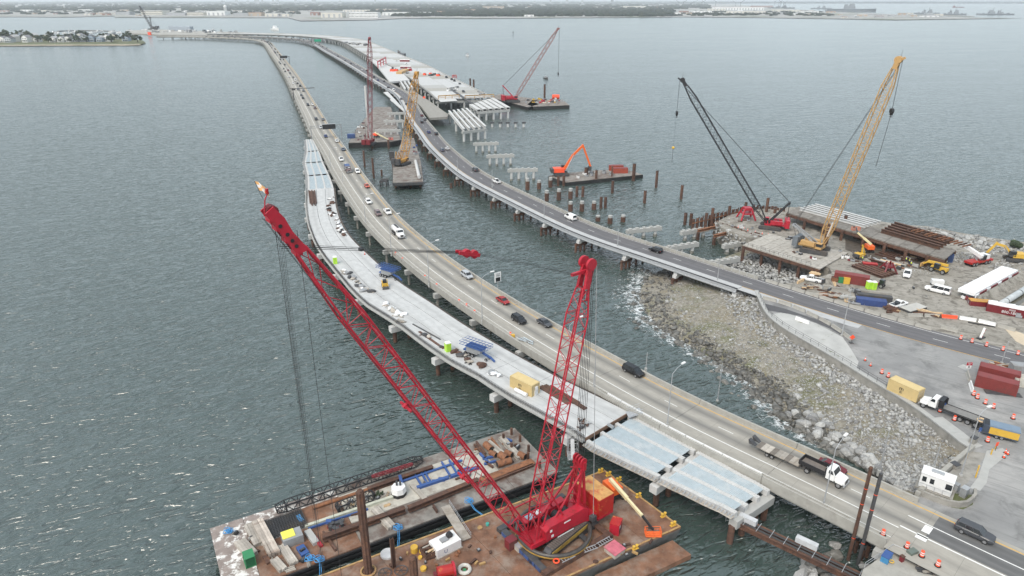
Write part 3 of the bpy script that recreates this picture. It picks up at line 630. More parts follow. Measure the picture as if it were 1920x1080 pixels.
while d<C_B-.5:
    e=min(d+10,C_B)
    for k in range(3):# three cast strips with open joints between
        a,b=k/3,(k+1)/3;mb=MB();uv=[]
        PC.strip(mb,d+.035,e-.035,(lambda x,a=a:CW(x)*a+.06),(lambda x,b=b:CW(x)*b-.06),5.7,6.0+.006*k,2.5,0,uv);mb.uv=uv;mb.build('deck_slab',NEWDECK,t)
    mb=MB();PC.strip(mb,d,e,.05,(lambda x:CW(x)-.05),5.2,5.69,2.5);mb.build('deck_base',DARK,t)
    mb=MB();PC.strip(mb,d,e-.03,(lambda x:CW(x)+.02),(lambda x:CW(x)+.85),5.35,5.75,2.5);mb.build('edge_slab',CONC_PALE,t)
    mb=MB();PC.strip(mb,d,e-.03,-.62,-.02,5.4,5.85,2.5);mb.build('edge_form',mat('dark_edge_form',(.075,.06,.05),.9,.3,1.5),t)
    d=e
mb=MB() # starter bars standing along both edges
x=C_F
while x<C_B:
    for o in (CW(x)+.12,CW(x)+.42):q=PC.pos(x,o,5.7);mb.cyl(q,q+Vector((0,0,.95)),.035,.035,3,0,False)
    if x<C_F+130 :q=PC.pos(x,-.12,5.8);mb.cyl(q,q+Vector((0,0,.55)),.03,.03,3,0,False)
    x += .45
for h in (6.1,6.5):
    for o in (.12,.42):PC.strip(mb,C_F,C_B,(lambda x,o=o:CW(x)+o-.02),(lambda x,o=o:CW(x)+o+.02),h,h+.04,3)
tag(mb.build('starter_bars',DARK,t),kind='stuff')
PIER2=PC.near(at(1304,843.5,6))[0]
d=0.6
while d<PC.L-2:# pile bents every 20 m
    w_=CW(d);a=PC.pos(d,-.3,0);b=PC.pos(d,w_+(1.5 if d>1 else .2),0);mb=MB();mb.bar((a.x,a.y,3.78),(b.x,b.y,3.78),1.5,1.5);mb.build('pier_cap',CONC_WHITE if d>1 else CONC_PALE,t)
    for o in (.8,w_*.33+.4,w_*.66+.5,w_+.3):
        q=PC.pos(d,o,0);mb=MB();mb.cyl((q.x,q.y,-2.5),(q.x,q.y,3.3),.52,.52,10);mb.build('pile',RUST,t)
    d=d+20 if d>1 else PIER2
# formwork bays at both ends: pale blue ribbed deck forms between white beam flanges
def form_bay(d0,d1,nb):
    for k in range(nb+1):
        mb=MB();f=lambda x,k=k:CW(x)*(k/nb);PC.strip(mb,d0+.1,d1-.1,(lambda x:f(x)-.38+(.38 if k == 0 else 0)-(.38 if k == nb else 0)),(lambda x:f(x)+.38+(.38 if k == 0 else 0)-(.38 if k == nb else 0)),4.55,5.62,3);mb.build('beam',CONC_WHITE,BR_C)
        mb=MB();x=d0+.4
        while x<d1-.4:
            o=CW(x)*(k/nb)+(.38 if k == 0 else 0)-(.38 if k == nb else 0)
            for s in (-.2,.2):q=PC.pos(x,o+s,5.62);mb.box((q.x,q.y,5.72),(.10,.08,.2),PC.ang(x))
            x += .6
        tag(mb.build('shear_studs',CONC_WHITE,BR_C),kind='stuff')
    for k in range(nb):
        a=lambda x:CW(x)*(k/nb)+(.76 if k == 0 else .38);b=lambda x:CW(x)*((k+1)/nb)-(.76 if k == nb-1 else .38)
        x=d0+.9
        while x<d1-.9:# one panel after the other, each with its raised ribs
            e=min(x+1.83,d1-.9);mb=MB();PC.strip(mb,x+.012,e-.012,(lambda y:a(y)+.02),(lambda y:b(y)-.02),5.48,5.53,2)
            r=x+.15
            while r<e-.1:PC.strip(mb,r,r+.13,(lambda y:a(y)+.02),(lambda y:b(y)-.02),5.53,5.60,2);r += .3
            mb.build('deck_form_panel',BLUE_FORM,BR_C);x=e
    mb=MB();PC.strip(mb,d0,d1,(lambda x:CW(x)+.03),(lambda x:CW(x)+.95),5.0,5.12,3);mb.build('edge_walkway',TIMBER,BR_C)
    mb=MB();x=d0+.3
    while x<d1:
        q0_=PC.pos(x,CW(x)+.05,5.5);q1_=PC.pos(x,CW(x)+.9,5.2);mb.bar(q0_,q1_,.16,.10);x += .75
    mb.build('outrigger_set',GALV,BR_C);mb=MB();x=d0+1
    while x<d1:
        q=PC.pos(x,CW(x)+.95,5.1);mb.cyl(q,q+Vector((0,0,1.15)),.04,.04,4);x += 2.6
    for h in (5.65,6.2):PC.strip(mb,d0,d1,(lambda x:CW(x)+.93),(lambda x:CW(x)+.97),h,h+.05,3)
    mb.build('handrail',GALV,BR_C)
form_bay(.6,PIER2-.12,3);form_bay(PIER2+.12,C_F-.3,3)
dd_=C_B+.4
for q in ((617,324.6),(605.5,301.5),(598,281),(586,259)):
    e=PC.near(at(q[0],q[1],6))[0];form_bay(dd_,e-.5,3);dd_=e+.5
mb=MB();PC.strip(mb,C_F-.10,C_F+.03,-.1,CW,5.3,6.01,1);mb.build('end_joist',mat('rusty_angle',(.2,.12,.08),.8),BR_C)
# ---------------------------------------------------------------- wide new bridge deck behind
DZ=8.0
PD=Path(pts2([(921,182),(870,157),(836,141),(800,122.5),(751,103),(711,86),(684,76),(647,70),(600,66.2),(561,64.3),(500,62.4),(440,61.8),(400,61.8)],DZ),5,3)
_w2=sorted(PD.near(q) for q in pts2([(838,201),(825,191),(801,170),(768,146),(735,125),(702,115),(674,98),(656,87.5),(610,77.5),(575,72),(540,69),(500,66.8),(440,64.6)],DZ));_d2=[q[0] for q in _w2];_o2=[min(46,max(18.,q[1])) for q in _w2]
def DW(d):return float(np.interp(d,_d2,_o2))
q0=PD.pos(0);BR_D=thing('unfinished_bridge','wide unfinished bridge deck of new pale concrete on white columns, behind the two traffic bridges','bridge',(q0.x,q0.y,0));d=0.;t=BR_D;k=0
while d<PD.L-2:
    e=min(d+24,PD.L)
    for j in range(2):
        mb=MB();uv=[];PD.strip(mb,d+.05,e-.05,(lambda x:DW(x)*j/2+.08),(lambda x:DW(x)*(j+1)/2-.08),DZ-.5,DZ,6,0,uv);mb.uv=uv;mb.build('deck_slab',(NEWDECK,CONC_PALE,NEWDECK,CONC,NEWDECK)[(3*k+2*j) % 5],t)
    mb=MB()
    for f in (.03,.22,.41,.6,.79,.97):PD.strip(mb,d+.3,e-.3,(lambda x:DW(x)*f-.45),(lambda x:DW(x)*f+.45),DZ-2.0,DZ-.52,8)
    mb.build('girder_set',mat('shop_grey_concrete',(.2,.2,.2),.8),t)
    for o in (.0,1.):mb=MB();PD.strip(mb,d+.02,e-.05,(lambda x:DW(x)*o-.2),(lambda x:DW(x)*o+.2),DZ-.55,DZ+.8,6);mb.build('parapet',CONC_PALE,t)
    a=PD.pos(d+1,-.5,0);b=PD.pos(d+1,DW(d)+.8,0);mb=MB();mb.bar((a.x,a.y,DZ-2.75),(b.x,b.y,DZ-2.75),1.7,1.4);mb.build('pier_cap',CONC_PALE,t)
    if d<1100:
        for f in (.03,.27,.5,.74,.98):q=PD.pos(d+1,DW(d)*f,0);mb=MB();mb.cyl((q.x,q.y,-2),(q.x,q.y,DZ-3.4),.75,.75,8);mb.build('column',CONC_WHITE,t)
    else:
        mb=MB()
        for f in (.03,.5,.98):q=PD.pos(d+1,DW(d)*f,0);mb.cyl((q.x,q.y,-2),(q.x,q.y,DZ-3.4),.8,.8,6)
        mb.build('column',CONC_WHITE,t)
    d=e;k += 1
def girder_span(label,bl,br,fl,fr,n,w_,hollow,z=DZ):
    p=at(*bl,z);t=thing('girder_span',label,'girders',(p.x,p.y,0));A,B,C,D=(at(*q,z) for q in (bl,br,fl,fr));dirn=(C-A).normalized()
    for k in range(n):
        f=k/(n-1);a=A.lerp(B,f);b=C.lerp(D,f);mb=MB()
        mb.bar(a-Vector((0,0,.12)),b-Vector((0,0,.12)),w_,.22);mb.bar(a-Vector((0,0,1.7)),b-Vector((0,0,1.7)),w_*.8,.2)
        if hollow:
            s=dirn.cross(Vector((0,0,1)))*(w_*.42)
            for q in (s,-s):mb.bar(a+q-Vector((0,0,.9)),b+q-Vector((0,0,.9)),.2,1.5)
        else:mb.bar(a-Vector((0,0,.9)),b-Vector((0,0,.9)),.28,1.5)
        mb.build('girder',CONC_WHITE,t)
    for f in (.03,.5,.985):
        a=A.lerp(C,f);b=B.lerp(D,f);e=(b-a).normalized();mb=MB();mb.bar(a-e*1.2-Vector((0,0,2.55)),b+e*1.2-Vector((0,0,2.55)),1.7,1.4);mb.build('pier_cap',CONC_PALE,t)
        for g in np.linspace(0,1,4 if not hollow else 5):q=a.lerp(b,g);mb=MB();mb.cyl((q.x,q.y,-2),(q.x,q.y,z-3.25),.8,.8,10);mb.build('column',CONC_WHITE,t)
    mb=MB();a=A.lerp(C,.5);b=B.lerp(D,.5);mb.bar(a-Vector((0,0,.8)),b-Vector((0,0,.8)),.5,1.2);mb.build('cross_diaphragm',CONC_PALE,t);return t
girder_span('four pale bridge girders with open gaps, reaching out to the front bent',(842,207),(874,202),(870,241),(910,236),5,1.5,False)
girder_span('row of pale hollow box girders with dark open ends at the deck end',(883,195),(922,183),(898,205),(953,201),6,3.0,True)
mb=MB();mb.prism([p.xy for p in P((731,156),(766,151),(763,143),(736,124),(702,114.5),(680,100),(690,108))[:6]],7.0,8.0) if False else None
# loose slabs and stubs beside bridge B
def slab(name,px,z0,z1,m,label,cat='slab',group=None):
    p=at(*px[0],z1);mb=MB();mb.prism([q.xy for q in P(*px,z=z1)],z0,z1);return tag(mb.build(name,m),label,cat,group)
slab('deck_stub',[(757,172),(790,200),(806,221),(839,219),(840,214),(806,190),(772,168)],4.4,5.95,CONC_OLD,'grey stub of old deck with a sawn end, right beside the asphalt bridge')
slab('widening_slab',[(719,173),(727,171.5),(756,203),(748,197)],5.0,5.7,CONC_WHITE,'upper white wedge shaped slab along the left edge of the asphalt bridge')
slab('widening_slab',[(731,186),(738,184),(764,211),(757,208)],4.8,5.5,CONC_WHITE,'lower white wedge shaped slab along the left edge of the asphalt bridge')
# bents of the future bridge: a cap on four columns
def bent(l,r,zt,n,label,group=None,blocks=4,colbase=None,ch=1.5,gap=True):
    a=at(*l,zt);b=at(*r,zt);c=(a+b)/2;dr=(b-a).normalized();rz=math.atan2(dr.y,dr.x);L=(b-a).length
    t=thing('pier_bent',label,'bridge pier',(c.x,c.y,0),rz,group);mb=MB();mb.box((0,0,zt-ch/2),(L,1.5,ch));mb.build('pier_cap',CONC_PALE,t,False)
    bm=MB();bm.box((0,0,.2),(1.1,1.2,.4));bme=bpy.data.meshes.get('bearing_block') or bm.mesh('bearing_block',CONC_PALE)
    for k in range(blocks):put('bearing_block',bme,t,((k+.5)/blocks*L-L/2,0,zt+.002))
    for k in range(n):
        x=(k+.5)/n*L-L/2;mb=MB();mb.cyl((x,0,.9),(x,0,zt-ch+.05),.62,.62,12);mb.build('column',CONC_WHITE,t,False)
        mb=MB();mb.cyl((x,0,-2),(x,0,.9),.75,.75,12);mb.build('column_foot',PILE_WET,t,False)
    return t
bent((887,268),(935,266.5),5.6,4,'farthest free standing white bent on four columns, nearest the open girders',None,5)
bent((912,291),(964,289),5.6,4,'second white bent on four columns, counted from the open girders',None,5)
bent((952,317),(1008,315.5),5.6,4,'nearest white bent on four columns, beside the rusty white topped piles',None,5)
for y,xl,xr,lab in ((211,726,763,'back'),(225.5,719,760,'second'),(243,703,751,'third')):bent((xl,y),(xr,y-.6),6,4,'%s white bent between the barge with the red mast and the asphalt bridge' % lab,None,3)
for l,r,lab in (((1175,431),(1240,424),'white pile cap beam on short piles, farther of the two beside the asphalt bridge'),((1248,463),(1309,454),'white pile cap beam with blue tarps, nearer of the two beside the asphalt bridge'),((1277,434),(1328,426),'white cap beam lying by the left end of the sheet pile wall'),((1356,459),(1407,450),'white cap beam with rebar, between rocks below the crane platform'),((1329,491),(1386,482),'long white cap beam on the rocks beside the bridge railing')):bent(l,r,3.6,3,lab,None,5,ch=1.4)
# ---------------------------------------------------------------- rusty pipe piles in the water
def pile_mesh(h,r,cap):
    mb=MB();mb.cyl((0,0,-2),(0,0,h*(.62 if cap else 1)),r,r,12,0)
    if cap:mb.cyl((0,0,h*.62),(0,0,h),r*.9,r*.9,12,1)
    return mb
def pipe_pile(x,yb,yt,r,cap,label,group,z0=0.):
    p=at(x,yb,z0);h=max(.8,height_at(p,yt)-z0);t=thing('pipe_pile',label,'pile',(p.x,p.y,z0),0,group);k=.74 if cap else 1.
    mb=MB();mb.cyl((0,0,-2.),(0,0,h*k),r,r,14);mb.build('pipe',RUST,t,False)
    if cap:mb=MB();mb.cyl((0,0,h*k),(0,0,h),r*.9,r*.9,14);mb.build('concrete_head',CONC_PALE,t,False)
    else:mb=MB();mb.cyl((0,0,h-.1),(0,0,h+.02),r*.8,r*.8,12);mb.build('pipe_mouth',BLACK,t,False)
for x,yb,yt in ((989,355.5,334),(1010.7,354,338),(1032,350.5,333),(1025,376,357),(1047.7,374.5,354),(1069.5,372.5,353),(1069.5,395.6,378),(1090.8,395.6,377),(1113.5,392.5,377),(1121,414,404),(1143.6,419,404),(1168,415.5,403)):
    pipe_pile(x,yb,yt,.95,True,'rusty pipe pile with a white concrete head standing in the water','white headed pipe piles in three rows')
for x,yb,yt in ((1046.6,348,330),(1056.8,348,328.7),(1081.5,368.5,349),(1092.6,369,349),(1126.4,390,369),(1134.8,389.5,369),(1148,361.6,339),(1208.4,380.5,357.5),(1230,351.6,320),(1117.4,341.7,319),(1277,373,347),(1284,421,399),(1294.5,422,400),(846,352,343)):
    pipe_pile(x,yb,yt,.62,False,'brown rusty pipe pile standing in the water right of the asphalt bridge','bare pipe piles in the water')
for x in (923,938,952.5,967,982):
    p=at(x,238,0);t=thing('pier_column','short white column with a dark square top, one of five in a row','column',p,0,'row of five short columns');mb=MB();mb.cyl((0,0,-2),(0,0,2.4),.8,.8,10);mb.build('shaft',CONC_WHITE,t,False);mb=MB();mb.box((0,0,2.9),(2.8,2.0,.9));mb.build('top_form',DARK,t,False)
for x,yb,yt,lab in ((684,313,282,'left thin brown pile left of the yellow crane barge'),(701,333,296,'right thin brown pile left of the yellow crane barge')):pipe_pile(x,yb,yt,.5,False,lab,None)
pipe_pile(716,330,318,.45,False,'short brown pile stub above the small dolphin',None)
# ---------------------------------------------------------------- the island: walls, plaza, roads on land
WALL=[(1418,545),(1428,566),(1436,585),(1450,601),(1480,620),(1520,643),(1560,666),(1600,690),(1640,716),(1700,750),(1740,778),(1800,826),(1826,842)]
wallw=[p.xy for p in P(*WALL,z=6)]
site_edge=[(2500,470),(2100,462),(1930,455),(1860,446),(1800,436),(1740,424),(1690,421),(1640,413),(1590,400),(1530,390),(1480,388),(1420,392),(1370,402),(1345,415),(1352,427),(1400,444),(1450,462),(1500,482),(1555,502),(1560,512),(1520,524),(1470,532),(1440,527)]
isl=wallw+[p.xy for p in P((1782,884),(1752,905),(1722,932),(1700,960),(1665,992),(1690,1012),(1760,1060),(1800,1120),(2000,1300),(3000,1300),(3000,600),z=6)]+[p.xy for p in P(*site_edge,z=6)]
mb=MB();mb.prism(isl,-3,5.965);tag(mb.build('work_site_ground',DIRT),'pale muddy ground of the construction island','ground',kind='structure')
# plaza of worn asphalt between the two roads
mb=MB();pz=wallw[1:]+[p.xy for p in P((1782,884),(1752,905),(1725,930),z=6)]
for d in np.linspace(PA.near(at(1725,935,6))[0],0,8):pz.append(PA.pos(d,-.1).xy)
for d in np.linspace(0,PB.near(at(1430,530,7))[0],12):pz.append(PB.pos(d,5.).xy)
mb.add([(p[0],p[1],5.975) for p in pz],[tuple(range(len(pz)))]);tag(mb.build('plaza_pavement',PLAZA),'worn grey asphalt apron between the two roads','pavement',kind='structure')
def road(name,path,d0,d1,o0,o1,m,label,z=5.985,uvoff=0):
    mb=MB();mb.uv=[];path.sheet(mb,d0,d1,o0,o1,z,3.);return tag(mb.build(name,m),label,'road',kind='structure')
road('shoulder_road',PA,0,A_AB-.02,-1.0,13.2,ROAD_CONC,'pale concrete shoulders of the road coming off the left bridge',5.982)
ROAD_AB2=PA.near(at(1735,957,6))[0]
road('asphalt_road',PA,0,ROAD_AB2-2,.25,6.3,ROAD_ASPH2,'dark asphalt lanes at the foot of the left bridge',5.992)
road('asphalt_road',PB,0,B_AB,-.9,7.9,ROAD_ASPH,'dark asphalt road leaving the right bridge across the island',5.986)
road('pale_shoulder',PB,PB.near(at(1640,590,6))[0],B_AB,7.9,10.6,ROAD_KERB,'pale concrete shoulder left of the asphalt road',5.983)
def marks(name,path,z,spec,m,label):
    mb=MB()
    for (o,w_,a,b,dash) in spec:
        if dash is None:path.sheet(mb,a,b,o-w_/2,o+w_/2,z,3.)
        else:
            x=a
            while x<b:path.sheet(mb,x,min(b,x+dash[0]),o-w_/2,o+w_/2,z,3.);x += dash[1]
    return tag(mb.build(name,m),label,'road marking',kind='structure')
marks('yellow_road_line',PA,6.0,[(0,.2,0,A_AB,None)],LINE_Y,'yellow edge line at the foot of the left bridge')
marks('white_road_line',PA,6.0,[(3.4,.2,0,A_AB,None),(6.7,.26,0,A_AB,None)],LINE_W,'white lane lines at the foot of the left bridge')
marks('stop_bar',PA,6.0,[(4.6,1.9,ROAD_AB2-2.2,ROAD_AB2-1.1,None),(7.0,1.3,ROAD_AB2-2.4,ROAD_AB2-.9,None)],LINE_W,'white patches across the lanes where asphalt meets concrete')
marks('yellow_road_line',PB,6.0,[(7.75,.16,0,B_AB,None)],LINE_Y,'yellow edge line of the asphalt road on the island')
marks('white_road_line',PB,6.0,[(.35,.16,0,B_AB,None)],LINE_W,'white edge line of the asphalt road on the island')
marks('lane_dashes',PB,6.0,[(4.1,.15,d2 % 12.19,B_AB,(3.05,12.19))],LINE_W,'white lane dashes of the asphalt road on the island')
# sea wall with its coping, then the railing on top
PW=Path([tuple(p) for p in wallw],2.5,1);t=thing('sea_wall','curved concrete sea wall above the stony beach','wall',(PW.p[0][0],PW.p[0][1],0));mb=MB();PW.strip(mb,0,PW.L,-.35,.1,-2,5.9,2.5);mb.build('wall_face',CONC_OLD,t)
d=0
while d<PW.L-.5:
    e=min(d+5,PW.L);mb=MB();PW.strip(mb,d+.02,e-.02,-.5,.55 if d<62 else 2.2,5.9,6.16,2.5);mb.build('coping_slab',CONC_PALE,t);d=e
t=thing('railing','thin dark pipe railing along the sea wall walkway','railing',(PW.p[0][0],PW.p[0][1],6));mb=MB()
for h in (6.75,7.2):PW.strip(mb,3,PW.L-18,-.02,.02,h,h+.05,2.5)
mb.build('rail',DARK,t)
pm=MB();pm.cyl((0,0,0),(0,0,1.1),.035,.035,5);pme=pm.mesh('baluster_post',DARK)
for d in np.arange(3,PW.L-18,2.4):put('post',pme,t,PW.pos(d,0,6.14),world=True)
# walkway with weeds between the wall and the barrier row
mb=MB();mb.add([(p.x,p.y,5.986) for p in P((1440,590),(1452,600),(1480,618),(1560,664),(1606,690),(1610,678),(1596,655),(1580,632),(1530,606),(1470,585))],[tuple(range(10))]);tag(mb.build('walkway_pavement',mat('cracked_walkway',(.40,.40,.385),.9,.12,.3,dirt=(.14,.15,.07),dscale=.35,damt=(.6,.7))),'cracked grey walkway with weeds behind the sea wall','pavement',kind='structure')
mb=MB();mb.add([(p.x,p.y,5.989) for p in P((1430,568),(1440,582),(1500,592),(1560,618),(1580,630),(1584,624),(1540,602),(1470,578))],[tuple(range(8))]);tag(mb.build('asphalt_patch',mat('dark_patch',(.085,.085,.09),.9,.15,.5)),'strip of dark asphalt behind the barrier row','pavement',kind='structure')
mb=MB();mb.add([(p.x,p.y,5.99) for p in P((1834,895),(1850,845),(1880,840),(1892,850),(1855,880),(1850,905),(1838,920),(1818,915))],[tuple(range(8))]);tag(mb.build('white_concrete_patch',CONC_PALE),'irregular pale concrete patch on the plaza','pavement',kind='structure')
mb=MB();mb.add([(p.x,p.y,5.988) for p in P((1756,902),(1784,884),(1822,846),(1850,850),(1815,905),(1770,935))],[tuple(range(6))]);tag(mb.build('wall_end_pavement',CONC_OLD),'brownish concrete pavement behind the end of the sea wall','pavement',kind='structure')
# end wall running back from the sea wall towards the white booth
mb=MB();pw2=Path([tuple(p.xy) for p in P((1826,842),(1790,872),(1752,905),(1722,931),z=6)],2,1);pw2.strip(mb,0,pw2.L,-.6,.1,0,6.75,3);tag(mb.build('end_wall',CONC),'grey concrete wall closing the end of the stony beach','wall')
mb=MB();pw3=Path([tuple(p.xy) for p in P((1719,925),(1760,944),(1782,953),(1800,958),(1818,953),(1828,938),(1826,925),z=6)],1.2,2);pw3.strip(mb,0,pw3.L,-.22,.22,5,7.0,1.5);tag(mb.build('curved_barrier_wall',CONC_OLD),'low curved concrete wall round the grassy corner by the booth','wall')
mb=MB();mb.add([(p.x,p.y,5.995) for p in P((1772,940),(1790,925),(1826,928),(1824,946),(1806,955),(1784,951))],[tuple(range(6))]);tag(mb.build('grass_corner',GRASS),'small dark grass patch inside the curved wall','grass',kind='stuff')
# ---------------------------------------------------------------- stony beach between the bridges
Wb=[(1384,522),(1405,536),(1425,566),(1452,603),(1500,632),(1560,667),(1610,697),(1650,722),(1700,751),(1750,787),(1800,827),(1822,845),(1785,880),(1752,903),(1724,926),(1690,918)]
Lb=[(1262,500),(1215,520),(1196,556),(1225,606),(1280,640),(1328,668),(1370,694),(1404,714),(1436,744),(1466,776),(1492,800),(1540,832),(1580,856),(1604,868),(1622,878),(1640,893)]
a_=resample([p.xy for p in P(*Wb,z=4.4)],2.2);b_=np.array([[np.interp(i/(len(a_)-1),np.linspace(0,1,len(Lb)),[p[k] for p in P(*Lb,z=0)]) for k in (0,1)] for i in range(len(a_))])
aa=np.array([[np.interp(i/(len(a_)-1),np.linspace(0,1,len(Wb)),[p[k] for p in P(*Wb,z=4.4)]) for k in (0,1)] for i in range(len(a_))])
NR=34;BG=[];mb=MB()
for j in range(NR+1):
    f=-.09+j/NR*1.64
    for i in range(len(aa)):
        x,y=aa[i]+(b_[i]-aa[i])*f
        z=4.4*max(0,1-f) ** .9 if f<1 else -(f-1)*3.2
        z += .28*mnoise.noise((x*.35,y*.35,0))*min(1,2*abs(1-f)+.3)+.12*mnoise.noise((x*1.1,y*1.1,3));mb.v.append((x,y,z))
n_=len(aa);mb.f=[(j*n_+i,j*n_+i+1,(j+1)*n_+i+1,(j+1)*n_+i) for j in range(NR) for i in range(n_-1)];mb.m=[0]*len(mb.f)
tag(mb.build('stony_beach',BEACH,None,smooth=True),'stony beach between the two bridges below the sea wall','beach',kind='structure')
def beach_pt(u,f):
    i=u*(n_-1);k=min(n_-2,int(i));r=i-k;A_=aa[k]*(1-r)+aa[k+1]*r;B_=b_[k]*(1-r)+b_[k+1]*r;x,y=A_+(B_-A_)*f
    z=4.4*max(0,1-f) ** .9 if f<1 else -(f-1)*3.2
    return x,y,z+.28*mnoise.noise((x*.35,y*.35,0))*min(1,2*abs(1-f)+.3)
# rocks: prototypes, 300 singles, the rest as one mass
def rock_proto(k,sub):
    V,F=ICO[sub];s=k*7.31;sq=(random.uniform(.8,1.25),random.uniform(.65,1),random.uniform(.5,.85));out=[]
    pl=[(Vector((random.gauss(0,1),random.gauss(0,1),random.gauss(0,1))).normalized(),random.uniform(.55,.85)) for _ in range(7)]
    for p in V:
        q=Vector(p)*(1+.25*mnoise.noise((p[0]*1.3+s,p[1]*1.3,p[2]*1.3)))
        for nrm,h in pl:
            e=q.dot(nrm)
            if e>h:q -= nrm*(e-h)
        out.append((q.x*sq[0],q.y*sq[1],q.z*sq[2]))
    return np.array(out),F
RP1=[rock_proto(k,1) for k in range(10)];RP2=[rock_proto(k+20,2) for k in range(10)]
def rock_mass(name,items,m,label):
    vs=[];fs=[];o=0
    for (x,y,z,r) in items:
        V,F=RP1[random.randrange(10)] if r<.9 else RP2[random.randrange(10)];a=random.random()*6.28;c,s=math.cos(a),math.sin(a);tl=random.uniform(-.5,.5);ct,st=math.cos(tl),math.sin(tl)
        X=V[:,0]*c-V[:,1]*s;Y=V[:,0]*s+V[:,1]*c;Z=V[:,2];Y,Z=Y*ct-Z*st,Y*st+Z*ct
        vs.append(np.c_[X,Y,Z]*r+(x,y,z));fs.append(np.array(F)+o);o += len(V)
    v=np.vstack(vs);f=np.vstack(fs);me=bpy.data.meshes.new(name);me.vertices.add(len(v));me.vertices.foreach_set('co',v.ravel())
    me.loops.add(f.size);me.loops.foreach_set('vertex_index',f.ravel().astype(np.int32));me.polygons.add(len(f));me.polygons.foreach_set('loop_start',np.arange(0,f.size,3,dtype=np.int32));me.materials.append(m);me.update(calc_edges=True)
    ob=bpy.data.objects.new(name,me);COL.objects.link(ob);return tag(ob,label,'rocks',kind='stuff')
BOULDER_ME=[]
for k,(V,F) in enumerate(RP2):
    for m in (ROCK,ROCK_WET):
        q=MB();q.add(V,F);BOULDER_ME.append(q.mesh('boulder',m))
def boulder(x,y,z,r,wet,label,group):
    o=put('boulder',BOULDER_ME[2*random.randrange(10)+(1 if wet else 0)],None,(x,y,z),(random.uniform(-.5,.5),random.uniform(-.5,.5),random.random()*6.28),(r,)*3)
    return tag(o,label,'boulder',group)
dry,wet=[],[]
for _ in range(17000):
    u=random.random();f=random.random() ** .9*1.12;x,y,z=beach_pt(u,f);g=mnoise.noise((x*.13,y*.13,9))
    r=random.lognormvariate(-1.55,.6);r=min(r,.8)
    if f>.82:r *= 1.25
    if g<-.12 and f<.8 and random.random()<.75:continue
    if u<.12 and random.random()<.5:continue
    mud=mnoise.noise((x*.07,y*.07,4))+.35
    if u<.75 and .12<f<.74 and mud>0 and random.random()<(.55 if u<.5 else .4):continue
    if u<.4 and f<.7:r *= .75
    (wet if f>.74+.16*mnoise.noise((x*.2,y*.2,1)) else dry).append((x,y,z+r*.18,r))
for _ in range(6000):# cobbles over the whole slope
    u=random.random();f=random.random()*.8;x,y,z=beach_pt(u,f);r=random.uniform(.09,.22);dry.append((x,y,z+r*.3,r))
for _ in range(2600):# riprap apron against the wall
    u=random.uniform(.1,.66);f=random.random() ** 1.6*.3;x,y,z=beach_pt(u,f);r=random.lognormvariate(-1.0,.35);dry.append((x,y,z+r*.3,min(r,.8)))
NB=0
for _ in range(105):# large blocks along the waterline near bridge A and loose in the surf
    u=random.uniform(.60,.93);f=random.uniform(.72,1.06);x,y,z=beach_pt(u,f);r=random.uniform(.6,1.35);boulder(x,y,max(z,-.2)+r*.3,r,f>.98,'grey angular block at the water edge beside the concrete bridge','blocks at the water edge beside the bridge')
for _ in range(70):
    u=random.uniform(.04,.62);f=random.uniform(.98,1.28);x,y,z=beach_pt(u,f);r=random.uniform(.55,1.15);boulder(x,y,max(z,-.45)+r*.25,r,True,'dark wet boulder in the white surf off the stony beach','boulders in the surf')
def in_poly(px,z,n):
    pts=[p.xy for p in P(*px,z=z)];xs=[p[0] for p in pts];ys=[p[1] for p in pts];out=[]
    while len(out)<n:
        x,y=random.uniform(min(xs),max(xs)),random.uniform(min(ys),max(ys));c=False;j=len(pts)-1
        for i in range(len(pts)):
            if (pts[i][1]>y) != (pts[j][1]>y) and x<(pts[j][0]-pts[i][0])*(y-pts[i][1])/(pts[j][1]-pts[i][1])+pts[i][0]:c=not c
            j=i
        if c:out.append((x,y))
    return out
R_JETTY=[(1690,424),(1740,428),(1800,440),(1880,452),(1990,466),(1990,486),(1900,474),(1870,476),(1820,462),(1760,446)]
R_POCKET=[(1392,470),(1420,462),(1470,480),(1530,505),(1535,518),(1480,526),(1420,512),(1360,494),(1345,487)]
R_COFFER=[(1340,418),(1362,416),(1400,432),(1440,446),(1425,452),(1380,443),(1345,428)]
R_FOOT=[(1478,1062),(1520,1030),(1560,1008),(1600,1018),(1630,1048),(1610,1075),(1560,1110),(1490,1110)]
for (x,y) in in_poly(R_JETTY,6,55):r=random.uniform(.8,1.5);boulder(x,y,5.4+random.uniform(0,1.2),r,False,'pale riprap boulder on the far edge of the island','riprap along the far edge of the island')
for (x,y) in in_poly(R_FOOT,1,32):r=random.uniform(.8,1.5);boulder(x,y,random.uniform(-.2,.7),r,random.random()<.3,'grey boulder in the water under the foot of the concrete bridge','boulders under the bridge foot')
for (x,y) in in_poly(R_COFFER,5,36):r=random.uniform(.7,1.2);boulder(x,y,5.0+random.uniform(0,.9),r,False,'blue grey boulder in the heap before the black crane','boulder heap before the black crane')
for (x,y) in in_poly(R_JETTY,6,1300):dry.append((x,y,5.3+random.uniform(-.5,1.0),random.uniform(.3,.8)))
for (x,y) in in_poly(R_POCKET,3,1500):dry.append((x,y,random.uniform(.2,1.6),random.uniform(.3,.85)))
for (x,y) in in_poly(R_COFFER,5,260):dry.append((x,y,4.6+random.uniform(0,1.1),random.uniform(.35,.7)))
for (x,y) in in_poly([(1850,500),(1900,478),(1960,486),(1960,500),(1905,495),(1880,512)],6,160):dry.append((x,y,6.1,random.uniform(.25,.7)))
for (x,y) in in_poly([(1765,480),(1850,462),(1870,480),(1800,495)],6,260):dry.append((x,y,6.1,random.uniform(.25,.7)))
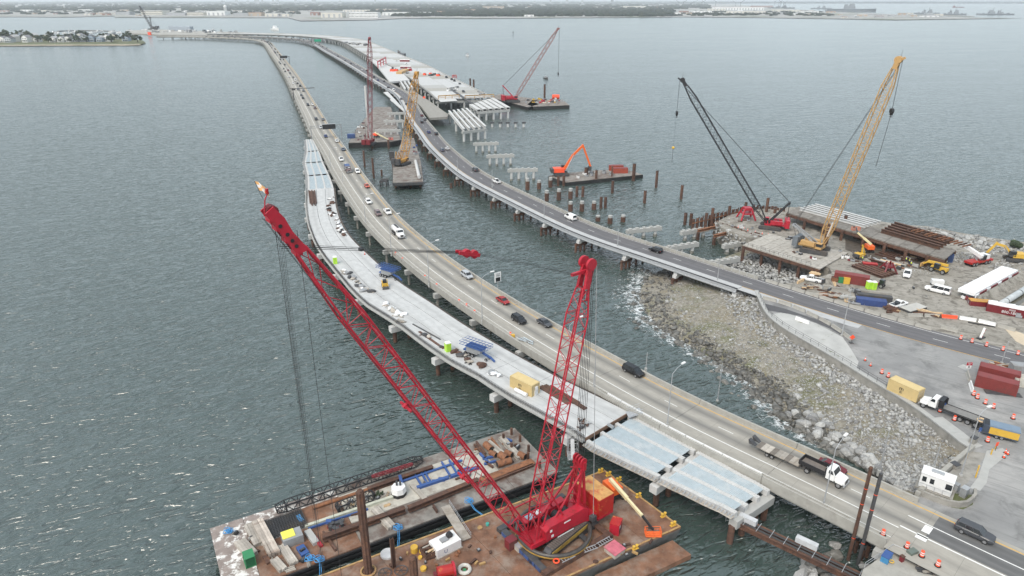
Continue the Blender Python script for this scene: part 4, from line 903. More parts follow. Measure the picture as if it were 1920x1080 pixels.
rock_mass('rock_cover',dry,ROCK,'grey loose stones covering the beach and the banks of the island');rock_mass('wet_rock_cover',wet,ROCK_WET,'dark wet stones along the waterline of the beach')
mb=MB()
for px,z in ((R_POCKET,.6),(R_COFFER,4.5)):
    mb.prism([p.xy for p in P(*px,z=z)],-2.5,z)
tag(mb.build('rock_bed',BEACH),'gravel bed under the riprap below the crane platform','ground',kind='structure')
# surf: broken foam over the shallow water
m,nt,bs=new_mat('surf_foam');v=_coord(nt);tr=nt.nodes.new('ShaderNodeBsdfTransparent');mx=nt.nodes.new('ShaderNodeMixShader');out=nt.nodes['Material Output']
at_=nt.nodes.new('ShaderNodeAttribute');at_.attribute_name='surf'
f1=_noise(nt,v,.55,8,.72,1.2);f2=_noise(nt,v,2.4,5,.65,.8)
fac=_range(nt,_math(nt,'ADD',_math(nt,'ADD',_math(nt,'MULTIPLY',f1,1.0),_math(nt,'MULTIPLY',f2,.35)),_math(nt,'MULTIPLY',at_.outputs['Fac'],.30)),.90,1.06,0,.8)
bs.inputs['Base Color'].default_value=(.72,.75,.76,1);bs.inputs['Roughness'].default_value=.7
nt.links.new(fac,mx.inputs[0]);nt.links.new(tr.outputs[0],mx.inputs[1]);nt.links.new(bs.outputs[0],mx.inputs[2]);nt.links.new(mx.outputs[0],out.inputs['Surface'])
mb=MB();vals=[];nf=14
for j in range(nf+1):
    f=.90+.62*j/nf
    for i in range(n_):x,y=aa[i]+(b_[i]-aa[i])*f;mb.v.append((x,y,.05+.05*mnoise.noise((x,y,0))));vals.append(max(0,1-abs((f-1.06)/.40))*(1.0 if i/n_<.82 else .3))
mb.f=[(j*n_+i,j*n_+i+1,(j+1)*n_+i+1,(j+1)*n_+i) for j in range(nf) for i in range(n_-1)];mb.m=[0]*len(mb.f)
surf=mb.build('surf',m);ca=surf.data.attributes.new('surf','FLOAT','POINT');ca.data.foreach_set('value',vals);tag(surf,'white surf breaking on the stony beach','surf',kind='stuff')
# ---------------------------------------------------------------- road vehicles
CARCOL={'white':(.74,.74,.73),'black':(.012,.012,.014),'dark grey':(.06,.063,.07),'grey':(.16,.165,.175),'silver':(.40,.42,.44),'red':(.30,.018,.02),'maroon':(.13,.012,.018),'orange red':(.50,.09,.05),'mauve grey':(.17,.12,.12),'blue':(.02,.04,.17),'blue grey':(.10,.12,.16),'tan':(.35,.30,.22),'dark blue':(.015,.025,.07)}
CARM={k:paint('car_paint_'+k.replace(' ','_'),v,.22) for k,v in CARCOL.items()}
RIM=mat('wheel_rim',(.35,.35,.36),.4,.1,2,metal=.6);LAMP_W=mat('clear_lamp',(.7,.7,.68),.15,.05,2);LAMP_R=mat('red_lamp',(.35,.015,.015),.25,.05,2)
SHAPES={ # L, W, H, belt, cabin foot x0 x1, roof x0 x1, wheel radius
    'sedan':(4.75,1.84,1.45,.93,-1.85,1.15,-1.05,.25,.33),'suv':(4.8,1.94,1.74,1.08,-2.25,1.2,-1.95,.42,.37),'large suv':(5.1,2.02,1.8,1.12,-2.4,1.25,-2.1,.45,.40),
    'minivan':(5.15,2.0,1.76,1.05,-2.45,1.6,-2.2,.65,.35),'van':(5.7,2.05,2.2,1.25,-2.78,2.0,-2.7,1.05,.36),'passenger van':(6.2,2.05,2.15,1.2,-3.0,1.9,-2.9,1.0,.37),'pickup':(5.8,2.03,1.86,1.12,-.75,1.35,-.5,.5,.40)}
def car_geo(kind):
    L,W,H,bl,c0,c1,r0,r1,wr=SHAPES[kind];h=L/2;w=W/2;g={}
    nose=.72 if kind in ('sedan',) else .84;tail=.96 if kind in ('sedan','pickup') else 1.0
    st=[(-h,.48,bl*.86*tail,w*.86),(-h+.12,.34,bl*tail,w*.95),(-h*.6,.28,bl*1.02*tail,w),(0,.27,bl*1.0,w),(c1-.15,.28,bl*1.0,w),(h*.78,.30,bl*.93,w*.96),(h-.15,.36,bl*.86,w*.88),(h,.48,bl*nose,w*.74)]
    b=MB();b.loft([[(x,-q*.9,a),(x,q*.9,a),(x,q,a+.22),(x,q,t-.13),(x,q*.90,t),(x,-q*.90,t),(x,-q,t-.13),(x,-q,a+.22)] for x,a,t,q in st]);
    q=MB();wb,wt=w*.88,w*.72
    fr=[(c0,-wb,bl-.03),(c1,-wb,bl-.03),(c1,wb,bl-.03),(c0,wb,bl-.03),(r0,-wt,H-.05),(r1,-wt,H-.05),(r1,wt,H-.05),(r0,wt,H-.05)];q.hexa(fr)
    r=MB();r.hexa([(r0-.10,-wt-.03,H-.07),(r1+.10,-wt-.03,H-.07),(r1+.10,wt+.03,H-.07),(r0-.10,wt+.03,H-.07),(r0+.06,-wt+.08,H),(r1-.06,-wt+.08,H),(r1-.06,wt-.08,H),(r0+.06,wt-.08,H)])
    for s in (-1,1):# pillars, a little proud of the glass
        for a0,a1 in ((c0,r0),(c1,r1)):r.bar((a0,s*(wb+.01),bl-.04),(a1,s*(wt+.01),H-.05),.10,.07)
        n=2 if L>4.9 else 1
        for i in range(n):f=(i+1)/(n+1);r.bar((c0+(c1-c0)*f,s*(wb+.015),bl-.04),(r0+(r1-r0)*f,s*(wt+.015),H-.05),.09,.05)
    if kind == 'van':
        x0=-.1
        for s in (-1,1):r.hexa([(c0,s*(wb+.02),bl-.05),(x0,s*(wb+.02),bl-.05),(x0,s*(wb-.2),bl-.05),(c0,s*(wb-.2),bl-.05),(r0,s*(wt+.03),H-.05),(x0,s*(wt+.03),H-.05),(x0,s*(wt-.2),H-.05),(r0,s*(wt-.2),H-.05)])
    if kind == 'pickup':
        q.box((-h*.56,0,bl*tail+.02),(h*.70,W*.78,.05))
        for s in (-1,1):r.box((-h*.56,s*w*.86,bl*tail+.08),(h*.82,.16,.16))
        r.box((-h+.08,0,bl*tail+.06),(.12,W*.84,.14))
    g['body']=b;g['windows']=q;g['roof']=r
    wx=(h*.60,-h*.58);g['wheels']=[(x,s*(w-.10),wr) for x in wx for s in (-1,1)]
    g['front']=[(h-.10,s*w*.62,bl*.70) for s in (-1,1)];g['rear']=[(-h+.02,s*w*.74,bl*.80) for s in (-1,1)];g['dim']=(L,W,H,bl)
    return g
_W=MB();_W.cyl((0,-.12,0),(0,.12,0),1,1,16);_WME=None
WHEEL_ME,RIM_ME={},{}
def wheel(parent,x,y,r,wd=.24,name='wheel',z=None):
    k=(round(r,2),round(wd,2))
    if k not in WHEEL_ME:
        a=MB();a.cyl((0,-wd/2,0),(0,wd/2,0),r,r,16);WHEEL_ME[k]=a.mesh('tyre',RUBBER)
        a=MB();a.cyl((0,-wd/2-.015,0),(0,wd/2+.015,0),r*.62,r*.62,12);RIM_ME[k]=a.mesh('rim',RIM)
    o=put(name,WHEEL_ME[k],parent,(x,y,r if z is None else z));put('rim',RIM_ME[k],o);return o
CAR_ME={}
def car(kind,colour,p,rz,label,group=None,detail=1):
    name={'large suv':'suv','passenger van':'passenger_van'}.get(kind,kind)
    key=(kind,colour)
    if key not in CAR_ME:
        g=car_geo(kind);m=CARM[colour]
        one=MB()
        for q,mi in ((g['body'],0),(g['windows'],1),(g['roof'],0)):one.add(q.v,q.f,mi)
        for x,y,r in g['wheels']:one.cyl((x,y-.12,r),(x,y+.12,r),r,r,10,2)
        for x,y,z in g['rear']:one.box((x,y,z),(.06,.22,.18),0,3)
        for x,y,z in g['front']:one.box((x,y,z),(.16,.28,.13),0,4)
        CAR_ME[key]=(g,g['body'].mesh('car_body',m,False),g['windows'].mesh('car_windows',GLASS),g['roof'].mesh('car_roof',m),one.mesh('far_car',[m,GLASS,RUBBER,LAMP_R,LAMP_W]))
    g,mb_,mw,mr,mone=CAR_ME[key];cat={'sedan':'car','suv':'car','large suv':'car','minivan':'car','pickup':'pickup truck'}.get(kind,'van')
    if not detail:o=put(name,mone,None,p,(0,0,rz));return tag(o,label,cat,group)
    t=thing(name,label,cat,p,rz,group)
    put('body',mb_,t);put('windows',mw,t);put('roof',mr,t)
    for x,y,r in g['wheels']:wheel(t,x,y,r)
    for nm,key_,m,d in (('headlight','front',LAMP_W,(.14,.32,.14)),('taillight','rear',LAMP_R,(.06,.2,.22))):
        me=bpy.data.meshes.get(nm+'_lens')
        if me is None:q=MB();q.box((0,0,0),d);me=q.mesh(nm+'_lens',m)
        for c in g[key_]:put(nm,me,t,c)
    L,W,H,bl=g['dim'];q=MB();q.box((L/2-.02,0,.5),(.1,W*.5,.2));q.box((-L/2+.02,0,.45),(.1,W*.7,.16));q.build('bumper_trim',BLACK,t,False)
    for s in (-1,1):q=MB();q.box((.75,s*(W/2+.08),bl+.06),(.14,.2,.14));q.build('wing_mirror',CARM[colour],t,False)
    return t
def on_road(path,px,py,away,z=6.0):
    p=at(px,py,z+.02);d,o=path.near(p);a=path.ang(d);return p,a if away else a+math.pi
def near_cars(path,away,rows):
    for (x,y,kind,col,lab) in rows:p,a=on_road(path,x,y,away);car(kind,col,p,a,lab)
near_cars(PA,False,[(1826,1004,'large suv','dark grey','dark grey car with roof rails at the foot of the left bridge, nearest the viewer'),(1559,880,'sedan','maroon','maroon sedan half hidden behind the white dump truck'),(1187,700,'minivan','black','black minivan alone in the right lane behind the lamp post'),
    (1021,609,'sedan','dark grey','dark grey sedan driving beside a black one'),(973,603,'suv','black','black tall car beside the dark grey sedan'),(943,567,'sedan','red','bright red low car on the concrete bridge'),(876,520,'suv','silver','silver blue car near the solar speed sign'),
    (727,400,'pickup','white','white pickup with a black bed cover just ahead of the tanker truck'),(709,403,'suv','mauve grey','mauve grey car beside the white pickup'),(691,381,'suv','white','white car alone between the orange red car and the mauve grey one'),(688,351,'sedan','orange red','orange red car near the right parapet'),
    (670.5,324,'large suv','white','white car beside the blue dump truck'),(640,301,'pickup','white','white pickup below the overhead message sign'),(643.7,282,'sedan','blue grey','blue grey car ahead of the white pickup below the message sign'),(632,266,'sedan','white','white car just below the overhead message sign'),(611,257,'sedan','blue','blue car partly under the overhead message sign'),
    (602,241,'suv','white','white car above the message sign, left lane'),(614.6,239,'suv','black','black car above the message sign, right lane'),(593,225,'suv','dark grey','dark grey car second row above the message sign, left lane'),(606,225.5,'sedan','grey','grey car second row above the message sign, right lane')])
FARQ='cars queuing on the far stretch of the left bridge'
for (x,y,k,c) in [(591,204,'suv','mauve grey'),(577.6,198,'suv','dark grey'),(586.5,197,'sedan','white'),(568,185,'sedan','black'),(565,180,'sedan','dark grey'),(569,171.5,'suv','grey'),(559,169,'suv','grey'),(563,162.5,'suv','black'),(550,157.5,'suv','white'),(558,157.5,'sedan','black'),(554,151.5,'van','white'),(550,146,'sedan','grey'),(541.5,145.5,'sedan','white'),(544,138.5,'suv','grey'),(535,135,'sedan','black'),(540.5,133,'suv','maroon'),(532,130,'sedan','dark grey'),(534,122.5,'suv','black'),(526,120.5,'sedan','dark grey'),(524,117.8,'suv','grey')]:
    p,a=on_road(PA,x,y,False);car(k,c,p,a,'%s car in the long queue far up the left bridge' % c,FARQ,0)
d=PA.near(at(524,113,6))[0]
while d<PA.L-120:
    for o in (1.8,5.5):
        if random.random()<.62:
            dd=d+random.uniform(-3,3);p=PA.pos(dd,o,6.02);c=random.choice(('white','black','dark grey','grey','silver','maroon','dark grey','black'));car(random.choice(('sedan','suv','suv')),c,p,PA.ang(dd)+math.pi,'%s car in the long queue far up the left bridge' % c,FARQ,0)
    d += random.uniform(13,22)
near_cars(PB,True,[(1229,472,'suv','black','black car on the asphalt bridge, nearest the shore'),(1069.5,411,'van','white','white panel van driving away on the asphalt bridge'),(930.6,342.5,'pickup','white','white pickup driving away on the asphalt bridge'),(891,320.5,'suv','dark grey','dark car ahead of the white pickup on the asphalt bridge'),
    (829.4,283,'sedan','blue grey','blue grey car beside a white one on the asphalt bridge'),(838.5,280.3,'sedan','white','white sedan beside the blue grey one on the asphalt bridge'),(804,249.5,'sedan','blue','bright blue car beside a black one on the asphalt bridge'),(818,252.6,'suv','black','black car beside the bright blue one on the asphalt bridge'),
    (791,230.5,'suv','black','black car in the left lane where the asphalt turns dark'),(797.4,225.5,'suv','dark grey','dark car in the right lane where the asphalt turns dark'),(791,218,'sedan','maroon','maroon car beside the old deck stub')])
FARB='cars on the far stretch of the asphalt bridge'
for (x,y,k,c) in [(762,196.5,'suv','dark grey'),(752.6,187,'suv','dark grey'),(738,170.5,'van','white'),(728,165.5,'suv','black'),(720,153.5,'sedan','dark grey'),(708.5,151.5,'sedan','blue'),(701,145.7,'suv','black'),(687.8,133.5,'suv','black'),(679,131.6,'sedan','white'),(667.8,122.3,'sedan','white'),(658,120,'suv','dark grey'),(647,114.6,'sedan','black'),(634,106.5,'suv','black'),(626,98.6,'van','white'),(613,91,'suv','dark grey'),(605,88,'sedan','black')]:
    p,a=on_road(PB,x,y,True);car(k,c,p,a,'%s %s far up the asphalt bridge' % (c,'van' if k == 'van' else 'car'),FARB,0)
d=PB.near(at(597,84,6))[0]
while d<PB.L-60:
    for o in (2.2,5.8):
        if random.random()<.45:p=PB.pos(d,o,6.02);c=random.choice(('white','black','dark grey','grey'));car(random.choice(('sedan','suv')),c,p,PB.ang(d),'%s car far up the asphalt bridge' % c,FARB,0)
    d += random.uniform(18,34)
def truck_cab(t,x,m,w=2.4,day=True):
    """bonneted truck cab, nose to +x, rear of cab at x"""
    q=MB();q.loft([[(x+a,-b,z0),(x+a,b,z0),(x+a,b,z1),(x+a,-b,z1)] for a,b,z0,z1 in ((0,w/2,.9,2.0),(1.35,w/2,.9,2.0),(1.4,w*.40,.9,1.85),(2.8,w*.34,.75,1.6),(2.95,w*.30,.8,1.45))]);q.build('bonnet',m,t,False)
    q=MB();q.hexa([(x,-w/2,2.0),(x+1.4,-w/2,2.0),(x+1.4,w/2,2.0),(x,w/2,2.0),(x,-w*.46,2.75),(x+.95,-w*.46,2.75),(x+.95,w*.46,2.75),(x,w*.46,2.75)]);q.build('cab',m,t,False)
    q=MB();q.hexa([(x+1.12,-w*.43,2.06),(x+1.42,-w*.43,2.03),(x+1.42,w*.43,2.03),(x+1.12,w*.43,2.06),(x+.9,-w*.41,2.68),(x+1.02,-w*.41,2.66),(x+1.02,w*.41,2.66),(x+.9,w*.41,2.68)])
    q.build('windscreen',GLASS,t,False)
    for s in (-1,1):q=MB();q.hexa([(x+.35,s*(w/2-.03),2.05),(x+1.2,s*(w/2-.03),2.05),(x+1.2,s*(w/2+.015),2.05),(x+.35,s*(w/2+.015),2.05),(x+.35,s*(w*.45),2.62),(x+.9,s*(w*.45),2.62),(x+.9,s*(w*.475),2.62),(x+.35,s*(w*.475),2.62)]);q.build('side_window',GLASS,t,False)
    for s in (-1,1):
        q=MB();q.box((x+2.2,s*w*.42,1.05),(1.2,.42,.3));q.build('mudguard',m,t,False)
        q=MB();q.box((x+2.9,s*w*.27,1.25),(.1,.3,.2));q.build('headlight',LAMP_W,t,False)
        q=MB();q.cyl((x-.1,s*w*.35,1.),(x-.1,s*w*.35,2.9),.09,.09,8);q.build('exhaust_stack',GALV,t,False)
    q=MB();q.box((x+2.98,0,1.15),(.08,1.0,.7));q.build('grille',DARK,t,False)
    q=MB();q.box((x+3.0,0,.68),(.2,w*.9,.3));q.build('bumper',GALV,t,False)
    for s in (-1,1):wheel(t,x+2.15,s*(w/2-.15),.5,.3)
def axles(t,xs,w=2.4,r=.5,dual=.5):
    for x in xs:
        for s in (-1,1):wheel(t,x,s*(w/2-dual/2),r,dual)
def frame(t,x0,x1,m=BLACK):
    q=MB()
    for s in (-1,1):q.box(((x0+x1)/2,s*.42,.85),(x1-x0,.14,.3))
    q.build('chassis',m,t,False)
# white truck with black dump body towing an empty flat trailer
p,a=on_road(PA,1549,897,False);t=thing('dump_truck','white truck with a black open dump body, towing an empty trailer','truck',p,a);truck_cab(t,.2,CARM['white']);frame(t,-4.4,2.4);axles(t,(-2.9,))
q=MB();q.box((-2.2,0,1.25),(4.4,2.35,.16));[q.box((-2.2,s*1.18,1.65),(4.4,.1,.7)) for s in (-1,1)];q.box((-4.42,0,1.65),(.1,2.4,.7));q.box((.02,0,1.9),(.1,2.4,1.3));q.box((.25,0,2.6),(.5,2.2,.12));q.build('dump_body',BLACK,t,False)
q=MB();q.box((-2.2,0,1.36),(4.2,2.2,.05));q.build('load_floor',mat('worn_load_floor',(.16,.14,.125),.9,.25,1.),t,False);q=MB();q.box((-5.0,0,.8),(.5,.9,.3));q.build('orange_hitch_cover',SAFETY,t,False)
p2,a2=on_road(PA,1457,858,False);t=thing('flat_trailer','empty low flat trailer with worn planks behind the white dump truck','trailer',p2,a2);frame(t,-3.6,4.6);axles(t,(-1.4,-.5),2.3,.38,.28)
for k in range(9):q=MB();q.box((-3.6+.45+k*.86,0,.98+.012*(k % 2)),(.83,2.25,.1));q.build('plank',TIMBER if k % 3 else mat('dark_planks',(.16,.14,.12),.9,.25,1.),t,False)
q=MB()
for s in (-.7,.7):q.hexa([(-4.9,s-.4,1.0),(-3.65,s-.4,1.0),(-3.65,s+.4,1.0),(-4.9,s+.4,1.0),(-5.1,s-.4,1.75),(-4.95,s-.4,1.8),(-4.95,s+.4,1.8),(-5.1,s+.4,1.75)])
q.build('loading_ramp',DARK,t,False);q=MB();q.box((4.3,0,1.15),(.15,2.2,.4));q.bar((4.6,.4,.8),(5.8,0,.75),.16);q.bar((4.6,-.4,.8),(5.8,0,.75),.16);q.build('drawbar',DARK,t,False)
# white tanker truck, blue dump truck, bus-like van
p,a=on_road(PA,747,442,False);t=thing('tanker_truck','white tanker truck on the concrete bridge behind the white pickup','truck',p,a);truck_cab(t,1.2,CARM['white']);frame(t,-4.6,3.4);axles(t,(-3.6,-2.5,-1.3))
q=MB();q.loft([[(x,r*1.18*math.cos(k*.785),1.95+r*math.sin(k*.785)) for k in range(8)] for x,r in ((-4.6,.7),(-4.4,1.),(.7,1.),(.9,.7))]);q.build('tank',WHITE,t,False,True);q=MB();q.box((-1.8,0,3.0),(4.2,.7,.14));q.build('top_walkway',DARK,t,False)
p,a=on_road(PA,653,322,False);t=thing('dump_truck','dark truck with a blue covered dump body','truck',p,a);truck_cab(t,.6,CARM['mauve grey']);frame(t,-4.6,2.8);axles(t,(-3.4,-2.3));q=MB();q.box((-2.1,0,1.9),(5,2.4,1.5));q.build('dump_body',CARM['dark blue'],t,False);q=MB();q.box((-2.1,0,2.7),(4.8,2.2,.2));q.build('cover',CONT_BLUE,t,False)
# flatbed tow truck and compressor parked on the apron
def along(a_px,b_px,z=6.):A,B=at(*a_px,z),at(*b_px,z);return (A+B)/2,math.atan2(A.y-B.y,A.x-B.x),(A-B).length
c,a,L=along((1738,762),(1838,800));t=thing('flatbed_truck','white truck with a long empty grey flatbed parked by the sea wall','truck',c,a);truck_cab(t,2.9,CARM['white']);frame(t,-6,5);axles(t,(-1.4,-2.7,-4.0))
q=MB();q.box((-1.7,0,1.32),(8.6,2.5,.14));q.build('flatbed',mat('worn_steel_bed',(.20,.195,.185),.7,.2,1.),t,False);q=MB();[q.box((-1.7,s*1.26,1.42),(8.6,.08,.16)) for s in (-1,1)];q.build('side_rail',BLACK,t,False)
q=MB();q.box((2.5,0,2.1),(.14,2.4,1.6));q.box((2.3,0,2.85),(.8,2.5,.14));[q.box((2.1,s*1.1,2.1),(.9,.12,1.5)) for s in (-1,1)];q.build('headboard',BLACK,t,False);q=MB();q.torus((-4.6,.2,1.5),.7,.13,16,6);q.build('rope_coil',TIMBER_NEW,t,False)
q=MB();q.box((2.0,-.7,1.55),(.4,.4,.35));q.build('blue_drum',BLUE,t,False)
c,a,L=along((1846,812),(1900,826));t=thing('compressor_trailer','yellow and slate blue towed compressor on the apron','compressor',c,a);q=MB();q.box((0,0,1.45),(5.4,2.1,1.5));q.build('yellow_body',YELLOW,t,False)
q=MB();q.box((-.4,0,2.32),(4.7,2.25,.26));q.build('slate_roof',mat('slate_blue_paint',(.16,.22,.29),.5,.08,1),t,False);q=MB();q.box((2.3,0,1.6),(1.0,2.14,1.62));q.box((0,0,.66),(5.5,2.16,.2));q.build('dark_end',mat('dark_slate_paint',(.05,.065,.09),.5),t,False)
for k in range(4):q=MB();q.box((1.98+.22*k,0,2.43),(.16,1.8,.06));q.build('roof_louvre',BLACK,t,False)
for k in range(3):q=MB();q.box((-1.7+k*1.3,-1.06,1.5),(1.1,.04,1.1));q.build('access_door',YELLOW,t,False)
axles(t,(-.3,.5),2.1,.36,.25);q=MB();q.bar((2.7,.5,.6),(4.4,0,.55),.14);q.bar((2.7,-.5,.6),(4.4,0,.55),.14);q.build('drawbar',BLACK,t,False)
# work-site vehicles
def facing(px0,px1):A,B=at(*px0,6),at(*px1,6);return math.atan2(B.y-A.y,B.x-A.x)
for (x,y,f0,f1,kind,lab) in [(1520,527,(1538,530),(1502,523),'pickup','white crew pickup beside the tan plywood stack'),(1700,517,(1703,508),(1699,522),'pickup','white pickup facing the viewer, before the yellow telehandler'),(1757,548,(1778,552),(1737,542),'passenger van','long white passenger van in the middle of the muddy yard'),(1684,575,(1670,579),(1698,570),'pickup','white pickup with an open bed beside the flat grey trailer')]:
    car(kind,'white',at(x,y,5.97),facing(f0,f1),lab)
# ---------------------------------------------------------------- street furniture
def lamp_post(base,px_top,reach,label,group=None,z=6.0,hook=None,ang=None):
    p=at(*base,z);h=height_at(p,px_top)-z;t=thing('lamp_post',label,'street lamp',p,0,group);mb=MB();mb.cyl((0,0,-.9),(0,0,.3),.3,.3,8);mb.build('base',CONC_PALE,t,False)
    mb=MB();mb.cyl((0,0,.2),(0,0,h),.12,.07,8);mb.build('pole',GALV,t,False)
    if reach:
        e=Vector((reach*math.cos(ang),reach*math.sin(ang),h+1.1));mb=MB();mb.tube([Vector((0,0,h)),Vector((e.x*.45,e.y*.45,h+.75)),e],.05,6);mb.build('arm',GALV,t,False)
        mb=MB();mb.box((0,0,0),(1.0,.42,.18));o=mb.build('lamp_head',WHITE,t,False);o.location=e;o.rotation_euler=(0,0,ang)
    return t
A_LAMPS=[((620,312),282),((643,340),320),((685.5,417),370),((734,475),409),((804.4,533),461),((904,602),522),((1065,700),610),((1251,796),701),((1543,949),842)]
for b_,tp in A_LAMPS:
    p=at(*b_,6);d,o=PA.near(p);lamp_post(b_,tp,3.2,'tall grey lamp post on the left parapet of the concrete bridge, its arm over the lanes','lamp posts along the concrete bridge',6.0,ang=PA.ang(d)-math.pi/2)
B_LAMPS=[((1345,526),486),((1158,462),433),((1020,407),375),((923,351),325),((858,321),300),((755,199),184),((700,163),150)]
for b_,tp in B_LAMPS:lamp_post(b_,tp-6,0,'slim grey lamp pole on the left edge of the asphalt bridge','poles along the asphalt bridge',6.0)
for b_,tp,r,lab,z in (((1801,892),778,2.0,'tallest lamp post on the plaza, beside the end of the sea wall',6),((1648,884),809,0,'grey pole at the edge of the rocks behind the dump truck',3.),((1751,876),834,0,'short grey pole by the end wall behind the booth',6),((1345,752),680,0,'slim grey pole standing in the water beside the lamp post',0),((1578,629),540,0,'grey pole at the end of the barrier row beside the asphalt road',6),((1878,681),640,0,'thin pole beside the brown red containers',6),((1211,692),661,0,'short black pole on the right parapet beyond the black minivan',6.5),((1113,728),695,0,'dark short lamp pole on the left parapet behind the red mast',6.5)):
    lamp_post(b_,tp,r,lab,None,z,ang=.4)
# overhead message sign, solar speed sign
d,o=PA.near(at(622,258,6));t=thing('message_sign','black overhead message sign on a steel gantry across the concrete bridge','road sign',PA.pos(d,0,6));a,b=PA.pos(d,13.0,6),PA.pos(d,-4,6);mb=MB()
for p in (a,b):mb.cyl((p.x,p.y,4.0),(p.x,p.y,13.4),.22,.22,8)
mb.build('upright',GREY,t);mb=MB()
for z in (12.0,13.2):mb.bar((a.x,a.y,z),(b.x,b.y,z),.22)
for k in range(10):f,g_=k/10,(k+1)/10;mb.bar(a.lerp(b,f)+Vector((0,0,6.0+1.2*(k % 2))),a.lerp(b,g_)+Vector((0,0,6.0+1.2*((k+1) % 2))),.1)
mb.build('truss',GREY,t);mb=MB();mb.bar(PA.pos(d-.6,6.5,12.4),PA.pos(d-.6,-.8,12.4),.9,2.6);mb.build('display_board',BLACK,t);mb=MB();mb.bar(PA.pos(d-.5,6.8,13.95),PA.pos(d-.5,-1,13.95),1.1,.12);mb.build('board_walkway',GALV,t)
d,o=PA.near(at(913,545,7));p=PA.pos(d,-1.1,6.8);t=thing('speed_sign','white speed sign with a black display on the right parapet','road sign',p,PA.ang(d)+math.pi/2);mb=MB();mb.cyl((0,0,0),(0,0,4.2),.09,.09,6);mb.build('pole',GALV,t,False)
mb=MB();mb.box((0,0,3.4),(2.0,.16,2.8));mb.build('board',WHITE,t,False);mb=MB();mb.box((0,.10,2.75),(1.4,.08,1.15));mb.box((0,-.10,2.75),(1.4,.08,1.15));mb.build('display',BLACK,t,False)
for rz,y in ((0,-.11),(math.pi,.11)):text_piece('lettering','YOUR\nSPEED',.5,BLACK,t,(0,y,4.1),(math.pi/2,0,rz),.004)
for (x,y,n,f) in ((526,118,8,0),(560,184,9,1)):# smaller gantries far up the bridge
    d,o=PA.near(at(x,y,6));t=thing('message_sign',('farthest dark sign gantry near the bend of the concrete bridge','T shaped sign gantry on the left parapet half way up the concrete bridge')[f],'road sign',PA.pos(d,0,6));mb=MB();p=PA.pos(d,13 if f else -3,6);mb.cyl((p.x,p.y,4),(p.x,p.y,14),.4,.3,6);mb.bar(PA.pos(d,15 if f else 5,13.6),PA.pos(d,-4,13.6),.5);mb.build('gantry',DARK,t)
    mb=MB();mb.bar(PA.pos(d,8,13) if not f else PA.pos(d,14,13),PA.pos(d,-1,13) if not f else PA.pos(d,11,13),.5,3 if not f else 1.4);mb.build('board',BLACK if not f else DARK,t)
d,o=PB.near(at(608,82,8));t=thing('direction_sign','green road sign over the far bend of the asphalt bridge','road sign',PB.pos(d,0,6));mb=MB();[mb.cyl(PB.pos(d,q,4),PB.pos(d,q,14.5),.3,.3,6) for q in (-2,12)];mb.bar(PB.pos(d,-2,14),PB.pos(d,12,14),.4);mb.build('gantry',GREY,t);mb=MB();mb.bar(PB.pos(d-.6,-1,13.8),PB.pos(d-.6,10.5,13.8),.3,4);mb.build('board',mat('sign_green',(.01,.33,.18),.5,.05,1),t)
# traffic drums
DRUM={}
def drum(x,y,label,group,z=6.0,s=1.):
    if not DRUM:
        a=MB();a.cyl((0,0,.0),(0,0,.10),.45,.45,12);DRUM['base']=a.mesh('drum_base',RUBBER)
        for nm,m,bands in (('orange_band',SAFETY,((.1,.32,.30,.29),(.5,.66,.28,.27),(.84,1.0,.26,.25),(1.0,1.06,.2,.12))),('white_band',WHITE,((.32,.5,.288,.283),(.66,.84,.268,.262)))):
            a=MB();[a.cyl((0,0,z0),(0,0,z1),r0,r1,12) for z0,z1,r0,r1 in bands];DRUM[nm]=a.mesh(nm,m)
    t=thing('traffic_drum',label,'traffic barrel',at(x,y,z),random.random(),group);put('rubber_base',DRUM['base'],t);put('orange_bands',DRUM['orange_band'],t);put('white_bands',DRUM['white_band'],t)
for x,y in ((742,478),(755,489),(797,522),(819,538),(861,568),(875,576),(890,588),(957,630)):drum(x,y,'orange and white drum along the left shoulder of the concrete bridge','drums on the bridge shoulder')
for x,y in ((1801,636),(1822,642),(1849,649),(1880,657),(1908,665)):drum(x,y,'orange and white drum on the right edge of the asphalt road','drums along the asphalt road')
for x,y in ((1825,741),(1832,747),(1847,757),(1862,765),(1899,785)):drum(x,y,'orange and white drum in the row below the brown red containers','drums in a row on the plaza')
for x,y in ((1653,700),(1665,707),(1726,747),(1749,763),(1762,772),(1789,788),(1851,828)):drum(x,y,'orange and white drum close to the sea wall and the parked flatbed','drums along the sea wall')
for x,y in ((1655,1003),(1700,1027),(1728,1043),(1758,1061)):drum(x,y,'orange and white drum at the lower left end of the concrete bridge','drums at the bridge foot')
CONE=None
def cone(x,y,label,group,z=6.):
    global CONE
    if CONE is None:a=MB();a.box((0,0,.03),(.55,.55,.06),0,1);a.cyl((0,0,.06),(0,0,.40),.20,.12,10,0);a.cyl((0,0,.40),(0,0,.60),.12,.075,10,2);a.cyl((0,0,.60),(0,0,.9),.075,.03,10,0);CONE=a.mesh('traffic_cone',[SAFETY,RUBBER,WHITE])
    tag(put('traffic_cone',CONE,None,at(x,y,z),(0,0,random.random())),label,'traffic cone',group)
for x,y in ((1622,676),(1632,686),(1889,852),(1882,858),(1885,849)):cone(x,y,'orange traffic cone standing on the plaza','cones on the plaza')
for x,y in ((1384,427),(1395,430),(1402,433),(1416,436),(1429,439),(1440,442)):cone(x,y,'orange cone in the row before the black crane','cones before the black crane')
